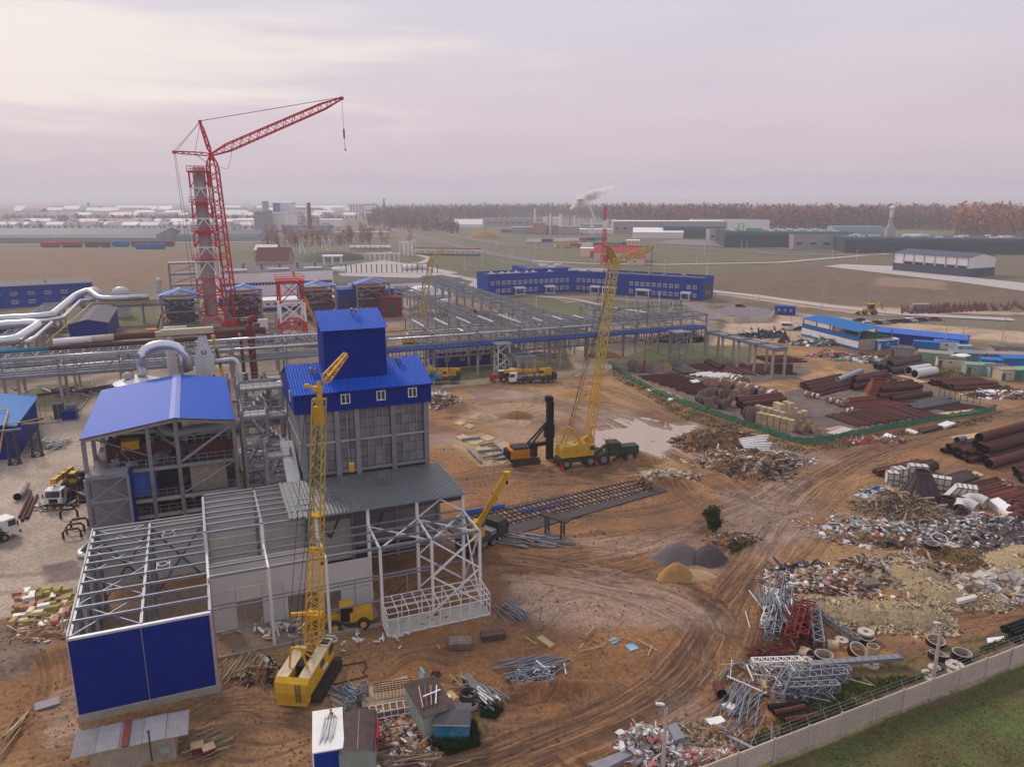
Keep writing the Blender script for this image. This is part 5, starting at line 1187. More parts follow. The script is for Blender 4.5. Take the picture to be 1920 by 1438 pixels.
b=MB();b.add([(-3.9,-1.6,1.2),(-3.4,-1.6,1.2),(-3.4,1.6,1.2),(-3.9,1.6,1.2),(-4.05,-1.3,2.1),(-3.9,-1.6,3.0),(-3.4,-1.6,3.36),(-3.4,1.6,3.36),(-3.9,1.6,3.0),(-4.05,1.3,2.1)],
[(0,3,2,1),(0,4,9,3),(4,5,8,9),(5,6,7,8),(0,1,6,5,4),(2,3,9,8,7)]);b.build('counterweight','yellow',t)
lbox('counterweight_slab',t,-3.95,-3.2,-1.4,1.4,.75,1.2,'yellow')
lbox('gangway',t,-3.3,1.6,-.5,.45,1.7,2.3,'steel_dark')
lbox('winch',t,-1.6,-.4,-.45,.4,2.3,3.3,'black');lbox('winch',t,.2,1.2,-.45,.4,2.3,3.1,'rust')
lbox('cab_roof',t,1.45,2.75,-1.6,-.55,3.52,3.66,'cream_top')
for x in(1.5,2.15):lbox('cab_window',t,x,x+.55,-1.66,-1.6,2.5,3.3,'window_glass')
lbox('cab_window',t,2.76,2.84,-1.5,-.65,2.4,3.35,'window_glass')
for x in(-.7,):lbox('side_window',t,x,x+.9,-1.65,-1.6,2.55,3.2,'window_glass')
lbox('roof_window',t,1.6,2.0,-1.5,-.7,3.67,3.7,'window_glass');lbox('roof_window',t,2.1,2.5,-1.5,-.7,3.67,3.7,'window_glass')
lbox('placard',t,-.1,.35,-1.66,-1.61,2.0,2.35,'white');lbox('placard',t,.6,.9,-1.66,-1.61,1.9,2.2,'white')
b=MB()
for y in(.1,.5):b.bar((-4.1,y-1,1.2),(-4.1,y-1,3.1),.06)
for k in range(7):b.bar((-4.1,-.9,1.4+k*.25),(-4.1,-.5,1.4+k*.25),.05)
b.build('ladder','steel_dark',t)
b=MB();b.bar((-2.0,-.9,3.3),(-2.2,-.5,5.6),.16);b.bar((-2.0,.9,3.3),(-2.2,.5,5.6),.16);b.bar((-2.2,-.5,5.6),(-2.2,.5,5.6),.18);b.bar((.8,-.4,3.3),(-2.2,-.4,5.6),.12);b.bar((.8,.4,3.3),(-2.2,.4,5.6),.12)
b.bar((-.4,-.8,3.4),(-.4,.8,4.5),.1);b.build('gantry','yellow',t)
ca_,sa_=math.cos(R(-83)),math.sin(R(-83))
def loc_(w):d=Vector(w)-Vector((-19.7,65.0,0));return Vector((d.x*ca_-d.y*sa_,d.x*sa_+d.y*ca_,d.z))
mb0,mb1=Vector((2.0,.1,2.2)),loc_((-18.2,69.6,27.6));mid=mb0.lerp(mb1,.42)
b=MB();b.truss(mb0,mid,1.45,1.15,18,.06,side=(0,1,0),tips=(True,False),taper=.06,rb=.028);b.build('lower_mast','yellow',t)
b=MB();b.truss(mid,mb1,1.1,1.0,24,.055,side=(0,1,0),tips=(False,False),rb=.026);b.build('upper_mast','yellow_pale',t)
b=MB();b.bc(mid,(.3,1.3,.5));b.bc(mb0.lerp(mb1,.56),(1.2,1.2,.12));b.bc(mb0.lerp(mb1,.16),(1.0,1.5,.5));b.bar(mb0.lerp(mb1,.17),mb0.lerp(mb1,.17)+Vector((-.3,2.4,-.2)),.3);b.build('mast_platform','yellow',t)
hd=mb1+Vector((0,0,.6))
b=MB();b.bar(mb1+Vector((-.5,-.4,-2.4)),hd+Vector((.2,0,1.1)),.3);b.bar(mb1+Vector((.5,.4,-2.4)),hd+Vector((.1,0,1.0)),.3);b.bc(hd+Vector((0,.1,.4)),(.6,.9,.45));b.bar(hd+Vector((0,0,.4)),hd+Vector((-.3,.9,.7)),.2);b.bc(hd+Vector((-.35,1.0,.75)),(.4,.4,.3));b.bc(hd+Vector((-.1,.1,-2.2)),(.6,.9,1.8));b.build('head','yellow',t)
jt=loc_((-17.9,76.5,29.2));jt2=hd+Vector((.3,-.4,1.0))
b=MB();b.truss(jt2,loc_((-16.2,72.9,31.2)),.7,.35,8,.055,side=(0,1,0),tips=(True,False),rb=.045);b.build('jib','yellow',t)
ropes('rope',t,[(Vector((-2.2,.3,5.6)),mb0.lerp(mb1,.9)),(Vector((-2.2,-.3,5.6)),mb0.lerp(mb1,.9)),(mb0.lerp(mb1,.2)+Vector((-.4,2.3,0)),hd+Vector((-.35,1.0,.8)))],.02)
b=MB();b.bar(Vector((1.6,-.3,3.0)),mb0.lerp(mb1,.22)+Vector((-1.5,0,-.5)),.1);b.bar(Vector((1.6,.6,3.0)),mb0.lerp(mb1,.2)+Vector((-1.9,.9,0)),.1);b.build('stop_strut','yellow',t)
hb=mb0.lerp(mb1,.16)+Vector((-.5,2.3,-1.4));b=MB();b.bc(hb,(.4,.6,.6));b.build('hook_block','steel_dark',t);ropes('hook_rope',t,[(hb,hb+Vector((0,0,2))),(hb,hb-Vector((0,0,3)))],.025)
ropes('hanging_rope',t,[(loc_((-16.2,72.9,31.0)),loc_((-16.2,72.9,20)))],.03);b=MB();b.bc(loc_((-16.2,72.9,19.6)),(.4,.4,.9));b.build('hook','yellow',t)
def wheel(b,x,y,r,w,mi=0,rim=1):
 b.tube([(x,y-w/2,r),(x,y+w/2,r)],r,16,mi);b.tube([(x,y-w/2-.03,r),(x,y+w/2+.03,r)],r*.5,10,rim)
def wheels(parent,pts,r,w,rim='steel_grey'):
 for x,y in pts:b=MB();wheel(b,x,y,r,w);b.build('wheel',['tyre',rim],parent)
base=Vector((11.2,128.2,0))
t=thing('wheeled_lattice_crane','old yellow lattice boom crane on a green wheeled carrier in the mud','crane',base,R(20))
lbox('carrier',t,-3.6,3.2,-1.3,1.3,1.0,1.7,'green_dark');wheels(t,[(x,y)for x in(-2.4,2.2)for y in(-1.45,1.45)],1.0,.65)
for x in(-3.4,3.2):
 for s in(-1,1):seg('outrigger',t,(x,s*1.2,1.3),(x+.1,s*2.3,.1),.28,.34,'red')
lbox('turntable',t,-1.2,1.2,-1.1,1.1,1.7,2.0,'steel_dark')
b=MB();b.prism([(-3.2,-1.4),(2.0,-1.4),(2.0,1.4),(-3.2,1.4)],2.0,3.7);b.build('house','yellow',t);lbox('house_roof',t,-3.0,1.8,-1.2,1.2,3.7,4.0,'yellow_pale')
lbox('cab',t,2.0,3.0,-1.4,-.2,2.0,3.9,'yellow');lbox('cab_window',t,2.2,3.04,-1.44,-.6,3.0,3.7,'window_glass')
b=MB()
for y in(-.7,.7):b.bar((-2.6,y,3.8),(-1.2,y,7.0),.22);b.bar((1.2,y,3.8),(-1.2,y,7.0),.2)
b.bar((-1.2,-.9,7.0),(-1.2,.9,7.0),.3);b.build('gantry','yellow',t)
cb,sb2=math.cos(R(-20)),math.sin(R(-20))
def l2(w):d=Vector(w)-base;return Vector((d.x*cb-d.y*sb2,d.x*sb2+d.y*cb,d.z))
foot,tip=Vector((2.4,0,2.4)),l2((17.2,130,35.6))
b=MB();b.bar((2.0,-.9,2.2),foot.lerp(tip,.1)+Vector((0,-.7,0)),.34);b.bar((2.0,.9,2.2),foot.lerp(tip,.1)+Vector((0,.7,0)),.34);b.bar((-.6,-.8,3.8),foot.lerp(tip,.09),.25);b.bar((-.6,.8,3.8),foot.lerp(tip,.09),.25);b.build('boom_foot','yellow',t)
b=MB();b.truss(foot.lerp(tip,.02),foot.lerp(tip,.45),1.15,1.15,22,.065,side=(0,1,0),tips=(True,False),taper=.1,rb=.032);b.build('lower_boom','yellow',t)
b=MB();b.truss(foot.lerp(tip,.45),tip,1.15,1.35,24,.075,side=(0,1,0),tips=(False,False),rb=.038);b.build('upper_boom','yellow_pale',t)
b=MB();b.bc(tip,(.9,1.4,.9),mi=0);b.build('head','yellow_pale',t)
b=MB();b.truss(tip,l2((24.3,133,37.8)),1.2,.6,10,.075,side=(0,1,0),rb=.035);b.build('jib','yellow_pale',t)
b=MB();b.truss(tip,l2((16.2,128,37.2))+Vector((-.4,0,1.2)),1.0,.5,4,.1,side=(0,1,0),rb=.05);b.build('back_strut','yellow_pale',t)
ropes('rope',t,[(Vector((-1.2,y,7)),foot.lerp(tip,.92))for y in(-.6,.6)]+[(Vector((-1.2,0,7)),l2((16.2,128,38.2))),(l2((16.2,128,38.3)),l2((24.3,133,37.9)))],.03)
ropes('hook_rope',t,[(l2((24.2,133,37.7)),l2((23.6,133,18)))],.03);b=MB();b.bc(l2((23.6,133,17.4)),(.35,.35,1.1));b.build('hook_block','rust_red',t)
bs=Vector((-29.5,240,0));t=thing('lattice_crane','slender yellow lattice crane rising behind the grey plant frames','crane',bs,0)
b=MB();b.truss((0,0,2.5),(4.3,0,27.6),1.3,1.3,18,.1,tips=(True,False),side=(1,0,0),rb=.07);b.build('boom','yellow_pale',t)
b=MB();b.truss((4.3,0,27.6),(8.6,0,30.8),1.0,.5,5,.1,side=(1,0,0),rb=.05);b.bar((4.3,0,27.6),(3.0,0,29.3),.3);b.build('jib','yellow_pale',t)
lbox('house',t,-5.5,-.2,-1.6,1.6,1.5,3.6,'yellow');tracks(t,-2.4,6,1.0,1.3,3.6)
ropes('rope',t,[((-4,0,3.6),(4.2,0,27))],.06)
t=thing('drilling_rig','orange and black drilling rig with upright mast on crawler tracks','drilling rig',(2.2,129.5,0),R(18))
tracks(t,0,5.0,.8,1.1,2.7);lbox('body',t,-3.0,1.2,-1.4,1.4,1.3,2.9,'orange');lbox('tail',t,-3.5,-3.0,-1.3,1.3,1.4,2.8,'black');lbox('engine_cover',t,-2.4,.4,-1.2,1.2,2.9,3.3,'truck_dark');lbox('cab',t,.6,2.0,-1.4,-.3,1.4,3.8,'black')
seg('arm',t,(1.2,.3,3.0),(4.2,.2,3.2),.6,.6,'black')
b=MB();b.bx(4.2,5.0,-.4,.4,.2,11.6);b.bx(4.0,5.2,-.6,.6,10.9,11.9);b.bc((4.7,0,5.5),(1.6,1.3,2.4));b.tube([(5.3,0,.1),(5.3,0,10.8)],.28,8);b.build('mast','black',t)
seg('strut',t,(.6,.8,3.0),(4.2,.3,7.0),.26,m='black');seg('strut',t,(.6,-.8,3.0),(4.2,-.3,7.0),.26,m='black')
t=thing('wheel_tractor','dark green heavy wheeled tractor parked behind the yellow crane','tractor',(18.5,130.3,0),R(15))
lbox('hood',t,.6,4.2,-1.0,1.0,1.4,2.9,'green_dark');lbox('cab',t,-1.4,.6,-1.2,1.2,1.4,3.8,'green_dark');lbox('cab_window',t,-1.2,.4,-1.24,-1.18,2.7,3.6,'window_glass');lbox('rear_frame',t,-4.2,-1.4,-.7,.7,1.2,1.9,'green_dark');seg('jib_arm',t,(-1.0,0,3.6),(-4.6,0,1.4),.5,.5,'green_dark')
wheels(t,[(x,y)for x in(-2.8,2.2)for y in(-1.4,1.4)],1.15,.8)
def truck_crane(label,loc,rz,ax,cabc='white',chassis='truck_dark',boomc='yellow',boom=None,tele=0,cabside=1,L=10.5,group=None,name='truck_crane'):
 t=thing(name,label,'truck crane',loc,rz,group)
 lbox('chassis',t,0,L,-1.2,1.2,.9,1.5,chassis)
 b=MB();b.add([(L-.2,-1.2,.8),(L+1.9,-1.2,.8),(L+1.9,1.2,.8),(L-.2,1.2,.8),(L-.2,-1.2,3.0),(L+1.6,-1.15,3.0),(L+1.6,1.15,3.0),(L-.2,1.2,3.0),(L+1.9,-1.2,1.9),(L+1.9,1.2,1.9)],
 [(0,3,2,1),(0,1,8,5,4),(1,2,9,8),(8,9,6,5),(2,3,7,6,9),(3,0,4,7),(4,5,6,7)]);b.build('cab',cabc,t)
 b=MB();b.add([(L+1.93,-1.0,1.95),(L+1.93,1.0,1.95),(L+1.66,1.0,2.85),(L+1.66,-1.0,2.85)],[(0,1,2,3)]);b.build('windscreen','window_glass',t)
 for s in(-1,1):lbox('side_window',t,L+.5,L+1.5,s*1.2-.03,s*1.2+.03,1.95,2.75,'window_glass');lbox('headlight',t,L+1.88,L+1.95,s*.9-.15,s*.9+.15,1.05,1.3,'white')
 lbox('bumper',t,L+1.85,L+2.1,-1.2,1.2,.6,1.0,chassis)
 wheels(t,[(x,s*1.05)for x in ax for s in(-1,1)],.58,.42)
 lbox('turntable',t,1.6,4.2,-1.1,1.1,1.5,2.0,'steel_dark');lbox('upper_body',t,1.0,3.4,-1.1,.1,2.0,3.2,boomc);lbox('crane_cab',t,3.0,4.4,.25,1.2,2.0,3.6,boomc);lbox('crane_window',t,3.5,4.45,.2,1.25,2.7,3.4,'window_glass')
 p0,p1=boom or((1.2,-.3,3.4),(L+2.6,-.3,3.2));p0,p1=Vector(p0),Vector(p1)
 seg('boom',t,p0,p0.lerp(p1,.62 if tele else 1),.62,.72,boomc)
 if tele:seg('boom_section',t,p0.lerp(p1,.62),p0.lerp(p1,.85),.5,.56,'steel_dark' if tele==2 else boomc);seg('boom_section',t,p0.lerp(p1,.85),p1,.36,.42,'yellow' if tele==2 else boomc)
 b=MB();b.bc(p1,(.7,.8,.8));b.build('boom_head',boomc,t)
 seg('ram',t,(3.8,-.3,2.2),p0.lerp(p1,.35),.28,m='steel_grey')
 for s in(-1,1):
  for x in ax:lbox('fender',t,x-.62,x+.62,s*1.0-.28,s*1.0+.28,1.2,1.27,chassis)
  lbox('tank',t,L*.42,L*.58,s*1.0-.25,s*1.0+.25,.55,1.1,'steel_grey');lbox('mirror',t,L+1.6,L+1.7,s*1.42-.08,s*1.42+.08,1.8,2.5,'black');lbox('indicator',t,L+1.9,L+1.96,s*1.05-.1,s*1.05+.1,1.4,1.5,'orange')
 lbox('grille',t,L+1.9,L+1.97,-.6,.6,1.1,1.75,'black');lbox('winch',t,.7,1.3,-.9,0,2.1,2.8,'steel_dark');lbox('counterweight',t,-.1,.9,-1.15,1.15,1.6,2.5,'truck_dark');lbox('tool_box',t,L-1.6,L-.4,-1.0,1.0,1.5,2.1,'steel_grey')
 ropes('hook_rope',t,[(p1,p1-Vector((0,0,.9)))],.03);b=MB();b.bc(p1-Vector((0,0,1.1)),(.3,.25,.5));b.build('hook_block','black',t)
 for f in(.3,.62):b=MB();b.bc(p0.lerp(p1,f),(.2,.78,.9));b.build('boom_collar','steel_dark',t)
 for x in(.3,L-1.2):
  for s in(-1,1):seg('outrigger',t,(x,s*1.2,1.0),(x,s*1.25,.2),.25,m='steel_grey')
 return t
w=g(1042,716);truck_crane('white-cab truck crane with its yellow boom stowed, on the sandy track',w,R(190),(1.6,2.9,6.2,8.2))
w=g(863,718);t=truck_crane('blue-cab lorry with yellow lattice boom folded over it',w,R(186),(1.6,5.6),'truck_blue','truck_dark','yellow',((0,0,3.6),(9.3,0,3.8)),L=6.2)
w=g(140,900);truck_crane('white-cab truck crane standing against the open boiler hall',S(-7.5,66.5),TH+R(258),(1.6,2.9,5.2,7.6),boom=((1.2,-.3,3.4),(8.5,-.3,3.9)),L=8.6)
w=g(34,1000)-Vector((math.cos(R(62)),math.sin(R(62)),0))*8.6;truck_crane('yellow truck crane with white cab at the left edge, boom raised',w,R(62),(1.6,2.9,6.2),boom=((2.0,-.3,3.2),(5.8,-.3,7.6)),L=6.4)
def w2l(w,loc,rz):d=Vector(w)-Vector(loc);c_,s_=math.cos(-rz),math.sin(-rz);return Vector((d.x*c_-d.y*s_,d.x*s_+d.y*c_,d.z))
lc=(-6.6,92.6,0);truck_crane('mud-stained truck crane beside the hall, yellow boom raised over the yard',lc,R(52),(1.0,2.2,5.0,6.4),'green_dark','truck_dark','yellow',(w2l((-5.0,95,2.6),lc,R(52)),w2l((-.7,95,10.6),lc,R(52))),0,L=6.4)
truck_crane('yellow telescopic crane rising between the hall roof and stair towers',(-55.6,149,0),R(200),(1.0,2.2,5.0),'yellow','truck_dark','yellow',(w2l((-56.8,149,4.0),(-55.6,149,0),R(200)),w2l((-59.2,149,19.3),(-55.6,149,0),R(200))),2,L=6)
truck_crane('crane with black telescopic boom leaning before the white hall',(-58.5,240,0),R(180),(1.0,2.2,5.0),'yellow','truck_dark','orange',(w2l((-60.9,240,3.4),(-58.5,240,0),R(180)),w2l((-68.4,240,23.6),(-58.5,240,0),R(180))),2,L=6)
t=thing('excavator','orange excavator arm folded under the leftmost boiler frame','excavator',S(-1.5,214),TH)
tracks(t,0,4.5,.7,1.0,2.6);lbox('body',t,-2,1.6,-1.3,1.3,1.2,2.8,'orange');seg('boom',t,(1.2,0,2.4),(3.0,0,7.5),.5,m='steel_dark');seg('stick',t,(3.0,0,7.5),(5.6,0,5.0),.4,m='orange')
hl=thing('wheel_loader','yellow wheel loader with muddy bucket raised inside the steel hall','loader',S(25.0,6.6),TH+R(172))
lbox('rear_body',hl,-3.8,-.8,-1.0,1.0,1.1,2.5,'yellow');lbox('cab',hl,-1.2,.4,-.9,.9,1.3,3.3,'black');lbox('cab_roof',hl,-1.3,.5,-1.0,1.0,3.3,3.45,'yellow');lbox('front_frame',hl,.4,2.2,-.6,.6,1.0,1.8,'yellow')
wheels(hl,[(x,s*1.15)for x in(-2.5,1.2)for s in(-1,1)],.85,.6,'yellow')
for s in(-.55,.55):seg('lift_arm',hl,(.8,s,2.0),(3.6,s,1.2),.22,.4,'yellow')
b=MB();b.add([(3.5,-1.4,.2),(3.5,1.4,.2),(3.4,1.4,1.5),(3.4,-1.4,1.5),(4.8,-1.4,.1),(4.8,1.4,.1)],[(0,1,2,3),(0,4,5,1),(0,3,4),(1,5,2),(3,2,1,0),(1,5,4,0)]);b.build('bucket','dirt',hl);hl.scale=(.82,.82,.82)
def tractor(lab,loc,rz,c):
 t=thing('tractor',lab,'tractor',loc,rz);lbox('hood',t,.4,2.6,-.45,.45,1.0,1.9,c);lbox('cab',t,-1.2,.4,-.8,.8,1.0,2.9,'steel_dark');lbox('cab_roof',t,-1.3,.5,-.9,.9,2.9,3.05,'white')
 wheels(t,[(-.7,-1.0),(-.7,1.0)],.9,.45,'yellow');wheels(t,[(2.0,-.9),(2.0,.9)],.55,.32,'yellow');seg('exhaust',t,(1.4,.3,1.9),(1.4,.3,2.9),.1,m='black');return t
tractor('red tractor with dark cab standing under the pipe rack',g(938,716),R(190),'red');tractor('dark tractor behind the white-cab truck crane nose',g(958,712),R(150),'rust');tractor('blue tractor on the sandy patch under the far racks',g(888,592),R(80),'truck_blue')
t=thing('backhoe_loader','yellow backhoe loader on the gravel edge beside the parked cars','loader',g(1632,590),R(180))
lbox('body',t,-1.5,3.0,-1.0,1.0,1.2,2.4,'orange');lbox('cab',t,-1.0,1.2,-.9,.9,2.4,4.2,'glass_car');lbox('cab_roof',t,-1.2,1.4,-1,1,4.2,4.45,'yellow');wheels(t,[(-1.2,-1.1),(-1.2,1.1)],1.0,.5);wheels(t,[(2.4,-1.1),(2.4,1.1)],.7,.4)
seg('backhoe_boom',t,(-1.6,0,2.0),(-3.6,0,5.2),.5,m='yellow');seg('backhoe_stick',t,(-3.6,0,5.2),(-4.6,0,2.0),.4,m='orange');seg('loader_arm',t,(2.0,0,2.2),(5.0,0,.9),.5,.4,'orange')
b=MB();b.add([(4.8,-1.2,.2),(4.8,1.2,.2),(4.7,1.2,1.3),(4.7,-1.2,1.3),(6.0,-1.2,.1),(6.0,1.2,.1)],[(0,1,2,3),(0,4,5,1),(0,3,4),(1,5,2)]);b.build('bucket','rust',t)
def car(label,loc,rz,c,name='parked_car',van=False,group=None):
 t=thing(name,label,'van' if van else 'car',loc,rz,group);L,Wd,H=(5.8,2.0,2.6)if van else(4.4,1.75,1.45)
 prof=[(-L/2,.3),(L/2,.3),(L/2,.75),(L/2-.9,.95),(L*.14,H),(-L*.40,H),(-L/2,.95)]if not van else[(-L/2,.35),(L/2,.35),(L/2,1.1),(L/2-.8,1.35),(L/2-1.7,H),(-L/2,H)]
 n=len(prof);b=MB();vs=[(x,-Wd/2,z)for x,z in prof]+[(x,Wd/2,z)for x,z in prof]
 b.add(vs,[tuple(range(n)),tuple(range(2*n-1,n-1,-1))]+[(i,n+i,n+(i+1)%n,(i+1)%n)for i in range(n)]);b.build('body',c,t)
 if van:
  for s in(-1,1):lbox('side_window',t,-L*.42,L*.2,s*Wd/2-.03,s*Wd/2+.03,1.5,2.2,'glass_car')
 else:
  for s in(-1,1):lbox('side_window',t,-L*.33,L*.13,s*(Wd/2)-.03,s*Wd/2+.03,.98,1.3,'glass_car')
 wheels(t,[(x,s*(Wd/2-.08))for x in(-L*.31,L*.31)for s in(-1,1)],.33,.22);return t
car('white minibus parked before the open blue canopy',g(1478,618),R(-14),'plastic_white','minibus',True)
for lab,u,v,c in(('dark car half hidden beside the white minibus',1499,619,'car_navy'),('dark car alone on the pale gravel, above the car row',1610,603,'car_navy'),('silver car first in the row by the blue canopy',1628,610,'car_silver'),('navy car second in the parked row',1645,608,'car_navy'),('silver-blue car third in the parked row',1657,607.5,'car_silver'),
('black car fourth in the parked row',1668,606.5,'car_navy'),('dark car fifth in the parked row',1683,605,'car_navy'),('dark blue car sixth in the parked row',1697,604.5,'car_navy'),('white car seventh in the parked row',1708,603.5,'plastic_white'),('dark maroon car eighth in the parked row',1718,602.5,'car_maroon'),('navy car last in the parked row',1729,602,'car_navy'),('dark red car parked apart at the end',1753,601,'car_maroon')):
 car(lab,g(u,v),R(-12 if u>1612 else 170),c)
car('dark red car on the asphalt behind the pale wall',g(1388,576),R(-10),'car_maroon')
car('black car on the dirt by the container yard, partly hidden',g(1418,632),R(-60),'car_navy')
# ================================================================== blue office building
def share_window(w,h,fm='steel_white',mull=1):
 t_=bpy.data.objects.new('tmp',None);f=window(t_,(0,0,0),w,h,fm=fm,mull=mull);fme=f.data;pme=f.children[0].data
 for o in(f.children[0],f,t_):bpy.data.objects.remove(o)
 def put(parent,x,y,z,rz=0):
  a=link('window',fme,parent,(x,y,z),rz);link('pane',pme,a);return a
 return put
OW=share_window(1.7,1.7,mull=1)
t=thing('office_building','dark blue two-storey office building with two angled wings and white entrance canopies','building',(-11.6,369.5,0),0)
O3=Vector((-11.6,369.5,0));A_,B_,C_=Vector((-11.6,369.5)),Vector((31.0,388.0)),Vector((87.6,351.0));H_=9.6
def wing(a,c,dep,skips,first,z=(2.2,6.0),nm='wall'):
 d=(c-a);L=d.length;d=d/L;nrm=Vector((-d.y,d.x));rz=math.atan2(d.y,d.x)
 poly=[a,c,c+nrm*dep,a+nrm*dep];poly=[(q.x-O3.x,q.y-O3.y)for q in poly]
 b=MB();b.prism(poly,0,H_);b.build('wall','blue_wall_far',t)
 ins=[a+(d+nrm)*.8,c+(-d+nrm)*.8,c+(-d-nrm)*.8+nrm*dep,a+(d-nrm)*.8+nrm*dep]
 b=MB();b.prism([(q.x-O3.x,q.y-O3.y)for q in ins],H_+.01,H_+.06);b.build('flat_roof','roof_dark',t)
 b=MB()
 for i in range(4):p_,q_=poly[i],poly[(i+1)%4];b.bar((*p_,H_+.4),(*q_,H_+.4),.3,.8)
 b.build('parapet','blue_wall_far',t)
 x=first
 while x<L-2:
  for zz in z:
   if not any(s[0]<=x<=s[1]and zz in s[2]for s in skips):
    w=a+d*x-Vector((O3.x,O3.y))-nrm*.02;OW(t,w.x,w.y,zz,rz)
  x+=2.9
 return d,nrm,L
d,nn_,L=wing(A_,B_,15,[(0,4,(2.2,)),(12,15,(2.2,)),(28,32,(2.2,))],2.4)
d2,nn2,L2=wing(B_,C_,15,[(24,31,(2.2,6.0)),(10,20,(2.2,)),(33,38,(2.2,)),(57,60,(2.2,6.0)),(2,4,())],3.0)
b=MB();q0=A_+nn_*12+d*8;b.prism([(x-O3.x,y-O3.y)for x,y in((8,384),(30,392),(24,418),(0,408))],0,11.5);b.build('rear_wing','blue_wall_far',t)
b=MB();b.prism([(x-O3.x,y-O3.y)for x,y in((9,386),(29,393),(23,416.5),(1.5,407))],11.6,11.7);b.build('flat_roof','roof_dark',t)
for(c0,dd,nr,x,w)in((A_,d,nn_,13.5,5),(A_,d,nn_,30,5),(B_,d2,nn2,11,5),(B_,d2,nn2,17.5,7),(B_,d2,nn2,35.5,7),(B_,d2,nn2,58,4.5)):
 e=c0+dd*x-Vector((O3.x,O3.y));f=e+dd*w;g1,g2=e-nr*2.6,f-nr*2.6
 b=MB();b.prism([tuple(g1),tuple(g2),tuple(f-nr*.05),tuple(e-nr*.05)],3.0,3.8);b.build('canopy','white_far',t)
 for q_ in(g1+dd*.3+nr*.3,g2-dd*.3+nr*.3):seg('canopy_post',t,(q_.x,q_.y,0),(q_.x,q_.y,3.0),.3,m='white_far')
 m_=(e+f)/2+dd*-1.2;m2=(e+f)/2+dd*1.2;b=MB();b.prism([tuple(m_-nr*.08),tuple(m2-nr*.08),tuple(m2+nr*.1),tuple(m_+nr*.1)],.1,2.8);b.build('door','window_glass',t)
 b=MB();b.prism([tuple(g1-nr*1.5),tuple(g2-nr*1.5),tuple(f-nr*.1),tuple(e-nr*.1)],0,.35);b.build('steps','paving_far',t)
e=C_-Vector((O3.x,O3.y))-d2*-.05;f=e+nn2*3;f2=e+nn2*12
b=MB();b.add([(f.x,f.y,.5),(f2.x,f2.y,.5),(f2.x,f2.y,7),(f.x,f.y,7)],[(0,1,2,3)]);b.build('glazed_end','window_glass',t)
for k in range(16):
 x,dd,nr,c0=(4+k*4.4,d,nn_,A_)if k<9 else(6+(k-9)*8.2,d2,nn2,B_);q_=c0+dd*x+nr*rnd.uniform(2,9)-Vector((O3.x,O3.y));b=MB();b.bc((q_.x,q_.y,H_+.8),(1.4,1.2,1.2));b.bar((q_.x-1.5,q_.y,H_+.5),(q_.x+2,q_.y,H_+.6),.4);b.build('roof_unit','white_far' if k<9 else 'grey_wall',t)
for k,(x,y)in enumerate(((14,398),(22,402),(18,390))):lbox('roof_unit',t,x-O3.x,x-O3.x+4,y-O3.y,y-O3.y+1.5,11.7,12.8,'white_far')
lbox('roof_screen',t,30,60,22,23,H_+.1,H_+1.5,'white_far')
# ================================================================== roads and paving beyond the plant (thin sheets over the fields)
def sheet(name,pts,m,z,label=None,kind='structure'):
 b=MB();w=[g(u,v)for u,v in pts];b.add([(q.x,q.y,z)for q in w],[tuple(range(len(w)))]);return b.build(name,m,None,kind=kind,label=label)
def road(name,pts,w,m,z,label):
 P=[g(u,v)for u,v in pts];b=MB();vs=[]
 for i,p in enumerate(P):
  d=(P[min(i+1,len(P)-1)]-P[max(i-1,0)]).normalized();n_=Vector((-d.y,d.x,0));vs+=[p-n_*w/2+Vector((0,0,z)),p+n_*w/2+Vector((0,0,z))]
 b.add(vs,[(2*i,2*i+2,2*i+3,2*i+1)for i in range(len(P)-1)]);return b.build(name,m,None,kind='structure',label=label)
road('road',[(700,422),(760,437),(850,460),(930,478),(1000,490),(1080,507)],16,'asphalt_far',.30,'main road running diagonally through the meadows')
road('road',[(880,450),(1000,462),(1090,455),(1240,462),(1500,480),(1700,478),(2100,450)],9,'asphalt_far',.36,'cross road in front of the dark halls')
road('road',[(1000,490),(1100,495),(1250,497),(1460,493),(1640,478),(1760,470)],7,'paving_far',.33,'pale track crossing the right meadows')
road('road',[(720,405),(860,445),(960,462),(1060,470)],10,'asphalt_far',.34,'second road behind the meadows')
road('road',[(1330,546),(1420,556),(1560,576),(1700,590),(1900,600)],8,'paving_far',.24,'road edging the dark field at the right')
road('path',[(1010,556),(1080,562),(1150,578),(1240,590)],3,'paving_far',.20,'path across the office lawn');road('path',[(900,540),(1000,556),(1140,560),(1300,574),(1340,600)],7,'asphalt_far',.17,'drive along the office front')
road('path',[(600,498),(700,500),(790,494),(808,485),(780,478)],6,'paving_far',.28,'curved paving of the memorial square');road('road',[(820,512),(900,528),(880,545),(840,560)],8,'paving_far',.22,'pale drive left of the office')
sheet('paving',[(620,502),(720,488),(800,500),(860,512),(780,522),(640,518)],'paving_far',.18,'pale paved square behind the white hall')
sheet('paving',[(1545,500),(1580,496),(1680,500),(1690,507),(1850,524),(2000,540),(2000,558),(1800,530)],'paving_far',.24,'concrete apron round the grey and white warehouse')
sheet('parking_lot',[(1230,458),(1700,478),(1690,474),(1420,455),(1260,450)],'asphalt_far',.44,'car park before the dark halls')
sheet('asphalt_yard',[(1340,583),(1372,571),(1440,579),(1460,590),(1440,600),(1345,590)],'asphalt_far',.16,'asphalt yard with red car behind the pale wall')
t=thing('concrete_wall','pale concrete wall round the asphalt yard beside the office','wall',g(1342,597),0)
wp=[(1342,597),(1375,606),(1440,604),(1452,592)];o=g(1342,597)
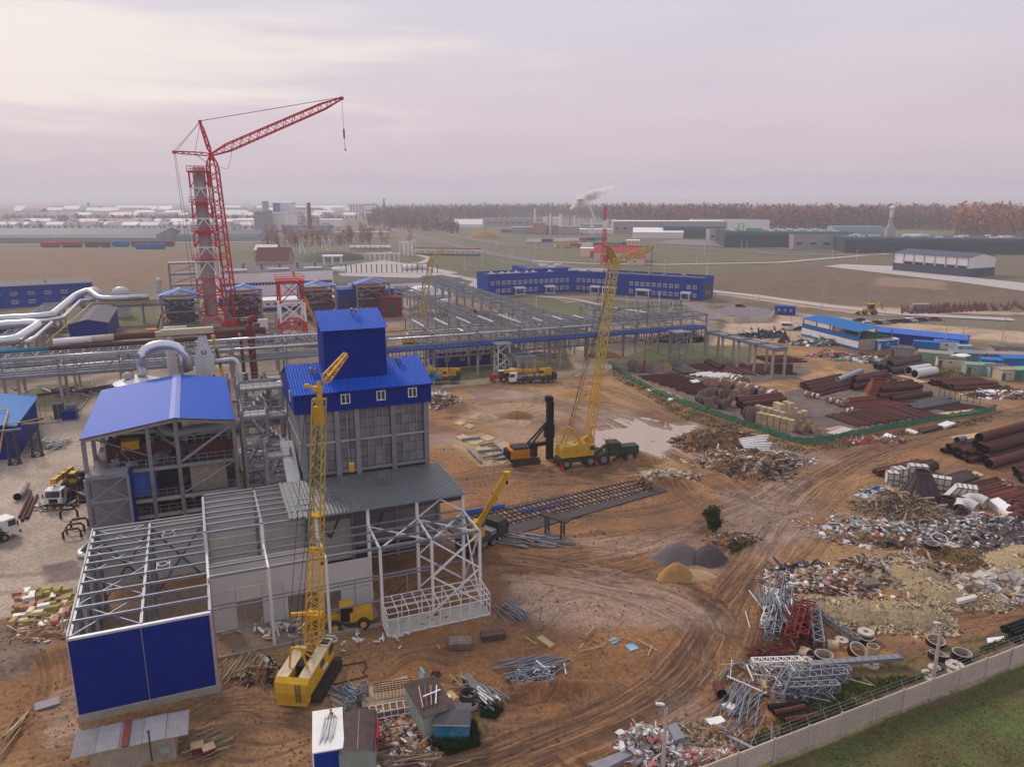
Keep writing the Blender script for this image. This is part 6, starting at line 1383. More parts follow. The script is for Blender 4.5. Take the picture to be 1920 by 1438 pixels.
for i in range(3):
 a,c=g(*wp[i])-o,g(*wp[i+1])-o;n_=max(2,int((c-a).length/3))
 for k in range(n_):seg('wall_panel',t,a.lerp(c,k/n_)+Vector((0,0,1.1)),a.lerp(c,(k+.97)/n_)+Vector((0,0,1.1)),.15,2.2,'concrete_pale')
w0,w1=g(1681,508),g(1850,522);d=(w1-w0);rz=math.atan2(d.y,d.x)
wa,wb=g(1674,507),g(1812,520);d=wb-wa;rz=math.atan2(d.y,d.x);L=d.length
t=gable('warehouse','white warehouse with slate blue base and seven bays by the apron','warehouse',wa,rz,L,26,11.5,2.2,'violet_wall','slate_wall',ov=.4)
lbox('base_wall',t,-.15,L+.15,-.2,0,0,5.0,'slate_wall');lbox('base_wall',t,L,L+.2,0,26,0,5.0,'slate_wall')
for k in range(8):lbox('pilaster',t,k*L/7-.15,k*L/7+.15,-.25,0,5,11.4,'slate_wall')
for k in range(1,7):lbox('window_band',t,k*L/7+.8,(k+1)*L/7-.8,-.22,0,4.9,6.6,'window_glass')
lbox('gate',t,L+.15,L+.3,9,15,0,4.8,'night_wall')
# ================================================================== the canopy shed, blue hall and site cabins on the right
w0,w1=g(1502,630),g(1608,658);d=w1-w0;rz=math.atan2(d.y,d.x);L=d.length
t=thing('open_canopy','open blue-roofed canopy with blue and white front boarding','shed',w0,rz)
lbox('front_board',t,0,L,0,.15,2.9,4.5,'blue_bright');lbox('front_board',t,0,L,0,.12,.9,2.9,'white',label='white middle boarding');lbox('front_board',t,0,L,0,.15,.2,.9,'blue_bright')
b=MB();b.corr((-.5,-.9,6.0),(L+.5,-.9,6.0),(L+.5,6.5,7.0),(-.5,6.5,7.0),.8,.07);b.build('roof','blue_bright',t)
b=MB();b.corr((L+.5,13,6.0),(-.5,13,6.0),(-.5,6.5,7.0),(L+.5,6.5,7.0),.8,.07);b.build('roof','blue_bright',t)
for k in range(5):
 for y in(.3,12.5):seg('post',t,(.3+k*(L-.6)/4,y,0),(.3+k*(L-.6)/4,y,6.0),.3,m='galv')
lbox('side_wall',t,L-.1,L,.4,12,0,3.6,'concrete');lbox('back_wall',t,0,L,12.6,12.8,0,3.2,'concrete');lbox('inner_roof',t,L*.55,L-.4,3,12,4.0,4.15,'green_teal',label='pale green inner lean-to roof')
def cabin(label,u,v,rz,w,d,h,wm,rm,wins=1,rise=0,door=None,name='site_cabin',cat='cabin',z=.15,trim=None,side=0):
 loc=g(u,v)
 t=gable(name,label,cat,loc,rz,w,d,h,rise or.15,wm,rm,ov=.12 if not rise else.3,wins=[('f',w*(k+.7)/(wins+.5),h*.58,.9,.9)for k in range(wins)]+[('l',d*.5,h*.58,.8,.9)]*side)
 lbox('door',t,w*.04,w*.04+.9,-.06,.03,.1,2.0,door or 'roof_dark')
 lbox('skid',t,.1,w-.1,.1,d-.1,-.05,.14,'steel_dark')
 if trim:
  for x in(0,w-.18):lbox('corner_trim',t,x,x+.18,-.05,.0,.1,h,trim)
  lbox('top_trim',t,0,w,-.06,.0,h-.2,h,trim)
 return t
gable('blue_hall','long blue metal hall with violet-blue roof behind the site cabins','building',g(1640,640),R(-38),26,7,3.4,1.0,'blue_wall_far','blue_roof_far')
for a in(('blue guard cabin with white windows and doors by the wall',1452,590,R(-18),8,4,3.4,'blue_wall_far','blue_wall_far',3),('blue and white cabin with white roof, next to the canopy',1645,657,R(24),9,3,3.0,'blue_bright','plastic_white',1,0,'white','site_cabin','cabin',.1,'white'),
('grey cabin with small white window and dark doorway',1668,668,R(-28),6.5,3.4,2.7,'grey_wall','roof_dark',1),('plain blue container behind the grey cabin',1712,656,R(-24),7,3,2.8,'blue_bright','blue_bright',0),
('pale green container with cream side beside the cream cabin',1719,677,R(-30),9,5,2.8,'green_paint','shed_beige',0),('cream cabin with grey roof and twin window',1757,688,R(-20),7,3.5,2.7,'cream_wall','roof_dark',1),
('white cabin with violet roof behind the green container',1753,655,R(-18),6.5,3,2.8,'plastic_white','blue_roof_far',1),('light blue kiosk right of the white cabin',1795,664,R(-10),4,3,2.6,'lightblue','lightblue',1),
('blue and white cabin wedged behind the cream cabin',1800,688,R(34),5,3,2.8,'blue_bright','white',1,0,'white','site_cabin','cabin',.1,'white'),('pale blue-grey hut with two dark windows and grey-green roof',1810,702,R(-14),7.5,4,2.8,'shed_mint','green_paint',2),
('mid-blue container with dark grey flat roof',1855,708,R(-8),5,5,2.9,'lightblue','roof_dark',0),('yellow-green container with green doors near the right edge',1877,714,R(8),5,4,2.9,'cream_wall','shed_beige',1),
('teal green container cut by the right edge',1905,714,R(10),7,4,2.9,'green_teal','green_paint',0),('wide bright blue roofed cabin at the right edge',1880,690,R(-4),9,5,2.8,'blue_bright','blue_bright',0,.5),
('cabin with pink roof in the second row',1850,680,R(-8),10,4,2.7,'grey_wall','pink_roof',0,.3),('cabin with bright blue roof sheet between pink roofs',1838,692,R(-20),5,4,2.8,'blue_bright','blue_bright',0),
('grey garage row at the back of the cabin yard',1862,668,R(-10),16,4,2.6,'grey_wall','roof_dark',2),('long low grey roofed store with curved roof',1778,676,R(-20),9,4,2.6,'galv','galv',0,.5),
('small grey hut between blue hall and white cabin',1735,646,R(-30),8,4,2.9,'grey_wall','galv',0),('tilted grey trailer cabin standing alone on the field edge',1712,583,R(4),7,3,2.8,'shed_grey','grey_wall',1)):
 cabin(*a[:6+4],*(a[10:]if len(a)>10 else()))
def pole(label,u,v,h,arm=1,m='concrete_pale',group=None,r=.12):
 t=thing('lamp_post',label,'lamp post',g(u,v),R(rnd.uniform(0,360)),group);b=MB();b.tube([(0,0,0),(0,0,h)],[r*1.4,r*.8],6);b.build('pole',m,t)
 if arm:b=MB();b.bar((0,0,h),(1.1,0,h+.35),.08);b.build('arm',m,t);lbox('lamp_head',t,.9,1.6,-.14,.14,h+.25,h+.42,'plastic_white')
 return t
for i,(u,v,h)in enumerate(((1422,575,9),(1540,585,10),(1626,588,9.5),(1655,620,9),(1770,655,9),(1803,648,9.5),(1875,665,12),(1880,668,6),(1480,640,8))):
 pole('thin pale utility pole in the right yard among cabins and car park',u,v,h,0,group='utility poles on the right')
for i,(u,v)in enumerate(((872,508),(905,500),(930,470),(1004,478),(1050,472),(1090,480),(1165,470),(1245,515),(1305,500),(1325,520),(1000,512),(960,488),(1320,482),(1400,470),(1560,488),(1605,492),(748,500),(1005,600),(1175,600),(1235,590),(1128,590),(1390,470))):
 pole('slim street lamp on the roads beyond the plant',u,v,9,1,'white_far','street lamps beyond the plant')
def lorry(lab,u,v,rz,c,grp=None):
 t=thing('lorry',lab,'lorry',g(u,v),rz,grp);lbox('trailer',t,-8,5,-1.3,1.3,1.2,4.1,c);lbox('cab',t,5.4,7.6,-1.2,1.2,.8,3.7,'white_far');wheels(t,[(-6,-1.1),(-4.6,-1.1),(3,-1.1),(6.5,-1.1)],.5,.4)
for i,(u,v,c,n_)in enumerate(((1001,456,'white_far','white'),(1022,456,'blue_wall_far','blue'),(1052,455,'violet_wall','pale grey'),(1072,454,'white_far','white second'),(1087,453.5,'red_roof','red'),(1101,453,'blue_wall_far','blue second'),(1122,452.5,'green_teal','green'),
(1053,465,'yellow','yellow'),(1075,465,'red_roof','dark red'),(1096,464,'white_far','off-white'),(1118,463.5,'blue_wall_far','dark blue'),(1148,463,'green_teal','teal'),(1170,462,'slate_wall','slate'))):
 lorry(f'{n_} box lorry in the {"far" if i < 7 else "near"} lorry row behind the red-roofed station',u,v,R(178),c)
ps=g(1090,484);t=gable('fire_station','cream fire station with bright red hipped roofs and square tower','building',g(1113,490),R(-10),34,18,7,4.5,'yellow_wall','red_roof',wins=[('f',x,3,1.6,2)for x in(20,24,28)],doors=[('f',9,0,4,4.6,'red'),('f',14,0,4,4.6,'red')])
t=gable('station_garage','cream flat-roofed garage with red gate left of the station','building',g(1088,482),R(-6),14,14,7,.2,'yellow_wall','white_far',doors=[('f',10,0,4,5,'red')])
t=gable('station_tower','square cream and orange tower beside the red roofs','tower',g(1174,488),R(-8),9.5,8,15,.2,'yellow_wall','white_far',wins=[('f',x,13,1.3,1.6)for x in(2,4.8,7.6)]);lbox('orange_band',t,-.1,9.6,-.1,0,6,11,'pink_roof')
gable('station_annex','small cream annex with red pyramid roof below the tower','building',g(1176,497),R(-8),12,10,5,3.5,'yellow_wall','red_roof',wins=[('f',5,2.4,1.8,1.8)])
t=thing('radio_mast','slim red and white lattice radio mast in front of the station','mast',g(1132,496),R(20))
for i in range(6):b=MB();w0_,w1_=3.6-i*.5,3.1-i*.5;b.truss((0,0,i*6.2),(0,0,i*6.2+6.2),w0_,w1_,4,.18,side=(1,0,0),tips=(False,False),rb=.1);b.build('lattice','red' if i!=4 else 'steel_white',t)
b=MB();b.lathe([(.9,0),(.9,3),(.1,4)],8,(0,0,37));b.build('head','red',t)
def box_hall(lab,u,v,rz,w,d,h,wm,rm='roof_dark',name='factory_hall',extra=None,rr=0,wn_=0):
 t=thing(name,lab,'building',g(u,v),R(rz));b=MB()
 if rr:
  prof=[(0,0),(w,0)];b.add([],[]);P=[(0,h-rr)]+[(rr-rr*math.cos(a),h-rr+rr*math.sin(a))for a in(R(30),R(60),R(90))]+[(d-rr+rr*math.sin(a),h-rr+rr*math.cos(a))for a in(0,R(30),R(60),R(90))]
  P=[(0,0)]+P+[(d,0)];n=len(P);b.add([(0,y,z)for y,z in P]+[(w,y,z)for y,z in P],[(i,i+n,(i+1)%n+n,(i+1)%n)for i in range(n)]+[tuple(range(n)),tuple(range(2*n-1,n-1,-1))])
  b.build('wall',wm,t)
 else:
  b.bx(0,w,0,d,0,h);b.build('wall',wm,t);lbox('flat_roof',t,.6,w-.6,.6,d-.6,h+.01,h+.2,rm)
 for k in range(wn_):lbox('window_pane',t,w*(k+.25)/wn_,w*(k+.7)/wn_,-.15,.02,h*.35,h*.5,'window_glass')
 return t
t=box_hall('black rounded factory hall with green rooftop sign',1358,464,-9,118,90,15,'night_wall',rr=5)
for k in range(26):lbox('skylight',t,8+(k%9)*12,13+(k%9)*12,20+(k//9)*22,24+(k//9)*22,15,15.9,'white_far')
grn=mat('sign_green',(.06,.55,.12),.5,var=.05).name
sg=thing('roof_sign','green letter sign on the black hall roof','sign',g(1358,464)+Vector((14,6,15)),R(-9))
b=MB();b.bar((0,0,0),(0,0,6),.8,.5);b.bar((5,0,0),(5,0,6),.8,.5);b.bar((0,0,6),(2.5,0,2.5),.8,.5);b.bar((5,0,6),(2.5,0,2.5),.8,.5);b.bar((-1.2,0,6.8),(6.2,0,6.8),.5,.6);b.build('letter',grn,sg);lbox('word_plate',sg,7,22,-.2,.2,.4,3.0,grn)
box_hall('black rounded hall left of the signed hall',1243,447,-7,74,70,14,'night_wall',rr=5)
t=box_hall('grey connecting hall between the black halls',1330,452,-8,40,40,12,'grey_wall',wn_=5)
t=box_hall('black hall wing with pale front right of the sign',1486,468,-9,95,80,13,'grey_wall','night_wall',wn_=8)
t=box_hall('black rounded hall wing at the far right end',1582,474,-9,160,60,13,'night_wall',rr=4)
for k in range(20):b=MB();b.bc((10+rnd.uniform(0,140),rnd.uniform(8,50),13.6),(rnd.uniform(3,8),2,1.2));b.build('roof_unit','white_far',t)
t=thing('grey_silo','tall pale silo beside the far right black hall','silo',g(1664,472),0);b=MB();b.lathe([(4.2,0),(4.2,20),(2.2,23),(1.4,30)],14);b.build('shell','grey_wall',t,smooth=True);b=MB();b.lathe([(1.6,30),(1.6,36),(2.6,38),(.3,40)],10);b.build('cyclone','white_far',t)
t=thing('filter_house','pale filter unit with bent duct by the silo','plant unit',g(1690,472),0);lbox('body',t,0,16,0,8,3,12,'violet_wall');b=MB();b.tube([(-2,0,2),(-2,0,12),(1,0,14),(16,0,14),(18,0,12),(18,0,3)],1.3,8);b.build('duct','white_far',t)
gable('tent_hall','white tent hall with pale gable roof left of the black halls','tent',g(1187,447),R(-8),58,26,7,5,'violet_wall','white_far')
box_hall('long pale grey open hall behind the tent hall',1150,438,-3,150,50,16,'grey_wall','violet_wall',wn_=14);box_hall('pale flat hall before the forest',1300,432,-4,110,40,15,'violet_wall','grey_wall')
for k,(u,v,w,d,h,m)in enumerate(((1136,420,60,30,8,'white_far'),(1190,423,80,30,7,'lightblue'),(1240,428,50,20,6,'white_far'),(1560,436,70,20,8,'lightblue'))):box_hall(('white roofed shed row behind the pale halls','bluish glasshouse row by the forest','small white shed among the glasshouses','blue-roofed low building beyond the black halls')[k],u,v,-3,w,d,h,m,'lightblue' if k%2 else 'white_far')
gable('white_tent','white rounded tent roof beyond the meadow','tent',g(850,427),R(-5),46,30,5,8,'white_far','white_far');box_hall('grey long works building right of the white tent',897,424,-3,110,40,12,'grey_wall','asphalt_far',wn_=10)
t=thing('works','grey chipboard works with stacks, silos and steam plume','factory',g(1000,440),0);O4=g(1000,440)
ks=O4.y/1390.0
def wb(name,u0,u1,v0,v1,m,dep=30,dy=0):
 y=O4.y+dy;x0_,x1_=(u0-960)/1430*(y*CP+46*SP),(u1-960)/1430*(y*CP+46*SP)
 zt=CAM_H+y*math.tan(math.atan((719-v0)/1430)-PITCH);lbox(name,t,x0_-O4.x,x1_-O4.x,dy,dy+dep,0,zt,m)
for a in(('block',1046,1086,425,0,'grey_wall'),('block',1000,1022,418,0,'pink_roof'),('block',1024,1046,422,0,'grey_wall',30,10),('block',1086,1150,430,0,'violet_wall',30,30),('block',960,1000,426,0,'grey_wall',30,20),('block',940,975,430,0,'asphalt_far',40,60),('block',1020,1050,408,0,'violet_wall',20,60),('block',1088,1136,420,0,'grey_wall',40,80),
('stack',1001,1004,392,0,'white_far',4,20),('stack',1027,1028.5,380,0,'steel_grey',3,20),('stack',1034,1035.5,380,0,'steel_grey',3,20),('stack',1067,1069.5,400,0,'grey_wall',4,20),('stack',1076,1077.5,404,0,'white_far',3,10),('stack',1084,1086,408,0,'white_far',3,10),('stack',1108,1113,410,0,'white_far',6,10),('stack',1102,1103,395,0,'grey_wall',3,30),('stack',1030,1033,402,0,'white_far',5,6),('stack',1048,1053,402,0,'white_far',6,6)):
 wb(*a)
b=MB()
for z in(14,22,30,38,44):b.bc((62,21,z),(9,5,.8))
b.build('gallery','steel_grey',t);seg('conveyor',t,(72,8,40),(82,8,16),2,m='white_far')
sm=bpy.data.materials.new('steam');sm.use_nodes=True;n,l=sm.node_tree.nodes,sm.node_tree.links;n.clear();MT['steam']=sm
ou=n.new('ShaderNodeOutputMaterial');m1_=n.new('ShaderNodeMixShader');m2_=n.new('ShaderNodeMixShader');tl_=n.new('ShaderNodeBsdfTranslucent');df_=n.new('ShaderNodeBsdfDiffuse');tp_=n.new('ShaderNodeBsdfTransparent')
tl_.inputs[0].default_value=(1,.97,.96,1);df_.inputs[0].default_value=(1,.97,.96,1);m1_.inputs[0].default_value=.5;m2_.inputs[0].default_value=.20
l.new(tl_.outputs[0],m1_.inputs[1]);l.new(df_.outputs[0],m1_.inputs[2]);l.new(tp_.outputs[0],m2_.inputs[1]);l.new(m1_.outputs[0],m2_.inputs[2]);l.new(m2_.outputs[0],ou.inputs[0])
pl=Vector((78,O4.y+24,27));b=MB(pl);r=random.Random(9)
for k in range(420):
 f=r.random()**.8;c_=pl+Vector((56*f**1.35,r.uniform(-3,3)*(1+f),3+29*f**.75));w_=1.6+7.5*math.sin(min(1,f*1.25)*math.pi/1.6)*(1-.35*f);c_+=Vector((r.uniform(-1,1)*w_*.6,0,r.uniform(-1,1)*w_*.6));q_=w_*r.uniform(.2,.5)*(1 if f<.7 else.6)
 b.lathe([(max(.02,q_*math.sin(a)),-q_*math.cos(a)*.8)for a in[math.pi*x/7 for x in range(8)]],10,c_)
b.build('steam_plume','steam',loc=pl,kind='stuff',label='white steam plume drifting right from the works',smooth=True)
t=thing('timber_heap','orange-brown heap of wood chips by the far works','heap',g(906,446),0);b=MB();b.lathe([(20,0),(14,5),(6,8),(.2,9)],14);b.build('pile','sand_pile',t,smooth=True)
# ================================================================== memorial square, train, hip-roofed house
gable('hip_house','house with brown hipped roof left of the paved square','building',g(480,502),R(4),22,18,5,8,'pink_roof','brown_roof',wins=[('f',x,2.6,1.4,1.4)for x in(4,8,12,16)])
gable('white_roof_house','small building with white roof behind the brown-roofed house','building',g(477,478),0,18,14,4,4,'grey_wall','white_far')
t=thing('pavilion','white square pavilion on posts by the memorial square','pavilion',g(607,498),R(8))
for x in(0,6,12):
 for y in(0,8):seg('post',t,(x,y,0),(x,y,6),.7,m='white_far')
lbox('roof',t,-1,13,-1,9,6,6.8,'violet_wall')
t=thing('pergola','white pergola of square arches beside the green mound','pergola',g(685,490),R(4))
for k in range(8):seg('post',t,(k*3.6,0,0),(k*3.6,0,5.5),.6,m='white_far')
seg('lintel',t,(-.3,0,5.8),(25.5,0,5.8),.8,m='white_far')
b=MB();c_=g(655,478)
for k in range(40):a=math.pi*(1.05+.9*k/40);b.bar((34*math.cos(a),26*math.sin(a)+20,0),(34*math.cos(a),26*math.sin(a)+20,1.8),.8)
b.build('balustrade','white_far',loc=c_,label='white balustrade curving round the green mound',cat='balustrade')
b=MB();b.lathe([(30,0),(24,3),(12,5),(.3,5.6)],24);b.build('grass_mound','green_dark',loc=g(610,488)+Vector((0,12,0)),label='dark green grass mound in the memorial square',cat='mound',smooth=True)
for i,(u,v)in enumerate(((562,476),(604,472))):
 t=thing('white_spire',('left slanted white spire by the mound','right slanted white spire by the mound')[i],'monument',g(u,v),0);b=MB();b.add([(0,0,0),(.9,0,0),(.9,1,0),(0,1,0),(-.4,.5,17)],[(0,1,4),(1,2,4),(2,3,4),(3,0,4)]);b.build('blade','white_far',t);b=MB();b.add([(4.5,0,0),(5.4,0,0),(5.4,1,0),(4.5,1,0),(-.4,.6,17)],[(0,1,4),(1,2,4),(2,3,4),(3,0,4)]);b.build('blade','white_far',t)
for k in range(8):
 t=thing('tank_wagon','white railway tank wagon standing beyond the memorial square','wagon',g(657+k*9.3,470),0,'white tank wagons beyond the square');b=MB();b.tube([(0,0,3),(5.4,0,3)],1.6,8);b.build('tank','white_far',t,smooth=True);lbox('frame',t,0,5.6,-1,1,.8,1.4,'pink_roof')
for k,(u,v,h)in enumerate(((750,480,11),(757,479,11),(764,480,11),(771,476,11))):t=thing('white_arch','white concrete arch standing left of the long white fence','arch',g(u,v),0,'white arches beyond the square');seg('post',t,(0,0,0),(0,0,h),.9,m='white_far');seg('post',t,(4,0,0),(4,0,h),.9,m='white_far');seg('lintel',t,(-.5,0,h),(4.5,0,h),1.0,m='white_far')
t=thing('bridge_rail','long white framed footbridge with red stripe on the meadow','footbridge',g(778,478),R(-12))
for k in range(14):seg('post',t,(k*4.4,0,0),(k*4.4,0,4.4),.5,m='white_far')
seg('beam',t,(0,0,4.4),(57,0,4.4),.9,m='white_far');seg('beam',t,(0,.2,5.6),(57,.2,5.6),.9,m='red_roof');seg('deck',t,(0,0,.6),(57,0,.6),1.2,m='slate_wall')
for k,(u,v)in enumerate(((622,512),(752,507),(766,506),(778,506))):b=MB();b.tube([(0,0,2),(1.2,0,2),(8,0,2),(9.2,0,2)],[.5,1.7,1.7,.5],10);b.build('white_tank','white_far',loc=g(u,v),smooth=True,label=('white lying tank behind the white hall end','white lying tank, left of a close trio','white lying tank, middle of a close trio','white lying tank, right of a close trio')[k],cat='tank')
b=MB()
for k in range(20):u=640+k*9.5;w_=g(u,512);b.bar(w_,w_+Vector((0,0,5.5)),.5)
b.build('fence_posts','steel_dark',kind='stuff',label='row of dark posts behind the long low hall')
# ================================================================== rail line, trains and warehouses far left
for k,(u0,u1,v,c,lab)in enumerate(((76,113,464,'red_roof','long red goods wagon, first of the train'),(115,155,464,'red_roof','long red goods wagon, second of the train'),(159,187,464,'brown_roof','brown goods wagon in the train'),(188,208,464,'brown_roof','brown tall goods wagon in the train'),(210,243,463,'blue_bright','blue goods wagon in the train'),(246,276,463,'brown_roof','brown goods wagon behind the bright blue carriage'),(278,328,462.5,'brown_roof','last long brown wagon of the train'),(253,311,467.5,'blue_bright','bright blue carriage in front of the train'))):
 a,c_=g(u0,v),g(u1,v);t=thing('goods_wagon',lab,'wagon',a,math.atan2((c_-a).y,(c_-a).x));L=(c_-a).length;lbox('body',t,0,L-1.2,0,3.2,1.3,5.2,c);lbox('bogie',t,.8,L-2,.3,2.9,.2,1.3,'steel_dark')
def far_hall(lab,u0,u1,v,vt,dep,wm,rm,band=None,rise=2.5):
 a,c_=g(u0,v),g(u1,v);L=(c_-a).length;rz=math.atan2((c_-a).y,(c_-a).x)
 y=a.y;h=CAM_H+y*math.tan(math.atan((719-vt)/1430)-PITCH)
 t=gable('warehouse',lab,'warehouse',a,rz,L,dep,max(4,h),rise,wm,rm,ov=1)
 if band:lbox('wall_band',t,0,L,-.4,0,max(4,h)*.68,max(4,h)*.98,band)
 for k in range(int(L/22)):lbox('window_pane',t,4+k*22,16+k*22,-.3,0,h*.3,h*.5,'lightblue')
 return t
far_hall('very long grey warehouse with white cornice along the railway',-260,294,456,441,70,'grey_wall','slate_wall','white_far',6);far_hall('turquoise warehouse with cream cornice right of the grey one',300,484,452,440,50,'lightblue','slate_wall','yellow_wall',4)
far_hall('cream two-storey works office with flat roof behind orange trees',630,730,447,436,26,'yellow_wall','grey_wall',None,.5);far_hall('cream upper block on the works office',683,712,436,426,20,'yellow_wall','grey_wall',None,.5)
road('road',[(-400,462),(100,459),(330,456),(620,452),(720,446)],10,'paving_far',.5,'pale wall line along the railway')
for a in(('big pale windowless cube building among the trees',491,537,433,400,60,'white_far','grey_wall'),('grey block left of the pale cube',478,492,436,398,50,'grey_wall','roof_dark'),('grey shed with turquoise top right of the pale cube',529,566,437,424,30,'grey_wall','slate_wall'),('turquoise structure below the brick stack',588,618,440,424,24,'lightblue','slate_wall'),
('white slab tower block on the skyline',516,548,420,380,30,'white_far','white_far'),('blue narrow tower block on the skyline',514,520,421,381,24,'blue_bright','slate_wall'),('grey tower far behind the pale cube',494,500,418,378,20,'grey_wall','grey_wall'),('low white works halls left of the pale cube',440,478,430,412,40,'white_far','white_far'),
('row of white workshops right of the brick stack',600,640,425,412,30,'white_far','white_far'),('pink low building between trees and town',560,600,442,432,24,'pink_roof','brown_roof')):
 far_hall(*a,None,.8)
a,c_=g(655,411),g(706,411);L=(c_-a).length;hh=CAM_H+a.y*math.tan(math.atan((719-383)/1430)-PITCH)
t=thing('apartment_block','long apartment block with white gable panels and red lines on the skyline','building',a,0);lbox('wall',t,0,L,0,25,0,hh,'grey_wall')
for k in range(6):lbox('floor_band',t,0,L*.52,-.6,0,hh*(k+.55)/6,hh*(k+.8)/6,'white_far')
for k in range(5):lbox('stair_shaft',t,L*k/9,L*k/9+3,-1,-.6,0,hh+1,'violet_wall')
lbox('white_panel',t,L*.55,L,-.5,0,hh*.12,hh*.92,'white_far');lbox('red_line',t,L*.6,L*.95,-.8,-.5,hh*.55,hh*.62,'red_roof');lbox('red_line',t,L*.6,L*.95,-.8,-.5,hh*.25,hh*.32,'red_roof')
for lab,u,v,vt,r0,r1,m in(('dark red brick chimney stack in the middle distance',582,436,380,3.6,2.2,'brown_roof'),('thin white chimney beside the brick stack',577,434,384,1.0,.9,'white_far'),('thin dark chimney far right of the apartment block',721,410,373,2.6,1.8,'slate_wall'),('faint grey chimney on the left skyline',168,400,380,4,3,'slate_wall')):
 w_=g(u,v);h=CAM_H+w_.y*math.tan(math.atan((719-vt)/1430)-PITCH);b=MB();b.lathe([(r0,0),(r1,h),(r1*.7,h),(r1*.7,h-2)],10);b.build('chimney_stack',m,loc=w_,label=lab,cat='chimney',smooth=False)
hm=MB();hm.bx(0,12,0,10,0,6);hw_=hm.build('x','white_far').data;bpy.data.objects.remove(bpy.data.objects['x'])
hm=MB();hm.add([(-.6,-.6,6),(12.6,-.6,6),(12.6,10.6,6),(-.6,10.6,6),(-.6,5,9.5),(12.6,5,9.5)],[(0,1,5,4),(2,3,4,5),(0,4,3),(1,2,5)]);RF={}
for m_ in('white_far','pink_roof','slate_wall','grey_wall','brown_roof'):hr_=hm.build('x',m_);RF[m_]=hr_.data;bpy.data.objects.remove(hr_)
hm=MB()
for k in range(3):hm.bx(1.5+k*3.6,3.3+k*3.6,-.12,.05,2,4)
hwin=hm.build('x','window_glass');hwd=hwin.data;bpy.data.objects.remove(hwin)
r=random.Random(5)
for i in range(230):
 row=i%7;v=(431,425,429,412,409,405,402)[row]+r.uniform(-1,1);u=r.uniform(-30,490)if row<3 else r.uniform(0,660)
 sc=(1.6,1.8,1.5,2.2,2.6,3,3.4)[row];rk=r.choice(('white_far','white_far','pink_roof','slate_wall','grey_wall'));rn_={'white_far':'white','pink_roof':'pink','slate_wall':'dark','grey_wall':'grey'}[rk];t=thing('town_house',f'small white town house with {rn_} roof in {("a near", "a far")[row > 2]} hazy row of the town','house',g(u,v),R(r.uniform(-12,12)),f'{rn_}-roofed houses, {("near", "far")[row > 2]} rows');t.scale=(sc*r.uniform(1,2.2),sc,sc*.75)
 link('wall',hw_,t);link('roof',RF[rk],t);link('window_row',hwd,t)
def leaf_cloud(b,c,rad,n,s,r,mi=0,flat=.85):
 for _ in range(n):
  v=Vector((r.gauss(0,1),r.gauss(0,1),r.gauss(0,1))).normalized()*(r.random()**.35);p=Vector((c[0]+v.x*rad[0],c[1]+v.y*rad[1],c[2]+v.z*rad[2]))
  q=[p+Vector((r.uniform(-s,s),r.uniform(-s,s),r.uniform(-s,s)*flat))for _ in range(3)];b.add(q,[(0,1,2)],mi if isinstance(mi,int)else r.choice(mi))
def woods(label,band,n,hr,mats_,seed,wob=0,name='woods'):
 r=random.Random(seed);V,F,Mi=[],[],[]
 for k in range(n):
  t_=r.random();i=int(t_*(len(band)-1));f=t_*(len(band)-1)-i;u=band[i][0]*(1-f)+band[i+1][0]*f;v0=band[i][1]*(1-f)+band[i+1][1]*f;v1=band[i][2]*(1-f)+band[i+1][2]*f
  w_=g(u,v0+(v1-v0)*r.random()**1.3);h=r.uniform(*hr)*(.8+.4*r.random());rr_=h*r.uniform(.16,.28);mi=min(len(mats_)-1,int(r.random()*len(mats_)))
  for _ in range(26):
   a=r.uniform(0,6.28);zz=h*(.22+.78*r.random()**.8);rad=rr_*math.sqrt(max(.05,1-((zz/h-.5)/.52)**2))*r.random()**.4;s=h*.095
   p=(w_.x+rad*math.cos(a),w_.y+rad*math.sin(a),zz);o=len(V)
   V+=[(p[0]+r.uniform(-s,s),p[1]+r.uniform(-s,s),p[2]+r.uniform(-s,s)*1.3)for _ in range(3)];F.append((o,o+1,o+2));Mi.append(mi)
  o=len(V);V+=[(w_.x-.5,w_.y,0),(w_.x+.5,w_.y,0),(w_.x,w_.y,h*.7)];F.append((o,o+1,o+2));Mi.append(0)
 b=MB();b.v,b.f,b.m=V,F,Mi;return b.build(name,mats_,kind='stuff',label=label)
tr=['tree_brown','tree_rust','tree_rust','tree_bluegreen']
woods('rust-coloured autumn forest along the right skyline',[(1130,420,408),(1300,428,410),(1500,433,412),(1700,430,410),(1900,434,412),(2300,430,410)],3800,(20,31),tr,3)
woods('distant brown woods behind the smoking works',[(700,420,400),(860,416,398),(1000,410,396),(1150,412,398)],1700,(18,27),['tree_brown','tree_bluegreen','tree_brown'],4)
woods('clump of orange and rust trees at the right edge',[(1790,442,432),(1850,445,434),(1960,447,434),(2200,447,434)],330,(24,36),['tree_rust','tree_orange','tree_rust'],5)
woods('grey-blue tree belts through the town',[(-200,420,415),(200,421,415),(420,420,414),(640,424,410)],700,(9,15),['tree_bluegreen','tree_brown'],6);woods('mixed trees in front of the works office',[(500,462,452),(600,463,450),(700,456,448)],90,(7,12),['tree_brown','tree_rust'],8)
woods('low rusty thicket on the far field edge',[(1690,590,580),(1760,588,574),(1850,583,572),(2100,578,566)],420,(1.2,2.4),['tree_brown','red_dark','tree_brown'],9,name='thicket')
woods('belt of reddish trees along the diagonal road',[(690,425,415),(760,430,418),(860,440,430)],260,(10,17),['tree_rust','tree_brown'],10)
protos=[]
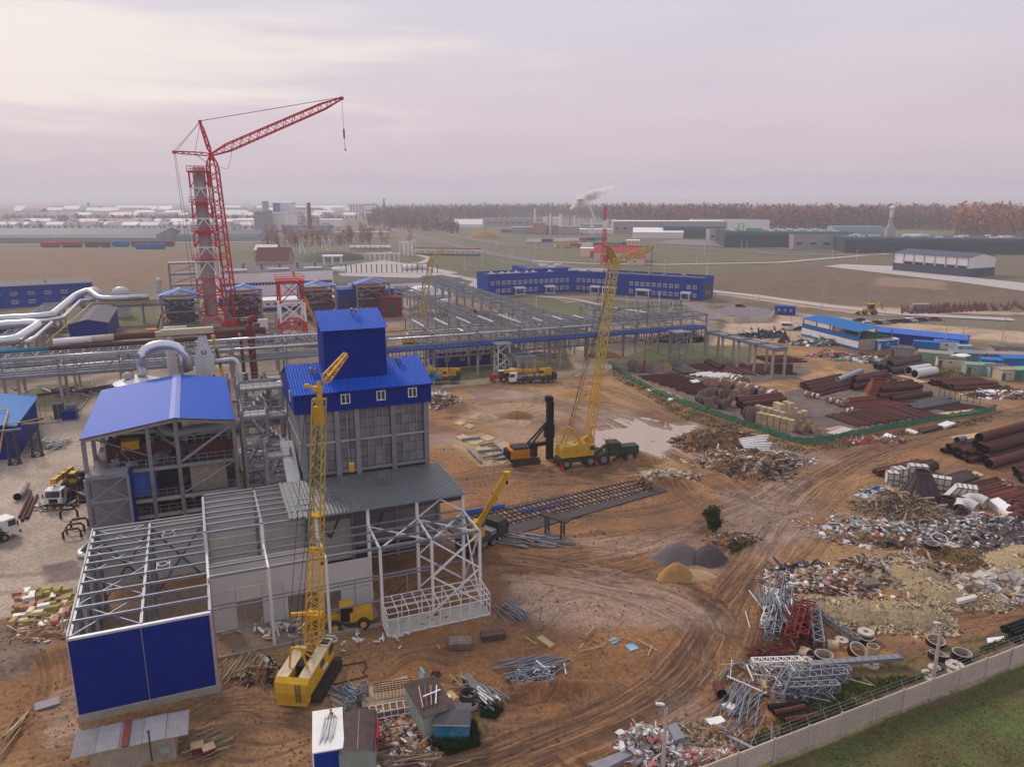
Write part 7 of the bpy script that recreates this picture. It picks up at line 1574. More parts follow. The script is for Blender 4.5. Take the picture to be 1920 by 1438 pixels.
for m_,sd_ in(('tree_orange',1),('tree_rust',2),('tree_bluegreen',3)):
 r=random.Random(sd_);o=thing('broadleaf_tree','','tree',(0,0,-500));b=MB()
 for _ in range(7):leaf_cloud(b,(r.uniform(-1.6,1.6),r.uniform(-1.6,1.6),r.uniform(4,9.5)),(1.7,1.7,1.9),46,.42,r)
 b.build('crown',m_,o);b=MB();b.tube([(0,0,0),(.1,0,3),(0,.1,7)],[.25,.2,.08],6);b.build('trunk','bark',o);protos.append(o)
used=[0,0,0];cn=('orange','rust red','dark bluish');r=random.Random(12)
def put_tree(k,loc,sc,lab,grp):
 o=protos[k]if not used[k]else copy_tree(protos[k]);used[k]=1;o.location=loc;o.scale=(sc,sc,sc*r.uniform(.9,1.2));o.rotation_euler=(0,0,r.uniform(0,6));o['label']=lab;o['group']=grp
for i in range(54):
 u=r.uniform(485,735);v=r.uniform(453,466)if i%2 else r.uniform(436,450);k=r.choice((0,0,1,1,2))if u<640 else r.choice((1,1,2,0))
 put_tree(k,g(u,v),r.uniform(.9,1.5),f'{cn[k]} autumn tree in the belt beyond the memorial square',f'{cn[k]} trees beyond the square')
put_tree(0,g(769,462),1.4,'single bright orange tree beside the diagonal road','roadside tree')
for i in range(26):
 u,v=r.uniform(-20,480),r.uniform(424,442);k=r.choice((1,2,2));put_tree(k,g(u,v),r.uniform(.9,1.6),f'{cn[k]} tree standing between the town houses',f'{cn[k]} trees in the town')
for i in range(16):
 u,v=(1100+i*12,578+i*.9)if i<6 else(1195+(i-6)*9,572+(i%3));b=MB();b.lathe([(.6,.3),(.35,1.2),(.05,2.2)],7);t=thing('young_fir','small dark young fir on the office lawn','tree',g(u,v),0,'young firs on the office lawn');b.build('crown','leaf_dark',t);seg('trunk',t,(0,0,0),(0,0,.5),.12,m='bark')
b=MB();hx=np.linspace(-15000,15000,120);V=[]
for x in hx:
 h=30+75*float(fbm(np.array([x/3500.]),np.array([2.2]),61,4)[0])*(1 if x<1500 else.6);V+=[(x,11000,-1),(x,12500,h),(x,15000,h+12)]
b.add(V,[(3*i+j,3*i+3+j,3*i+4+j,3*i+1+j)for i in range(119)for j in(0,1)]);b.build('hills','hill',kind='structure',smooth=True,label='low hazy blue hills on the horizon')
hz_=bpy.data.materials.new('haze');hz_.use_nodes=True;n,l=hz_.node_tree.nodes,hz_.node_tree.links;n.clear();ou=n.new('ShaderNodeOutputMaterial');pv=n.new('ShaderNodeVolumePrincipled');pv.inputs['Color'].default_value=(.90,.88,.97,1);pv.inputs['Density'].default_value=.00024;pv.inputs['Anisotropy'].default_value=.1;l.new(pv.outputs[0],ou.inputs['Volume'])
MT['haze']=hz_
b=MB();b.bx(-17000,17000,-400,27000,-4,92);b.build('haze','haze',kind='stuff')
# ================================================================== storage yard
ry=random.Random(21)
def prow(label,grp,A,B,E,n,d,m='rust',layers=1,jit=.06,ljit=.12,name='steel_pipe',kind='pipe',z0=0.0,dj=0.0):
 """n pipes side by side: near ends between pixels A and B, running towards E from A"""
 a,b_,e=g(*A),g(*B),g(*E);run_=e-a;side=b_-a
 for l_ in range(layers):
  k_=n-l_*(2 if n>4 else 1)
  for i in range(max(1,k_)):
   t=(i+l_*.5)/max(1,n-1);dd=d*(1+ry.uniform(-dj,dj));p=a+side*t+run_*ry.uniform(-jit,jit);q=p+run_*(1+ry.uniform(-ljit,.03));z=z0+dd/2+l_*d*.86+gz(p.x,p.y)*.5+.05
   p.z=q.z=z;q+=side.normalized()*ry.uniform(-.15,.15)
   seg(name,None,p,q,dd,dd,m if isinstance(m,str)else ry.choice(m),kind,label=label,cat='pipe' if kind=='pipe' else 'beam',group=grp)
prow('thin rusty pipe in the wide mat behind the green net fence, left end','rusty pipes in the left mat',(1196,707),(1296,741),(1274,702),20,.36,'rust')
prow('rusty pipe lying beside the white wrapped pipes','rusty pipes by the white ones',(1290,684),(1372,683),(1332,704),17,.38,'rust')
prow('rusty pipe in the mat under the low rack end','rusty pipes under the rack end',(1380,684),(1440,683),(1432,704),13,.38,'rust')
prow('wide rusty pipe at the top of the left mats','wide rusty pipes at the top',(1322,682),(1330,681),(1350,694),2,1.1,'rust')
prow('dark pipe beside the cable reel near the rack foot','dark pipes by the reel',(1247,688),(1262,686),(1290,704),5,.6,'pipe_dark')
prow('thin rusty pipe in the far right mat by the track bend','thin pipes by the track bend',(1412,672),(1450,681),(1474,670),9,.45,'rust',2)
prow('white wrapped pipe in the pale stack amid the rusty mats','white wrapped pipes',(1291,706),(1334,711),(1324,700),10,.55,'plastic_white',1,.2);prow('white wrapped pipe in the second pale stack','white wrapped pipes, second stack',(1322,706),(1352,711),(1364,702),7,.55,'plastic_white',1,.2)
prow('thick rusty pipe in the three-layer stack beside the yellow blocks','thick pipes beside the yellow blocks',(1383,758),(1390,779),(1462,749),5,1.15,'rust',2)
prow('long rusty pipe in the lower mat along the green net','long pipes in the lower mat',(1549,781),(1640,764),(1618,803),20,.38,'rust');prow('long rusty pipe in the mat right of the lower one','long pipes right of the lower mat',(1645,762),(1690,757),(1722,789),9,.38,'rust')
prow('thin rusty pipe in the bundle left of the grey perforated tube','thin pipes by the perforated tube',(1500,722),(1530,744),(1578,705),13,.5,'rust',2);prow('rust-red thin rod in the bundle below the red hopper','thin rods below the hopper',(1560,752),(1590,768),(1660,742),12,.35,['rust','rust_red'])
prow('thick rusty pipe behind the red hopper','thick pipes behind the hopper',(1598,722),(1600,732),(1662,710),3,1.5,'rust',2);prow('thick rusty pipe in front of the red hopper','thick pipes before the hopper',(1640,735),(1648,748),(1717,727),4,1.3,'rust',2)
prow('single thick rusty pipe topped with a green sheet','pipe with green sheet',(1674,753),(1674,753),(1748,742),1,1.3,'rust')
prow('dark flat beam lying right of the rusty mats','dark flat beams',(1700,764),(1718,772),(1772,750),5,.7,'steel_dark',1,name='steel_beam',kind='box')
prow('pale timber plank at the right end of the green net','pale planks by the net',(1764,777),(1778,783),(1826,769),7,.45,'wood_pale',1,name='plank',kind='box',z0=-.2)
prow('big dark plastic pipe in the heap before the cabins','big dark pipes before the cabins',(1643,692),(1668,702),(1712,682),4,1.7,'pipe_dark',1);prow('big dark plastic pipe on top of the heap before the cabins','big dark pipes on top',(1668,694),(1672,698),(1722,682),2,1.5,'pipe_dark',1,z0=1.3)
prow('huge white pipe with black mouth before the cabins','huge white pipes',(1701,703),(1716,709),(1738,697),2,2.3,'plastic_white')
prow('rusty pipe in the bundle right of the huge white pipes','rusty bundle by the white pipes',(1738,721),(1790,733),(1826,716),10,.8,'rust',2);prow('thin rusty pipe near the red-brown box at the right','thin pipes near the brown box',(1820,741),(1832,746),(1880,733),5,.6,'rust')
prow('big rusty pipe in the tall stack at the right edge','big pipes at the right edge',(1828,852),(1850,880),(1935,822),5,1.75,'rust',3,.03);prow('slimmer rusty pipe left of the tall stack at the right edge','slim pipes left of the tall stack',(1770,848),(1818,868),(1862,828),9,.95,'rust',2,.05)
prow('grey pipe stub on top of the slim pipes','grey stub',(1792,846),(1792,846),(1806,843),1,1.3,'galv',z0=1.5)
prow('rusty channel beam left of the crated frames','rusty channel beams',(1642,887),(1658,898),(1735,865),5,.5,'rust',2,name='steel_beam',kind='box');prow('stubby thick rusty pipe behind the wire-caged crates','stubby thick pipe',(1716,893),(1716,893),(1752,882),1,1.9,'rust')
prow('dark pipe in the row right of the wire-caged crates','dark pipes right of the crates',(1752,903),(1775,917),(1812,884),9,.55,'pipe_dark',1);prow('rust-red rod in the row behind the broad funnel','rust-red rods',(1772,920),(1822,945),(1868,897),15,.36,['rust','rust','rust','rust_red'],1)
prow('rust-red rod in the nearer row at the right','rust-red rods, nearer row',(1832,940),(1888,967),(1935,912),15,.36,['rust','rust_red','rust'],1)
prow('dark red pipe at the right edge by the bent pipes','dark red pipes at the right edge',(1900,890),(1915,905),(1960,880),5,.9,'rust',2)
prow('black pipe in the small bundle above the fence at the right','black pipes above the fence',(1876,1180),(1905,1205),(1930,1160),6,.32,'black',2)
prow('dark red pipe lying in the grass left of the fence','dark red pipes in the grass',(1452,1341),(1470,1356),(1512,1330),2,.55,'rust',1);prow('black pipe lying above the dark red pipes in the grass','black pipe in the grass',(1443,1330),(1443,1330),(1522,1320),1,.5,'black')
prow('short upright-lying rusty tube by the road bend','rusty tube by the bend',(1352,1308),(1352,1308),(1344,1290),1,1.0,'rust')
prow('long rusty pipe lying on the left site road','rusty pipes on the site road',(36,974),(50,977),(58,925),3,.42,'rust');prow('short pale grey tube on the left site road','grey tube on the site road',(34,940),(34,940),(50,915),1,1.3,'duct_pinkish')
for i,(u,v)in enumerate(((150,988),(142,998),(136,1008),(130,970))):
 c=g(u,v);b=MB(c);a=R(20);dx,dy=Vector((math.cos(a),math.sin(a),0)),Vector((0,0,1));P=[c+dx*-1.1+dy*.0,c+dx*-1.1+dy*.9,c+dx*-.8+dy*1.3,c+dx*.8+dy*1.3,c+dx*1.1+dy*.9,c+dx*1.1]
 b.tube(P,.17,8);b.build('pipe_bend','rust',loc=c,smooth=True,label=('farthest upright rusty U-bend beside the hall','middle upright rusty U-bend beside the hall','nearest upright rusty U-bend beside the hall','rusty U-bend lying apart beside the hall')[i],cat='pipe bend')
c=g(150,1045);b=MB(c);b.tube([c+Vector((0,0,.4)),c+Vector((-.3,.6,.4)),c+Vector((-.6,4.2,.45))][::-1]+[c+Vector((1.2,-.3,.4))],.42,12);b.build('silver_elbow','silver',loc=c,smooth=True,label='silver elbow duct leaning by the hall left wall',cat='duct')
prow('long dark rusty pipe in the upper mat behind the perforated tube','dark pipes behind the perforated tube',(1580,707),(1640,700),(1650,722),9,.4,'rust');prow('thin dark pipe in the mat between hopper and flat beams','thin pipes between hopper and beams',(1640,757),(1700,752),(1705,770),10,.34,'rust');prow('dark pipe in the mat right of the flat beams','dark pipes right of the flat beams',(1735,764),(1790,757),(1800,774),8,.34,['rust','pipe_dark'])
RL={}
def reel(label,u,v,r,w,mf,mw_,rz,grp,cat='cable reel',z=0):
 k=(mf,mw_)
 if k not in RL:
  t0=[]
  b=MB();b.tube([(0,-.5,0),(0,-.38,0)],1,18);b.tube([(0,.38,0),(0,.5,0)],1,18);b.tube([(0,-.54,0),(0,-.5,0)],.25,8);o1=b.build('x',mf)
  b=MB();b.tube([(0,-.38,0),(0,.38,0)],.82,18,caps=False);o2=b.build('x',mw_,smooth=True);RL[k]=(o1.data,o2.data)
  for o in(o1,o2):bpy.data.objects.remove(o)
 r*=.88;w*=.9;c=g(u,v);c.z=r+gz(c.x,c.y)+z-.05;t=thing('cable_reel',label,cat,c,rz,grp);t.scale=(r,w,r)
 link('flange',RL[k][0],t);link('drum',RL[k][1],t)
for i,(u,v,r,f)in enumerate(((1326,724,1.35,'w'),(1338,725,1.35,'w'),(1343,724,1.0,'w'),(1350,723,.8,'w'),(1356,720,1.1,'w'),(1364,726,1.1,'w'),(1376,718,1.3,'w'),(1374,726,1.0,'w'),(1383,722,1.3,'w'),(1396,722,1.2,'d'),(1377,735,1.2,'d'),(1386,736,1.3,'w'),(1394,732,1.2,'w'),(1399,741,1.2,'w'),(1403,734,1.1,'w'),(1412,741,1.1,'d'),(1419,744,1.2,'d'),(1427,745,1.2,'w'),(1433,744,1.2,'d'),(1442,747,1.2,'w'),(1448,745,1.2,'w'),(1409,731,1.0,'w'),(1419,735,1.0,'w'),(1388,726,.9,'w'),(1378,748,1.4,'b'))):
 lab,m1,m2={'w':('wooden cable reel with white cable in the middle cluster','reel_face','plastic_white'),'d':('wooden cable reel with dark cable in the middle cluster','wood_grey','black'),'b':('big bare wooden reel below the middle cluster','wood','wood')}[f]
 reel(lab,u,v,r,r*1.3,m1,m2,ry.uniform(-.5,.9),{'w':'white-wound cable reels','d':'dark-wound cable reels','b':'bare reel'}[f])
for u,v,r in((1316,748,1.2),(1324,746,1.3),(1332,745,1.4),(1340,745,1.4),(1348,746,1.4),(1356,746,1.3),(1320,757,1.0),(1329,762,1.2),(1341,757,1.1),(1354,765,1.3),(1363,761,1.1),(1310,753,1.0)):reel('grey weathered cable reel in the dark cluster by the green net',u,v,r,r*1.2,'wood_grey','steel_dark',ry.uniform(-.3,.8),'grey cable reels by the green net')
reel('very large dark reel standing by the yellow blocks',1407,790,1.9,1.5,'wood_grey','steel_dark',.2,'very large reel')
for u,v,r in((1186,695,1.7),(1196,698,1.3),(1205,697,1.2),(1213,697,1.6)):reel('brown reel in the group at the left corner of the net fence',u,v,r,r,'wood_grey','rust',ry.uniform(-.3,.8),'reels at the left corner')
reel('reel with tan face beside the dark pipes by the rack foot',1250,697,1.4,1.6,'wood','black',.1,'tan reel');
for u,v,r in((1513,743,.8),(1519,745,.8),(1525,746,.8),(1533,748,.8),(1550,752,.7),(1557,756,.8),(1565,757,.8),(1571,760,.8),(1578,761,.7),(1585,757,.8),(1590,776,.8),(1597,772,.7)):reel('small reel in the row below the thin pipe bundles',u,v,r,r,'wood','plastic_white',ry.uniform(-.5,1),'small reels below the pipe bundles')
for u,v,r in((1492,806,.9),(1500,800,.9),(1508,808,.9),(1516,802,1.0),(1524,811,1.0),(1530,815,.9),(1502,812,.8)):reel('small brown reel in the group right of the yellow blocks',u,v,r,r,'wood','wood_grey',ry.uniform(-.5,1),'reels right of the yellow blocks')
um=MB();
for i in range(2):
 for j in range(3):um.bx(-.6+i*.61,-.02+i*.61,-.6+j*.405,-.215+j*.405,.12,1.2)
um.bx(-.6,.6,-.6,.6,0,.1);uo=um.build('x','block_yellow');ub=uo.data;bpy.data.objects.remove(uo)
def blocks(lab,grp,A,B,n,hgt,rows=1,dy=(0,0)):
 a,b_=g(*A),g(*B);d=(b_-a);rz=math.atan2(d.y,d.x);nrm=Vector((-d.y,d.x,0)).normalized()
 for r_ in range(rows):
  for i in range(n):
   for k in range(hgt if not isinstance(hgt,list)else hgt[i%len(hgt)]):
    p=a.lerp(b_,i/max(1,n-1))+nrm*1.3*r_;p.z=k*1.22+gz(p.x,p.y)*.5;link('block_pallet',ub,None,p+Vector((ry.uniform(-.05,.05),0,0)),rz+ry.uniform(-.05,.05),lab,'pallet',grp)
blocks('pallet of yellow building blocks in the long double row by the net','yellow block pallets in the double row',(1424,794),(1482,808),6,2);blocks('pallet of yellow building blocks in the long back row','yellow block pallets in the back row',(1421,780),(1466,793),5,2)
blocks('pallet of pale blocks in the tall pile behind the rows','pale block pallets in the tall pile',(1462,788),(1480,786),2,[3,3],2);blocks('yellow block pallet in the loose group at the right of the pile','yellow block pallets at the right',(1487,785),(1507,780),3,[2,1,1]);blocks('low pallet of blocks behind the tall pile','low pallets behind the pile',(1434,773),(1452,776),3,1)
def frustum(name,lab,cat,u,v,r0,r1,h,m,n=4,rot=.4,stand=0,z=0,lid=None):
 c=g(u,v);t=thing(name,lab,cat,c,rot);b=MB();b.lathe([(r0,0),(r1,h),(r1,h+.5),(r1*.86,h+.5),(r1*.86,h)],n,(0,0,z));b.build('shell',m,t)
 b=MB();b.lathe([(r1*.86,h+.3),(.01,h+.3)],n,(0,0,z));b.build('mouth','pipe_inside',t)
 for k in range(n if n<9 else 12):
  a=k*2*math.pi/(n if n<9 else 12);seg('rib',t,(r0*math.cos(a),r0*math.sin(a),z),(r1*math.cos(a),r1*math.sin(a),h+z),.12,m='pipe_dark')
 return t
frustum('hopper','red-brown hopper upside down among the thick pipes','hopper',1648,738,3.6,2.3,3.0,'rust_red',6)
frustum('funnel','broad dark funnel of welded plates among the crates','funnel',1724,936,3.4,1.3,4.2,'pipe_dark',16,0);frustum('funnel','low black funnel ring left of the pale bends','funnel',1775,953,1.7,1.1,1.3,'pipe_dark',12,0);frustum('funnel','small black cone ring below the pale bends','funnel',1803,972,1.3,.8,.9,'pipe_dark',12,0);frustum('hopper','dark tent-shaped hopper by the containers','hopper',1470,641,2.6,.3,3.2,'pipe_dark',4)
a,e=g(1570,722),g(1612,706);t=thing('perforated_tube','grey perforated tube with flanges lying on the pipe bundles','tube',a,0);d=e-a
seg('shell',t,(0,0,1.3),(d.x,d.y,1.6),1.3,m='silver_matte',kind='pipe')
for k in range(9):f=k/8;b=MB();b.tube([(d.x*f,d.y*f,1.3+f*.3),(d.x*(f+.015),d.y*(f+.015),1.3+f*.3)],.78,12);b.build('flange','galv',t)
lbox('cradle',t,-.6,.2,-.6,.6,0,.8,'wood_grey')
def crate(label,u,v,w,d,h,rz,m='panel_light',skew=0):
 t=thing('caged_crate',label,'crate',g(u,v),rz);b=MB();b.add([(0,0,.3),(w,0,.3),(w,d,.3),(0,d,.3),(skew,0,h),(w,0,h),(w,d,h),(skew,d,h)],[(0,3,2,1),(4,5,6,7),(0,1,5,4),(1,2,6,5),(2,3,7,6),(3,0,4,7)]);b.build('casing',m,t)
 b=MB();n=max(2,int(w/.9));s_=.06
 for k in range(n+1):
  x=w*k/n;zt=h
  for y in(-.06,d+.06):b.bar((x,y,.2),(x+skew*(1-k/n),y,zt),.09)
  b.bar((x+skew*(1-k/n),0,h+.05),(x+skew*(1-k/n),d,h+.05),.09)
 for z in(.25,h*.5,h):
  for y in(-.08,d+.08):b.bar((0+skew*(z/h),y,z),(w,y,z),.09)
  b.bar((w+.05,0,z),(w+.05,d,z),.09)
 b.build('cage','steel_dark',t);lbox('skid',t,0,w,-.1,d+.1,0,.25,'wood')
crate('wire-caged grey duct section, leftmost of the crate row',1663,912,1.8,1.8,2.3,R(-12));crate('wire-caged grey duct section, second of the crate row',1680,908,2.2,1.8,2.5,R(14));crate('wire-caged grey duct section behind the funnel',1703,899,3.0,1.8,2.4,R(-14));crate('wire-caged duct box right of the broad funnel',1742,918,3.0,1.6,2.2,R(-30));crate('wire-caged slanted duct hood beside the red rods',1770,940,4.4,2.2,2.6,R(-24),skew=1.6)
crate('caged box of dark fittings by the storage track',1452,700,5,2,2.4,R(6),'rust');
for u,v,rz in((1806,958,.7),(1824,948,.2)):
 c=g(u,v);b=MB(c);b.tube([c+Vector((-1.6*math.cos(rz),-1.6*math.sin(rz),.8)),c+Vector((-.6,0,1.2)),c+Vector((.5,-.4,1.2)),c+Vector((1.1,-1.3,.95))],.95,14,0,False);b.build('pipe_bend','panel_light',loc=c,smooth=True,label='pale thick pipe bend beside the slanted hood' if rz>.5 else 'pale thick pipe bend, farther of the two by the hood',cat='pipe bend')
for k in range(5):
 c=g(1905+(k%2)*12,985+k*7-30);b=MB(c);b.tube([c+Vector((-1.2,0,.6)),c+Vector((-.7,.3,.6+.5)),c+Vector((.3,.3,1.1)),c+Vector((1.0,-.4,.7))],.55,12);b.build('pipe_bend','rust',loc=c,smooth=True,label='rusty pipe bend in the pile at the right edge',cat='pipe bend',group='rusty bends at the right edge')
def slab(lab,pts,h,m,name='concrete_slab',cat='slab',z=0):
 w=[g(u,v)for u,v in pts];c=sum(w,Vector())/len(w);z0_=gz(c.x,c.y)+z;b=MB(c);b.prism([(q.x,q.y)for q in w],z0_-.1,z0_+h);return b.build(name,m,loc=c,label=lab,cat=cat)
for a in(('big sand-coloured board deck before the dark pipes',[(1664,708),(1694,705),(1738,718),(1706,721)],.25,'slab_sand'),('pale slab at the left end of the lower pipe mat',[(1549,814),(1582,803),(1600,807),(1570,818)],.3,'concrete_pale'),('brownish slab beside the pale slab',[(1545,806),(1575,800),(1582,803),(1556,810)],.3,'pink_roof'),
('rusty plate stack outside the net fence',[(1720,808),(1760,798),(1768,802),(1730,813)],.35,'rust'),('white plates stacked outside the net fence',[(1757,800),(1775,793),(1792,797),(1772,804)],.5,'white'),('white plastic sheet roll outside the net fence',[(1655,820),(1662,816),(1682,824),(1676,828)],.5,'plastic_white'),('white bar beside the rusty plate stack',[(1697,808),(1703,805),(1722,812),(1716,815)],.4,'plastic_white'),
('flat sand slab beside the right road',[(1780,820),(1900,803),(1905,812),(1800,828)],.15,'slab_sand'),('second flat sand slab by the right road',[(1850,825),(1920,812),(1960,822),(1880,836)],.15,'slab_sand'),('sand slab behind the dark pipe row',[(1810,890),(1828,885),(1845,893),(1825,899)],.2,'slab_sand'),('sand slab behind the rust-red rods',[(1850,905),(1880,900),(1900,912),(1870,918)],.2,'slab_sand'),
('pale slab under the broad funnel',[(1650,912),(1700,903),(1765,940),(1700,945)],.18,'slab_sand'),('long slab edge running before the funnel',[(1655,918),(1668,912),(1708,938),(1696,943)],.3,'slab_sand'),('grey metal block on the right road edge',[(1902,815),(1925,808),(1935,822),(1905,828)],1.8,'galv'),
('white flat plate by the net fence corner',[(1213,730),(1228,727),(1232,731),(1218,734)],.15,'white'),('white box by the net fence',[(1252,750),(1266,746),(1268,750),(1255,753)],.4,'white'),('pale plate between the rusty mats',[(1372,705),(1388,703),(1392,707),(1378,709)],.2,'white'),('pale plate by the reels',[(1292,716),(1306,713),(1313,718),(1300,720)],.2,'white'),
('silver-grey bundle stack by the right rods',[(1852,948),(1870,943),(1908,968),(1888,975)],1.0,'white'),('pale board lying by the blue plates in the yard',[(1006,1199),(1016,1194),(1040,1212),(1030,1217)],.25,'wood_pale'),('small bluish plate, left of two in the open yard',[(1140,1200),(1152,1194),(1164,1200),(1150,1207)],.12,'lightblue'),('small bluish plate, right of two in the open yard',[(1172,1210),(1188,1206),(1198,1216),(1182,1222)],.15,'lightblue'),
('white sheet lying near the fence at the right',[(1850,1198),(1882,1194),(1884,1204),(1852,1207)],.08,'white'),('large pale slab before the railway end',[(1194,893),(1212,884),(1224,892),(1204,901)],.3,'concrete_pale'),('grey fallen plate by the steel heap at the hall',[(478,1230),(486,1226),(518,1246),(508,1251)],.12,'white'),
('white pallet sheet right of the steel heap',[(1655,700),(1670,697),(1672,702),(1660,705)],.3,'white')):slab(*a)
for k,(u,v,w_,d_)in enumerate(((862,793,5,3),(880,800,4,3),(868,822,6,4),(890,828,8,5),(915,822,6,4),(905,842,7,5),(925,850,8,5),(945,835,6,5),(958,855,6,4),(940,866,5,3))):
 slab('sand-coloured road slab laid on the mud left of the drilling rig',[(u-w_*2.4,v),(u,v-d_*1.6),(u+w_*2.4,v),(u,v+d_*1.6)],.12,'slab_sand','road_slab')['group']='road slabs left of the rig'
seg('steel_beam',None,g(866,828)+Vector((0,0,.4)),g(900,824)+Vector((0,0,.4)),.5,m='galv',label='grey steel beam on the sand slabs',cat='beam')
for a_,c_,l_ in(((878,845),(902,870),'left side beam of the frame laid on the slabs'),((900,838),(925,834),'top beam of the frame laid on the slabs'),((925,834),(952,856),'right side beam of the frame laid on the slabs'),((896,850),(935,846),'cross beam inside the frame on the slabs'),((905,862),(950,852),'lower cross beam inside the frame on the slabs'),((925,865),(975,858),'double beam right of the frame on the slabs')):
 seg('steel_beam',None,g(*a_)+Vector((0,0,.4)),g(*c_)+Vector((0,0,.4)),.35,m='galv',label=l_,cat='beam')
t=thing('net_fence','low green netting fence on thin posts round the storage yard','fence',g(1505,835),0)
fp=[(1148,692),(1165,702),(1200,722),(1240,742),(1290,762),(1340,780),(1390,797),(1440,815),(1480,828),(1505,835),(1560,827),(1620,815),(1680,803),(1740,791),(1800,782),(1858,773),(1868,768)];o=g(1505,835);r=random.Random(3)
for i in range(len(fp)-1):
 a,c=g(*fp[i])-o,g(*fp[i+1])-o;L=(c-a).length;n_=max(3,int(L/.8));b=MB();vs=[]
 nr=Vector((-(c-a).y,(c-a).x,0)).normalized()
 for k in range(n_+1):p=a.lerp(c,k/n_);vs+=[p+nr*r.uniform(-.15,.15)+Vector((0,0,-.1)),p+nr*r.uniform(-.12,.12)+Vector((0,0,.8)),p+nr*r.uniform(-.05,.05)+Vector((0,0,1.35+r.uniform(-.25,.2)))]
 b.add(vs,[(3*k+j,3*k+3+j,3*k+4+j,3*k+1+j)for k in range(n_)for j in(0,1)]);b.build('net','net_green',t)
 for k in range(max(1,int(L/5))):p=a.lerp(c,k/max(1,int(L/5)));seg('post',t,p,p+Vector((0,0,1.7)),.07,m='steel_dark')
t=thing('net_fence','green wire fence with thin posts in front of the cabin yard','fence',g(1760,740),0);o=g(1760,740);fp=[(1760,745),(1800,752),(1850,760)];
for i in range(2):
 a,c=g(*fp[i])-o,g(*fp[i+1])-o
 for k in range(4):p=a.lerp(c,k/4);seg('post',t,p,p+Vector((0,0,2.4)),.1,m='green_dark')
 b=MB();b.bar(a+Vector((0,0,2.2)),c+Vector((0,0,2.2)),.05)
 for z in(.5,1.0,1.5):b.bar(a+Vector((0,0,z)),c+Vector((0,0,z)),.04)
 b.build('wire','green_teal',t)
def heap(label,u,v,rx,ry_,h,mats_,n,s=(.2,.9),base='dirt',seed=1,name='rubbish_heap',cat='rubbish heap',ang=0,long_=.35,nb=26):
 r=random.Random(seed);c=g(u,v);c.z=gz(c.x,c.y)-.1;b=MB(c);ca,sa=math.cos(ang),math.sin(ang);ms=[base]+list(mats_);K=[]
 lob=[(r.uniform(-.6,.6),r.uniform(-.6,.6),r.uniform(.3,.6),r.uniform(.4,1))for _ in range(5)]
 def H(x,y):
  e=max(0,1-(x*x+y*y));z=e*.45
  for lx,ly,lr,lh in lob:z+=max(0,1-((x-lx)**2+(y-ly)**2)/lr**2)*lh*.6*min(1,e*2.5)
  return z*h*.8
 vs=[];N=nb
 for i in range(N+1):
  for j in range(N+1):
   x,y=i/N*2.3-1.15,j/N*2.3-1.15;z=H(x,y)+(r.uniform(-.1,.1)*min(1,h)-.06 if x*x+y*y<.95 else-.5);X_,Y_=x*rx,y*ry_;gx_,gy_=c.x+X_*ca-Y_*sa,c.y+X_*sa+Y_*ca;vs.append((gx_,gy_,gz(gx_,gy_)+z))
 b.add(vs,[(i*(N+1)+j,(i+1)*(N+1)+j,(i+1)*(N+1)+j+1,i*(N+1)+j+1)for i in range(N)for j in range(N)])
 for k in range(n):
  q=r.random()**.6;a=r.uniform(0,6.28);x,y=q*math.cos(a),q*math.sin(a);q_=1.12 if k%5==0 else 1;x*=q_;y*=q_
  X_,Y_=x*rx,y*ry_;gx_,gy_=c.x+X_*ca-Y_*sa,c.y+X_*sa+Y_*ca;p=(gx_,gy_,gz(gx_,gy_)+H(x,y)+.03);sz=r.uniform(*s)*(.6+.6*r.random());mi=1+r.randrange(len(mats_))
  if r.random()<long_:l=sz*r.uniform(1.8,4);dd=(sz*.22,l,sz*.16)
  else:dd=(sz,sz*r.uniform(.5,1.2),sz*r.uniform(.08,.6))
  m_=Matrix.Translation(p)@Matrix.Rotation(r.uniform(0,6.28),4,'Z')@Matrix.Rotation(r.gauss(0,.35),4,'X')@Matrix.Rotation(r.gauss(0,.3),4,'Y')
  cr_=[(-1,-1),(1,-1),(1,1),(-1,1)];tp=r.uniform(.45,1)
  vv=[m_@Vector((a_*dd[0]/2*(1+r.uniform(-.25,.25)),b_*dd[1]/2*(1+r.uniform(-.2,.2)),-dd[2]/2))for a_,b_ in cr_]+[m_@Vector((a_*dd[0]/2*tp,b_*dd[1]/2*tp,dd[2]/2))for a_,b_ in cr_]
  b.add(vv,[(4,5,6,7),(0,1,5,4),(1,2,6,5),(2,3,7,6),(3,0,4,7)],mi)
 return b.build(name,ms,loc=c,label=label,kind='stuff')
JUNK=['wood_grey','wood','plastic_white','rust','steel_grey','concrete','white','felt','plastic_pink','shed_beige','steel_dark','wood']
HP=1.0
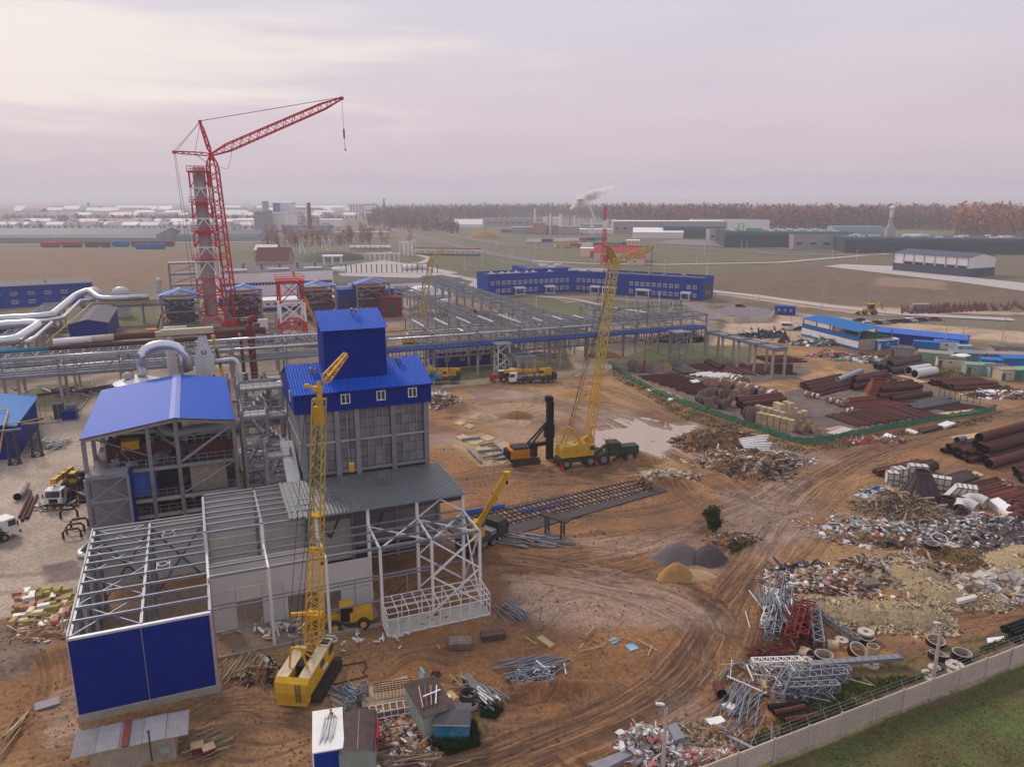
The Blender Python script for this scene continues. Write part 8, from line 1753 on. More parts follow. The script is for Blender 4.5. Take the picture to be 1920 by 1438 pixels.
for a in(('rubble heap of earth and broken concrete beside the puddle',1345,832,9,6,2.6,['concrete','wood_grey','dirt','dirt','felt','rust','wood'],700,(.2,1.0),'dirt',31),('rubble heap of roots and slabs below the white beams',1400,868,9,6,2.4,['concrete','wood_grey','dirt','wood','felt','panel_light','dirt'],800,(.2,1.1),'dirt',32),
('dark foot of the rubble heap with black lumps',1428,892,6,2.4,1.2,['felt','black','concrete','wood_grey','dirt'],260,(.2,.9),'dirt',33),('mess of insulation and planks at the right of the rubble',1470,862,5,3.4,1.2,['wood_grey','plastic_white','concrete','wood','felt'],320,(.15,.8),'dirt',34),
('heap of white and blue plastic waste left of the broad funnel',1648,930,3.6,2.0,1.0,['plastic_white','white','plastic_blue','wood_grey','lightblue'],260,(.2,.9),'dirt',35),('tangled heap of grey planks and branches in a low frame',1700,962,8,4.2,1.6,['wood_grey','wood','wood_grey','plank_dark','wood'],700,(.3,1.2),'plank_dark',36,'rubbish_heap','rubbish heap',-.25,.85),
('white-speckled rubbish heap beside the concrete rings',1640,1000,8,5,1.4,JUNK+['plastic_white','dirt','lightblue'],900,(.15,.85),'dirt',37),('grey rubbish slope with dark bags at the right edge',1860,1002,10,5.5,2.4,['felt','steel_grey','plastic_white','shed_grey','wood_grey','panel_light','black','steel_dark'],1500,(.12,.75),'wood_grey',38),
('strip of pink and white foil on the rubbish slope',1830,975,4,1.6,1.2,['plastic_pink','plastic_white','bag_red','panel_light'],260,(.15,.7),'wood_grey',39),('broken planks and brick waste above the limestone',1670,1072,7,4,1.6,['wood','wood_grey','shed_beige','rust','wood','concrete_pale'],700,(.2,1.1),'dirt',40,'rubbish_heap','rubbish heap',0,.7),
('multicoloured rubbish heap at the left end of the limestone',1535,1095,7,5,1.6,JUNK+['slab_sand','dirt','plastic_pink','wood'],1100,(.15,.8),'dirt',41),('dark rubbish with tarpaulins beyond the multicoloured heap',1520,1072,5,2.4,1.0,['black','plastic_white','car_navy','wood','felt'],260,(.3,1.0),'dirt',42),
('concrete blocks and slabs broken beside the white stones',1880,1105,6,4,1.6,['concrete','concrete_pale','wood','concrete','panel_light'],300,(.4,1.6),'dirt',43,'rubbish_heap','rubbish heap',0,.2),('red and white foil bales with grey sheets beside the lamp post',1232,1405,3.6,2.6,1.6,['plastic_white','bag_red','plastic_white','felt','shed_beige','white','steel_grey'],560,(.15,.75),'shed_beige',44),
('pile of yellowish bags and earth by the grey plastic sheets',1310,1385,4.2,2.6,.8,['shed_beige','wood_grey','wood','dirt','concrete'],420,(.12,.6),'dirt',45),('small red and white foil heap by the concrete fence',1335,1420,2.6,1.2,.7,['bag_red','plastic_white','wood','shed_beige'],200,(.12,.5),'dirt',46),
('litter of planks, crates and foil between the small sheds',735,1385,5.4,4.0,.7,JUNK+['bag_red','orange','wood','wood','dirt'],800,(.12,.7),'dirt',47,'rubbish_heap','rubbish heap',0,.55),('timber offcuts and broken boards beside the block stacks',95,1175,4.5,3,.6,['wood','wood_pale','wood','plastic_white','bag_red','wood_grey'],330,(.15,.8),'dirt',48,'rubbish_heap','rubbish heap',0,.75),
('stones and roots under the small green tree',1378,1015,4,2.6,.8,['concrete','wood_grey','dirt','felt'],200,(.15,.6),'dirt',49),('broken slabs and pits beyond the railway end',1250,895,6,2.8,1.1,['concrete_pale','concrete','dirt','slab_sand'],150,(.4,1.5),'dirt',50,'rubbish_heap','rubbish heap',0,.1),('rubble and scrap bundle behind the sand heap near the hall',830,760,5,4,2.0,['concrete','wood_grey','dirt','dirt','felt','steel_grey','white'],420,(.2,.9),'dirt',51),
('pale scrap metal flaps beside the blue storey corner',820,745,3,1.6,1.0,['white','galv','white','steel_grey'],120,(.4,1.6),'dirt',52),('black bags and hoses by the site track',1425,630,8,4,1.6,['black','felt','car_navy','plastic_white','steel_dark'],300,(.6,2.4),'black',53),('black bagged goods under the east rack',1275,640,9,3.4,2.2,['black','felt','black','steel_dark'],260,(.8,2.2),'black',54),
('pipes, pallets and crates piled before the blue canopy',1535,645,10,3.4,1.6,['steel_grey','green_dark','lightblue','wood','plastic_white','felt','galv'],330,(.5,2.0),'felt',55),('red and tan packages stacked before the canopy',1562,668,8,2.6,1.7,['bag_red','slab_sand','bag_red','wood','plastic_pink','plank_dark','wood_pale'],260,(.6,1.5),'rust',56,'rubbish_heap','rubbish heap',-.2,.15),
('debris along the outside of the net fence',1630,826,8,2.0,.7,['wood','plastic_white','steel_grey','red','wood_grey','bag_red'],260,(.2,.8),'dirt',57),('white wrapped junk and boxes at the right beyond the track',1880,742,9,4,1.2,['plastic_white','rust','wood_grey','white','steel_dark'],220,(.4,1.5),'dirt',58),('grey junk strip behind the long pipes',1610,675,8,2,.8,['steel_grey','lightblue','wood','white'],120,(.5,2.0),'dirt',59),
('dark pallets and wire left of the foreground crane track',500,1205+65,2.4,1.6,.9,['wood_grey','wood','rust','black'],80,(.3,1.0),'dirt',60,'rubbish_heap','rubbish heap',0,.7),('scrap and cable heap on the site road at the far left',105,950,3,2,.6,['galv','rust','wood','plastic_white'],100,(.3,1.0),'dirt',61,'rubbish_heap','rubbish heap',0,.6),('rusty frames and rails on the paved road beside the hall',160,935,3.5,2.2,.7,['rust','rust','plastic_white','wood'],60,(.4,1.4),'rust',62,'rubbish_heap','rubbish heap',0,.9),
('bits of paper and foil strewn over the yard edge',1585,980,9,4.5,.12,['plastic_white','white','lightblue','wood'],200,(.12,.45),'dirt',63),('steel scraps strewn by the broken concrete',1760,1075,5,4,.2,['plastic_white','rust','bag_red','wood','plastic_pink'],130,(.15,.6),'dirt',64),('grass clods and scrap left of the limestone pit',1640,1130,4,2,.15,['wood','rust','white'],60,(.2,.7),'dirt',65)):heap(*a)
def stones(label,pts,h,n,seed,m=('stone_light','stone_light','stone_light','limestone','concrete_pale'),s=(.16,.42)):
 r=random.Random(seed);P=[(g(u,v),w)for u,v,w in pts];c=P[0][0].copy();b=MB(c)
 for p,w in P:b.lathe([(w,-.1),(w*.75,h*.45*w/P[0][1]),(w*.4,h*.85*w/P[0][1]),(.05,h*w/P[0][1])],16,tuple(p),0)
 for k in range(n):
  i=r.randrange(len(P));p,w=P[i];q=r.random()**.5;a=r.uniform(0,6.28);hh=h*w/P[0][1];z=hh*(1-q)*1.08 if q>.3 else hh*(1-q*.9);sz=r.uniform(*s);mi=1+r.randrange(len(m))
  if k%12==0:q*=1.25;z=.05
  m_=Matrix.Translation((p.x+q*w*math.cos(a),p.y+q*w*math.sin(a),max(.05,z)))@Matrix.Rotation(r.uniform(0,6),4,(r.random(),r.random(),r.random()+.1))
  vv=[m_@(Vector(v)*sz*r.uniform(.6,1.2))for v in((-1,-.6,-.5),(1,-.7,-.4),(.2,1,-.5),(0,0,.9))];b.add(vv,[(0,1,3),(1,2,3),(2,0,3)],mi)
 return b.build('limestone_heap',['limestone']+list(m),loc=c,label=label,kind='stuff')
stones('long low bank of pale limestone rubble',[(1600,1152,3.6),(1535,1142,3.0),(1565,1148,3.2),(1640,1155,3.2),(1680,1158,3.4),(1720,1160,3.3),(1750,1166,2.4),(1510,1135,2.0)],1.7,9000,1)
stones('upper ridge of pale limestone rubble',[(1715,1085,3.8),(1690,1065,2.8),(1735,1105,3.2),(1765,1118,3.4),(1700,1050,2.2),(1790,1122,2.2),(1850,1128,2.2)],1.6,7000,2);stones('limestone heap cut by the right edge',[(1905,1062,4.0),(1935,1050,4),(1925,1080,3)],1.7,3500,3)
for lab,pts,m in(('large white boulder slab, left of a leaning pair',[(1815,1098),(1838,1088),(1848,1098),(1842,1116),(1822,1110)],'concrete_pale'),('large white boulder slab, right of a leaning pair',[(1842,1092),(1862,1082),(1874,1090),(1866,1104),(1850,1106)],'concrete_pale'),('flat pale slab on the upper limestone ridge',[(1790,1136),(1826,1128),(1830,1133),(1796,1142)],'panel_light')):
 slab(lab,pts,.9 if 'boulder' in lab else.3,m,'boulder','boulder',.5 if 'boulder' in lab else.8)
def pile(label,u,v,r0,h,m,name,seed,sx=1.3):
 r=random.Random(seed);c=g(u,v);b=MB();N=30;prof=[(1.15,-.1),(1,.0),(.85,.14),(.68,.38),(.48,.66),(.25,.9),(.1,.98),(.01,1)]
 ph=[r.uniform(0,6)for _ in range(4)];f=lambda a:1+.10*math.sin(2*a+ph[0])+.07*math.sin(3*a+ph[1])+.04*math.sin(7*a+ph[2])
 vs=[(p*r0*f(a)*math.cos(a)*sx,p*r0*f(a)*math.sin(a),z*h+r.uniform(-.04,.04))for p,z in prof for a in[k*2*math.pi/N for k in range(N)]]
 b.add(vs,[(i*N+k,i*N+(k+1)%N,(i+1)*N+(k+1)%N,(i+1)*N+k)for i in range(len(prof)-1)for k in range(N)]);return b.build(name,m,loc=(c.x,c.y,gz(c.x,c.y)-.25),smooth=True,label=label,cat='pile')
pile('light grey gravel pile, left of the two grey piles',1272,1046,2.4,2.3,'gravel_grey','gravel_pile',1,1.5);pile('dark grey gravel pile, right of the two grey piles',1328,1050,2.5,2.5,'ballast','gravel_pile',2,1.3);pile('ochre sand pile before the gravel piles',1268,1082,2.1,2.2,'sand_pile','sand_pile',3,1.2);pile('pale flat sand pile behind the ochre one',1300,1080,2.2,.9,'sand_pale','sand_pile',4,1.5)
pile('ochre sand pile behind the yellow lattice boom',1075,742,3.6,1.8,'sand_pile','sand_pile',5,1.4);pile('second sand pile touching the one behind the boom',1118,748,2.6,1.1,'sand_pile','sand_pile',6,1.4);pile('small sand pile in the far left mud',905,782,2.4,1.2,'sand_pale','sand_pile',7,1.4);pile('dark soil pile left of the rig mast',970,782,2.8,1.6,'dirt','soil_pile',8,1.4);pile('soil pile behind the green tractor',1185,862,3.6,1.6,'dirt','soil_pile',9,1.6)
pile('soil pile on the sandy track by the far rack',1130,668,4.5,2.2,'dirt','soil_pile',10,1.5);pile('ochre soil heap near the far yellow crane',745,622,7,2.0,'sand_pile','soil_pile',11,1.6);pass
# ================================================================== railway
t=thing('railway','rusty railway tracks with pale sleepers ending in the mud','railway',g(1215,920),0);o=g(1215,920)
def P_(u,v):q=g(u,v)-o;return q
a0,a1=P_(870,992),P_(1212,912);dr=(a1-a0).normalized();nr=Vector((-dr.y,dr.x,0));L=(a1-a0).length
w0=a0+o;b=MB();ps=[a0+nr*4.2-dr*2,a1+nr*3.0+dr,a1-nr*3.4+dr*1.5,a0-nr*6.0-dr*2];b.prism([(q.x,q.y)for q in ps],-.1,.22);b.build('ballast_bed','ballast',t)
for off in(-1.9,-.4,.75,2.27):seg('rail',t,a0+nr*off+Vector((0,0,.42)),a1+nr*off+Vector((0,0,.42)),.10,.16,'rust')
for tr_,c0,w_ in((0,-1.15,2.7),(1,1.5,2.7)):
 k=0.0
 while k<L:
  cc=a0+dr*k+nr*(c0+ry.uniform(-.12,.12));seg('sleeper',t,cc-nr*w_/2+Vector((0,0,.28)),cc+nr*w_/2+Vector((0,0,.28)),.26,.16,'wood' if ry.random()<.6 else 'wood_grey');k+=.85
t=thing('buffer_stop','rusty buffer stop with white signs where the rails end','buffer stop',g(1212,915),R(22));
for y in(-1.3,.9):seg('strut',t,(-1.6,y,.3),(0,y,1.6),.2,m='rust');seg('post',t,(0,y,.2),(0,y,1.9),.2,m='rust')
seg('beam',t,(0,-1.6,1.5),(0,1.3,1.5),.35,m='wood_grey');lbox('sign',t,-.1,-.04,-1.5,-.9,1.5,2.1,'plastic_white');lbox('sign',t,-.1,-.04,.3,.9,1.5,2.1,'plastic_white')
seg('blue_tube',None,g(977,965)+Vector((0,0,.4)),g(1042,952)+Vector((0,0,.4)),.3,m='blue_roof',kind='rod',label='blue plastic tube beside the railway',cat='tube')
t=thing('blue_beam','wide blue roof channel laid behind the hall corner','beam',g(872,968),R(24));lbox('web',t,0,6.5,0,.7,.3,.6,'blue_roof_far');lbox('lip',t,0,6.5,0,.1,.6,.9,'blue_roof_far')
t=thing('concrete_ramp','tilted concrete table on two frame trestles beside the railway','ramp',g(1040,1005),R(-28))
b=MB();b.bc((0,0,2.9),(4.4,1.5,.18),0,0,0,R(6));b.build('top','felt',t)
for x in(-1.2,1.2):
 for y in(-.5,.5):seg('leg',t,(x,y,0),(x,y,2.8),.22,m='felt')
 seg('rail',t,(x,-.5,.3),(x,.5,.3),.16,m='steel_grey');seg('brace',t,(x,-.5,.3),(x,.5,2.6),.12,m='steel_grey')
seg('rail',t,(-1.2,-.5,.4),(1.2,-.5,.4),.14,m='galv')
for k in range(7):
 a,c=g(1384+k*2,842+k*2),g(1440+k*2-(k%3)*4,834+k*4);seg('white_beam',None,a+Vector((0,0,1.9-k*.12)),c+Vector((0,0,1.9-k*.12)),.32,.3,'plastic_white',label='white square beam on the rubble heap',cat='beam',group='white beams on the rubble')
seg('timber_pole',None,g(1384,822)+Vector((0,0,1.2)),g(1440,826)+Vector((0,0,.8)),.35,m='wood_pale',kind='rod',label='long pale timber pole above the white beams',cat='pole')
# ================================================================== concrete rings, discs
RG={}
def ring(label,u,v,r,h,m='concrete_pale',rot=(0,0,0),grp=None,outer=None,disc=False,z=0):
 k=(m,outer,disc,round(h/r,1))
 if k not in RG:
  b=MB();ri=.84 if not disc else.32;hh=h/r
  b.lathe([(1,0),(1,hh)],22,mi=1);b.lathe([(1,hh),(ri,hh),(ri,0),(1,0)],22,mi=0);ob=b.build('x',[m,outer or m],smooth=False);RG[k]=ob.data;bpy.data.objects.remove(ob)
 c=g(u,v);c.z=gz(c.x,c.y)+z;o=link('concrete_ring' if not disc else 'concrete_disc',RG[k],None,c,0,label,'concrete ring' if not disc else 'concrete disc',grp);o.scale=(r,r,r);o.rotation_euler=rot;return o
for a in(('black-sided concrete ring at the foot of the white rubbish',1665,1020,.95,.75,'concrete',(0,0,0),None,'black'),('black-sided ring, nearer of the touching pair',1747,1026,.95,.7,'concrete',(0,0,0),None,'black'),('wide pale ring tilted behind the touching pair',1760,1013,1.15,.5,'concrete_pale',(R(18),0,0),None),('black-sided ring left of the lattice beams, near the fence',1544,1237,.95,.8,'concrete',(0,0,0),None,'black'),
('upright pale ring with black base above the black ring',1605,1222,.95,.7,'concrete_pale',(R(25),R(10),0),None,'black'),('black-sided ring behind the lamp post',1753,1208,.95,.6,'concrete',(R(10),0,0),None,'black'),('black-sided ring touching the lamp post',1758,1236,.95,.6,'concrete',(R(-10),R(8),0),None,'black'),('black-sided ring right of the lamp post',1802,1236,.95,.7,'concrete',(0,0,0),None,'black'),
('tan ring lying open to the left by the lattice column',1505,1222,.7,.9,'slab_sand',(R(80),0,R(30)),None),('tan stub ring standing right of the upright ring',1635,1228,.62,1.2,'slab_sand',(0,0,0),None),('tan ring lying on its side by the red lattices',1552,1208,.65,1.1,'slab_sand',(R(85),0,R(70)),None),('round manhole ring in the low grey frame',1730,992-3,.5,.4,'concrete',(0,0,0),None)):ring(*a)
for a in(('white disc with hole on top of a dark ring',1622,1197,.85,.2,.75),('white disc leaning at the lattice mast foot',1578,1200,.7,.2,0),('pale disc lying right of the stub ring',1633,1247,.8,.15,0),('pale disc, top of the low stack beyond the beams',1512,1242,.6,.2,.3),('pale disc under the top one beyond the beams',1517,1250,.6,.2,0),('white disc on top of the stack by the fence',1789,1253,.85,.2,.35),('white disc below in the stack by the fence',1792,1258,.85,.2,0),
('white disc left of the lamp post foot',1740,1262,.6,.15,0),('white disc behind the lamp post foot',1752,1252,.6,.15,0),('white disc nearest the fence by the lamp post',1742,1270,.6,.15,0),('pale flat disc right of the wide ring',1785,1022,1.0,.15,0),('pale disc behind the wide ring',1795,1008,.9,.15,0),('pale disc at the far right of the ring row',1775,1005,.9,.15,0),('single pale disc on the grass',1818,1020,.7,.12,0),('grey disc lid by the multicoloured heap',1575,1105,1.0,.15,0),('tan disc by the tan open ring',1545,1222,.6,.15,0)):
 ring(a[0],a[1],a[2],a[3],a[4],'concrete_pale',disc=True,z=a[5])
ring('dark ring under the white disc with hole',1623,1203,.9,.7,'concrete',outer='black')
ring('round concrete well ring beside the blue hut',878,1318,.85,1.0,'felt');ring('broken lower well ring under the round one',880,1325,.9,.4,'concrete')
# ================================================================== lattice scrap
def lat(label,A,B,w,r_,m,nb=12,z=.6,grp=None,name='lattice_beam'):
 a,c=g(*A),g(*B);a.z=gz(a.x,a.y)+z*w+.1;c.z=gz(c.x,c.y)+z*w+.1;o=Vector((a.x,a.y,0));b=MB(o);b.truss(a,c,w,w,nb,r_,tips=(False,False),rb=r_*.7);return b.build(name,m,loc=o,label=label,cat='lattice beam',group=grp)
for a in(('grey lattice section leaning in the left of the scrap column',(1440,1205),(1462,1090),.9,.05,'galv',14),('second grey lattice section beside the first in the scrap',(1452,1200),(1480,1110),.9,.05,'galv',12),('long grey lattice over the scrap column, lying straight',(1432,1180),(1452,1120),.8,.05,'steel_white',10),('dark red lattice tower section, left one',(1480,1215),(1500,1160),1.3,.07,'red_dark',8),('dark red lattice tower section, right one',(1500,1210),(1512,1158),1.4,.07,'red_dark',8),
('grey lattice column right of the red sections',(1535,1218),(1524,1158),1.0,.06,'galv',10),('thin lattice mast lying toward the concrete rings',(1532,1160),(1612,1208),.6,.04,'steel_grey',16),('pale ladder-like lattice near the road edge',(1410,1253),(1500,1250),.8,.05,'steel_white',12),('grey lattice truss in the near scrap field',(1480,1285),(1585,1278),1.0,.05,'galv',10),('second lattice truss nearest the grass',(1470,1300),(1570,1296),.8,.06,'galv',9),('third lattice frame piled on the trusses',(1490,1270),(1592,1270),.9,.05,'galv',12),
('lattice beam sloping by the small sheds',(668,1355),(700,1420),.55,.04,'shed_grey',10),('crushed lattice frame by the pit heaps',(1455,1320),(1475,1272),1.0,.05,'steel_grey',7)):lat(*a)
a,c=g(1520,1262),g(1693,1248);t=thing('steel_walkway','long grey-violet steel walkway lying across the scrap','walkway',a,math.atan2((c-a).y,(c-a).x));L=(c-a).length
lbox('deck',t,0,L,0,.9,.7,.82,'shed_grey');lbox('side',t,0,L,-.06,.02,.6,1.0,'galv')
for k in range(12):lbox('rib',t,L*k/12,L*k/12+.08,.02,.9,.82,.92,'galv')
for k in range(3):seg('post',t,(L-.1,.1+k*.35,.8),(L-.1,.1+k*.35,1.9),.06,m='galv')
scatter_steel('dense tangle of grey lattice rods in the scrap column',1455,1150,2.2,5.0,120,('galv','steel_grey','steel_white'),(1,4.5),1.2,seed=11,ang=1.45,w=(.05,.14));scatter_steel('red twisted frames near the road edge',1445,1225,2.2,1.2,40,('red_dark','rust'),(1,3),.8,seed=12,w=(.06,.16));scatter_steel('dark red plates and rods between the red lattices',1495,1180,2.6,3.2,90,('red_dark','red_dark','rust'),(1,4),1.2,seed=13,ang=1.6,w=(.06,.2))
scatter_steel('bundle of long grey profiles lying toward the white sheets',1385,1325,2.0,3.4,50,('galv','galv','steel_grey'),(3,5.5),.6,seed=14,ang=1.0,w=(.05,.12));scatter_steel('bars and frames strewn before the concrete rings',1470,1270,5,2.5,80,('steel_white','galv','wood_pale','steel_grey'),(1,4),.7,seed=15,w=(.05,.14));scatter_steel('pile of bent light rods between limestone and rings',1500,1300,3,2,60,('galv','steel_dark'),(1,3),.7,seed=16,w=(.05,.12))
for i in range(7):
 a,c=g(1756+i*1,930+16+i*.5-14),g(1860,985);
seg_=[((1708+k*2.5,938-k*1.2),(1790+k*2.5,984-k*1.5))for k in range(8)]
for k,(A,B)in enumerate(seg_):seg('steel_angle',None,g(*A)+Vector((0,0,.3+.12*(k%3))),g(*B)+Vector((0,0,.3+.12*(k%3))),.16,m='galv',label='long grey angle bar in the sloping bundle before the funnel',cat='bar',group='angle bars before the funnel')
for k in range(4):seg('roof_profile',None,g(1338+k*3,1371+k*1.5)+Vector((0,0,.3)),g(1412+k*3,1407+k*2)+Vector((0,0,.3)),.22,.12,'silver_matte',label='pale folded roof profile lying down to the fence',cat='profile',group='roof profiles by the fence')
slab('crumpled white panel, upper one near the fence',[(1352,1328),(1366,1322),(1386,1332),(1370,1338)],.5,'white','crumpled_sheet','sheet');slab('crumpled white panel, lower one near the fence',[(1322,1352),(1352,1346),(1360,1356),(1334,1366)],.35,'white','crumpled_sheet','sheet')
slab('pale wooden door beside the scrap',[(1424,1270),(1436,1266),(1442,1290),(1430,1292)],.2,'wood_pale','timber_board','board');slab('broken wooden pallet on the rubbish over the pit',[(1604,1098),(1640,1094),(1650,1106),(1614,1110)],.25,'wood_grey','pallet','pallet',.6)
slab('grey plastic sheet bales beside the foil bales',[(1250,1378),(1266,1372),(1284,1400),(1264,1406)],1.0,'steel_grey','tarpaulin','tarpaulin');slab('grey roof sheet pile at the bottom edge',[(1100,1440),(1176,1412),(1190,1420),(1130,1452)],.5,'shed_grey','metal_sheet','sheet')
# ================================================================== concrete panel fence, bottom right
FA,FB=g(1310,1484),g(2080,1178)
dv=(FB-FA);rzf=math.atan2(dv.y,dv.x);LF=dv.length;PN=3.88;nP=int(LF/PN)+1
b=MB();b.bx(.08,PN-.08,-.05,.05,.25,2.25)
for r_ in range(7):
 off=.0 if r_%2 else.28
 for k in range(8):
  x0_=.12+k*.5-off;x1_=min(x0_+.46,PN-.12);x0_=max(x0_,.12)
  if x1_-x0_>.1:b.bx(x0_,x1_,-.09,-.05,.32+r_*.27,.54+r_*.27)
pm_=b.build('x','fence_concrete');pmd=pm_.data;bpy.data.objects.remove(pm_)
fence=thing('panel_fence','pale concrete panel fence with barbed wire arms along the lawn','fence',FA,rzf)
for k in range(nP):
 o=link('fence_panel',pmd,fence,(k*PN,0,rnd.uniform(-.06,.06)),rnd.uniform(-.012,.012));lbox('post',fence,k*PN-.09,k*PN+.09,-.13,.12,-.2,2.38,'fence_concrete')
 lbox('foot',fence,k*PN-.3,k*PN+.3,-.28,.25,-.2,.25,'concrete')
 seg('wire_arm',fence,(k*PN,0,2.3),(k*PN,.5,2.95),.05,m='galv');seg('wire_arm',fence,(k*PN+PN/2,0,2.2),(k*PN+PN/2,.5,2.9),.05,m='galv')
 for w_,z in((.16,2.5),(.33,2.72),(.5,2.93)):seg('wire',fence,(k*PN,w_,z),((k+1)*PN,w_,z),.02,m='steel_grey')
gp=mat('spray_green',(.03,.42,.20),.6,var=.1).name
kx=(g(1609,1345)-FA).length;b=MB()
for k,(x,z)in enumerate(((0,1.3),(.25,1.5),(.6,1.3),(.3,1.1),(.75,1.5),(.95,1.2))):b.bc((kx+x,-.1,z+.1),(.4,.012,.07),0,0,0,k*.9)
b.build('spray_mark',gp,fence,label='small green sprayed scribble')
for lab,u,v,h in(('concrete lamp post rising just behind the panel fence',1749,1280,6.2),('concrete lamp post standing in the red and white foil heap',1243,1440,5.8)):
 t=thing('lamp_post',lab,'lamp post',g(u,v),R(200));b=MB();b.tube([(0,0,-.1),(0,0,h)],[.19,.12],8);b.build('pole','concrete_pale',t);seg('arm',t,(0,0,h),(.35,0,h+.35),.09,m='galv');b=MB();b.bc((.6,0,h+.48),(.75,.26,.14),0,0,0,R(-18));b.build('lamp_head','plastic_white',t);seg('cable_bracket',t,(0,-.2,h-.6),(0,.2,h-.6),.07,m='galv')
t=thing('timber_pole','thin brown pole standing before the sand slabs','pole',g(926,905),0);seg('shaft',t,(0,0,0),(0,0,6.5),.14,m='wood',kind='rod')
# ================================================================== foreground huts
cabin('grey tin hut with patched slate roof and stove pipe at the bottom left',165,1437,R(22),.1,.1,.1,'shed_beige','shed_grey',0)if False else None
A0=Vector((-34.3,55.4,0));t=thing('tin_hut','corrugated beige tin hut with grey slate roof and thin flue pipe','hut',g(172,1458),R(19))
L=6.4;b=MB();b.corr((0,0,0),(L,0,0),(L,0,2.3),(0,0,2.3),.28,-.05);b.corr((L,0,0),(L,2.6,0),(L,2.6,2.6),(L,0,2.3),.28,-.05);b.corr((0,2.6,0),(0,0,0),(0,0,2.3),(0,2.6,2.6),.28,-.05);b.corr((L,2.6,0),(0,2.6,0),(0,2.6,2.6),(L,2.6,2.6),.28,-.05);b.build('wall','shed_beige',t)
for k in range(5):
 x0_,x1_=-1.2+k*1.75,-1.2+(k+1)*1.75-.03;z=2.55+(k%2)*.04;b=MB();b.corr((x0_,-.35,z-.1),(x1_,-.35,z-.1),(x1_,2.4,z+.35),(x0_,2.4,z+.35),.2,.03);b.build('roof_sheet','shed_grey',t)
b=MB();b.bx(2.5,3.0,-.4,2.45,0,.05);o=b.build('roof_patch','red_dark',t,label='dark red roof patch');o.location=(0,0,2.66);o.rotation_euler=(math.atan2(.45,2.75),0,0)
seg('flue',t,(4.6,-.3,.6),(4.6,-.3,3.4),.13,m='pipe_dark',kind='rod');lbox('flue_cap',t,4.48,4.72,-.42,-.18,3.4,3.5,'pipe_dark');lbox('window_pane',t,5.2,6.0,-.09,-.04,.9,1.6,'shed_mint')
t=thing('site_container','blue cabin with white roof strewn with metal bars at the bottom edge','cabin',g(590,1462),R(14));lbox('wall',t,0,2.45,0,5.2,0,2.5,'blue_wall_far');lbox('flat_roof',t,-.05,2.5,-.05,5.25,2.5,2.62,'white');
for x,y in((0,0),(2.45,0),(0,5.2),(2.45,5.2)):lbox('corner_post',t,x-.06,x+.06,y-.06,y+.06,0,2.5,'white')
for k in range(9):seg('roof_bar',t,(.5+k*.13,.8+(k%3)*.3,2.72+k*.01),(.9+k*.12,3.6+(k%2)*.6,2.74+k*.01),.07,m='silver_matte')
for k in range(5):seg('roof_rod',t,(1.2+k*.2,3.6,2.8),(1.6-k*.05,4.9,2.8),.05,m='rust')
def curvehut(lab,u,v,rz,w,d,h,wm,rm,rr=.35):
 t=thing('site_hut',lab,'hut',g(u,v),rz);n=6;P=[(0,0),(0,h*.82)]+[(w/2-w/2*math.cos(a),h*.82+rr*math.sin(a))for a in[math.pi*k/n for k in range(1,n)]]+[(w,h*.82),(w,0)];m_=len(P)
 b=MB();b.add([(x,0,z)for x,z in P]+[(x,d,z)for x,z in P],[tuple(range(m_)),tuple(range(2*m_-1,m_-1,-1)),(0,m_,m_+1,1),(m_-2,2*m_-2,2*m_-1,m_-1)]);b.build('wall',wm,t)
 b=MB();Q=P[1:-1];k_=len(Q);b.add([(x,-.12,z+.04)for x,z in Q]+[(x,d+.1,z+.04)for x,z in Q],[(i,i+1,i+1+k_,i+k_)for i in range(k_-1)]);b.build('roof',rm,t);return t
t=curvehut('pale mint hut with dark felt barrel roof beside the blue cabin',638,1462,R(8),2.9,4.9,2.9,'shed_mint','felt');seg('roof_batten',t,(1.5,-.1,2.78),(1.4,4.8,2.78),.06,m='wood');lbox('red_board',t,2.95,3.05,1.6,4.2,1.2,2.4,'red')
t=thing('site_hut','whitewashed hut with brown felt roof and planks on top','hut',g(795,1390),R(28))
b=MB();b.add([(0,0,0),(2.3,0,0),(2.3,4.6,0),(0,4.6,0),(0,0,2.6),(2.3,0,2.5),(2.3,4.6,2.7),(0,4.6,2.8)],[(0,1,5,4),(1,2,6,5),(2,3,7,6),(3,0,4,7),(4,5,6,7)]);b.build('wall','shed_mint',t);b=MB();b.add([(-.15,-.3,2.62),(3.0,-.2,2.5),(3.0,4.8,2.72),(-.15,4.8,2.84),(-.15,-.3,2.55),(3.0,-.2,2.43)],[(0,1,2,3),(4,5,1,0)]);b.build('roof','felt',t)
for k in range(4):seg('roof_plank',t,(.3+k*.4,.8,2.78),(1.0+k*.5,3.6-k*.2,2.9),.1,m=('plastic_pink','wood_grey','wood','white')[k])
seg('roof_plank',t,(.8,2.0,2.95),(2.6,2.4,2.8),.1,m='white')
t=thing('site_hut','small weathered turquoise-blue hut with black roof in the weeds','hut',g(815,1392),R(-2))
lbox('wall',t,0,3.0,0,2.2,0,1.9,'blue_teal');b=MB();b.add([(-.1,-.12,1.88),(3.1,-.12,1.88),(3.1,1.2,2.5),(-.1,1.2,2.5),(3.1,2.4,2.3),(-.1,2.4,2.3)],[(0,1,2,3),(3,2,4,5)]);b.add([(0,0,1.9),(0,2.2,1.9),(0,1.2,2.45)],[(0,1,2)]);b.add([(3,0,1.9),(3,2.2,1.9),(3,1.2,2.45)],[(0,1,2)]);b.build('roof','roof_dark',t);lbox('eave_strip',t,-.1,3.1,-.16,-.12,1.8,1.92,'shed_beige')
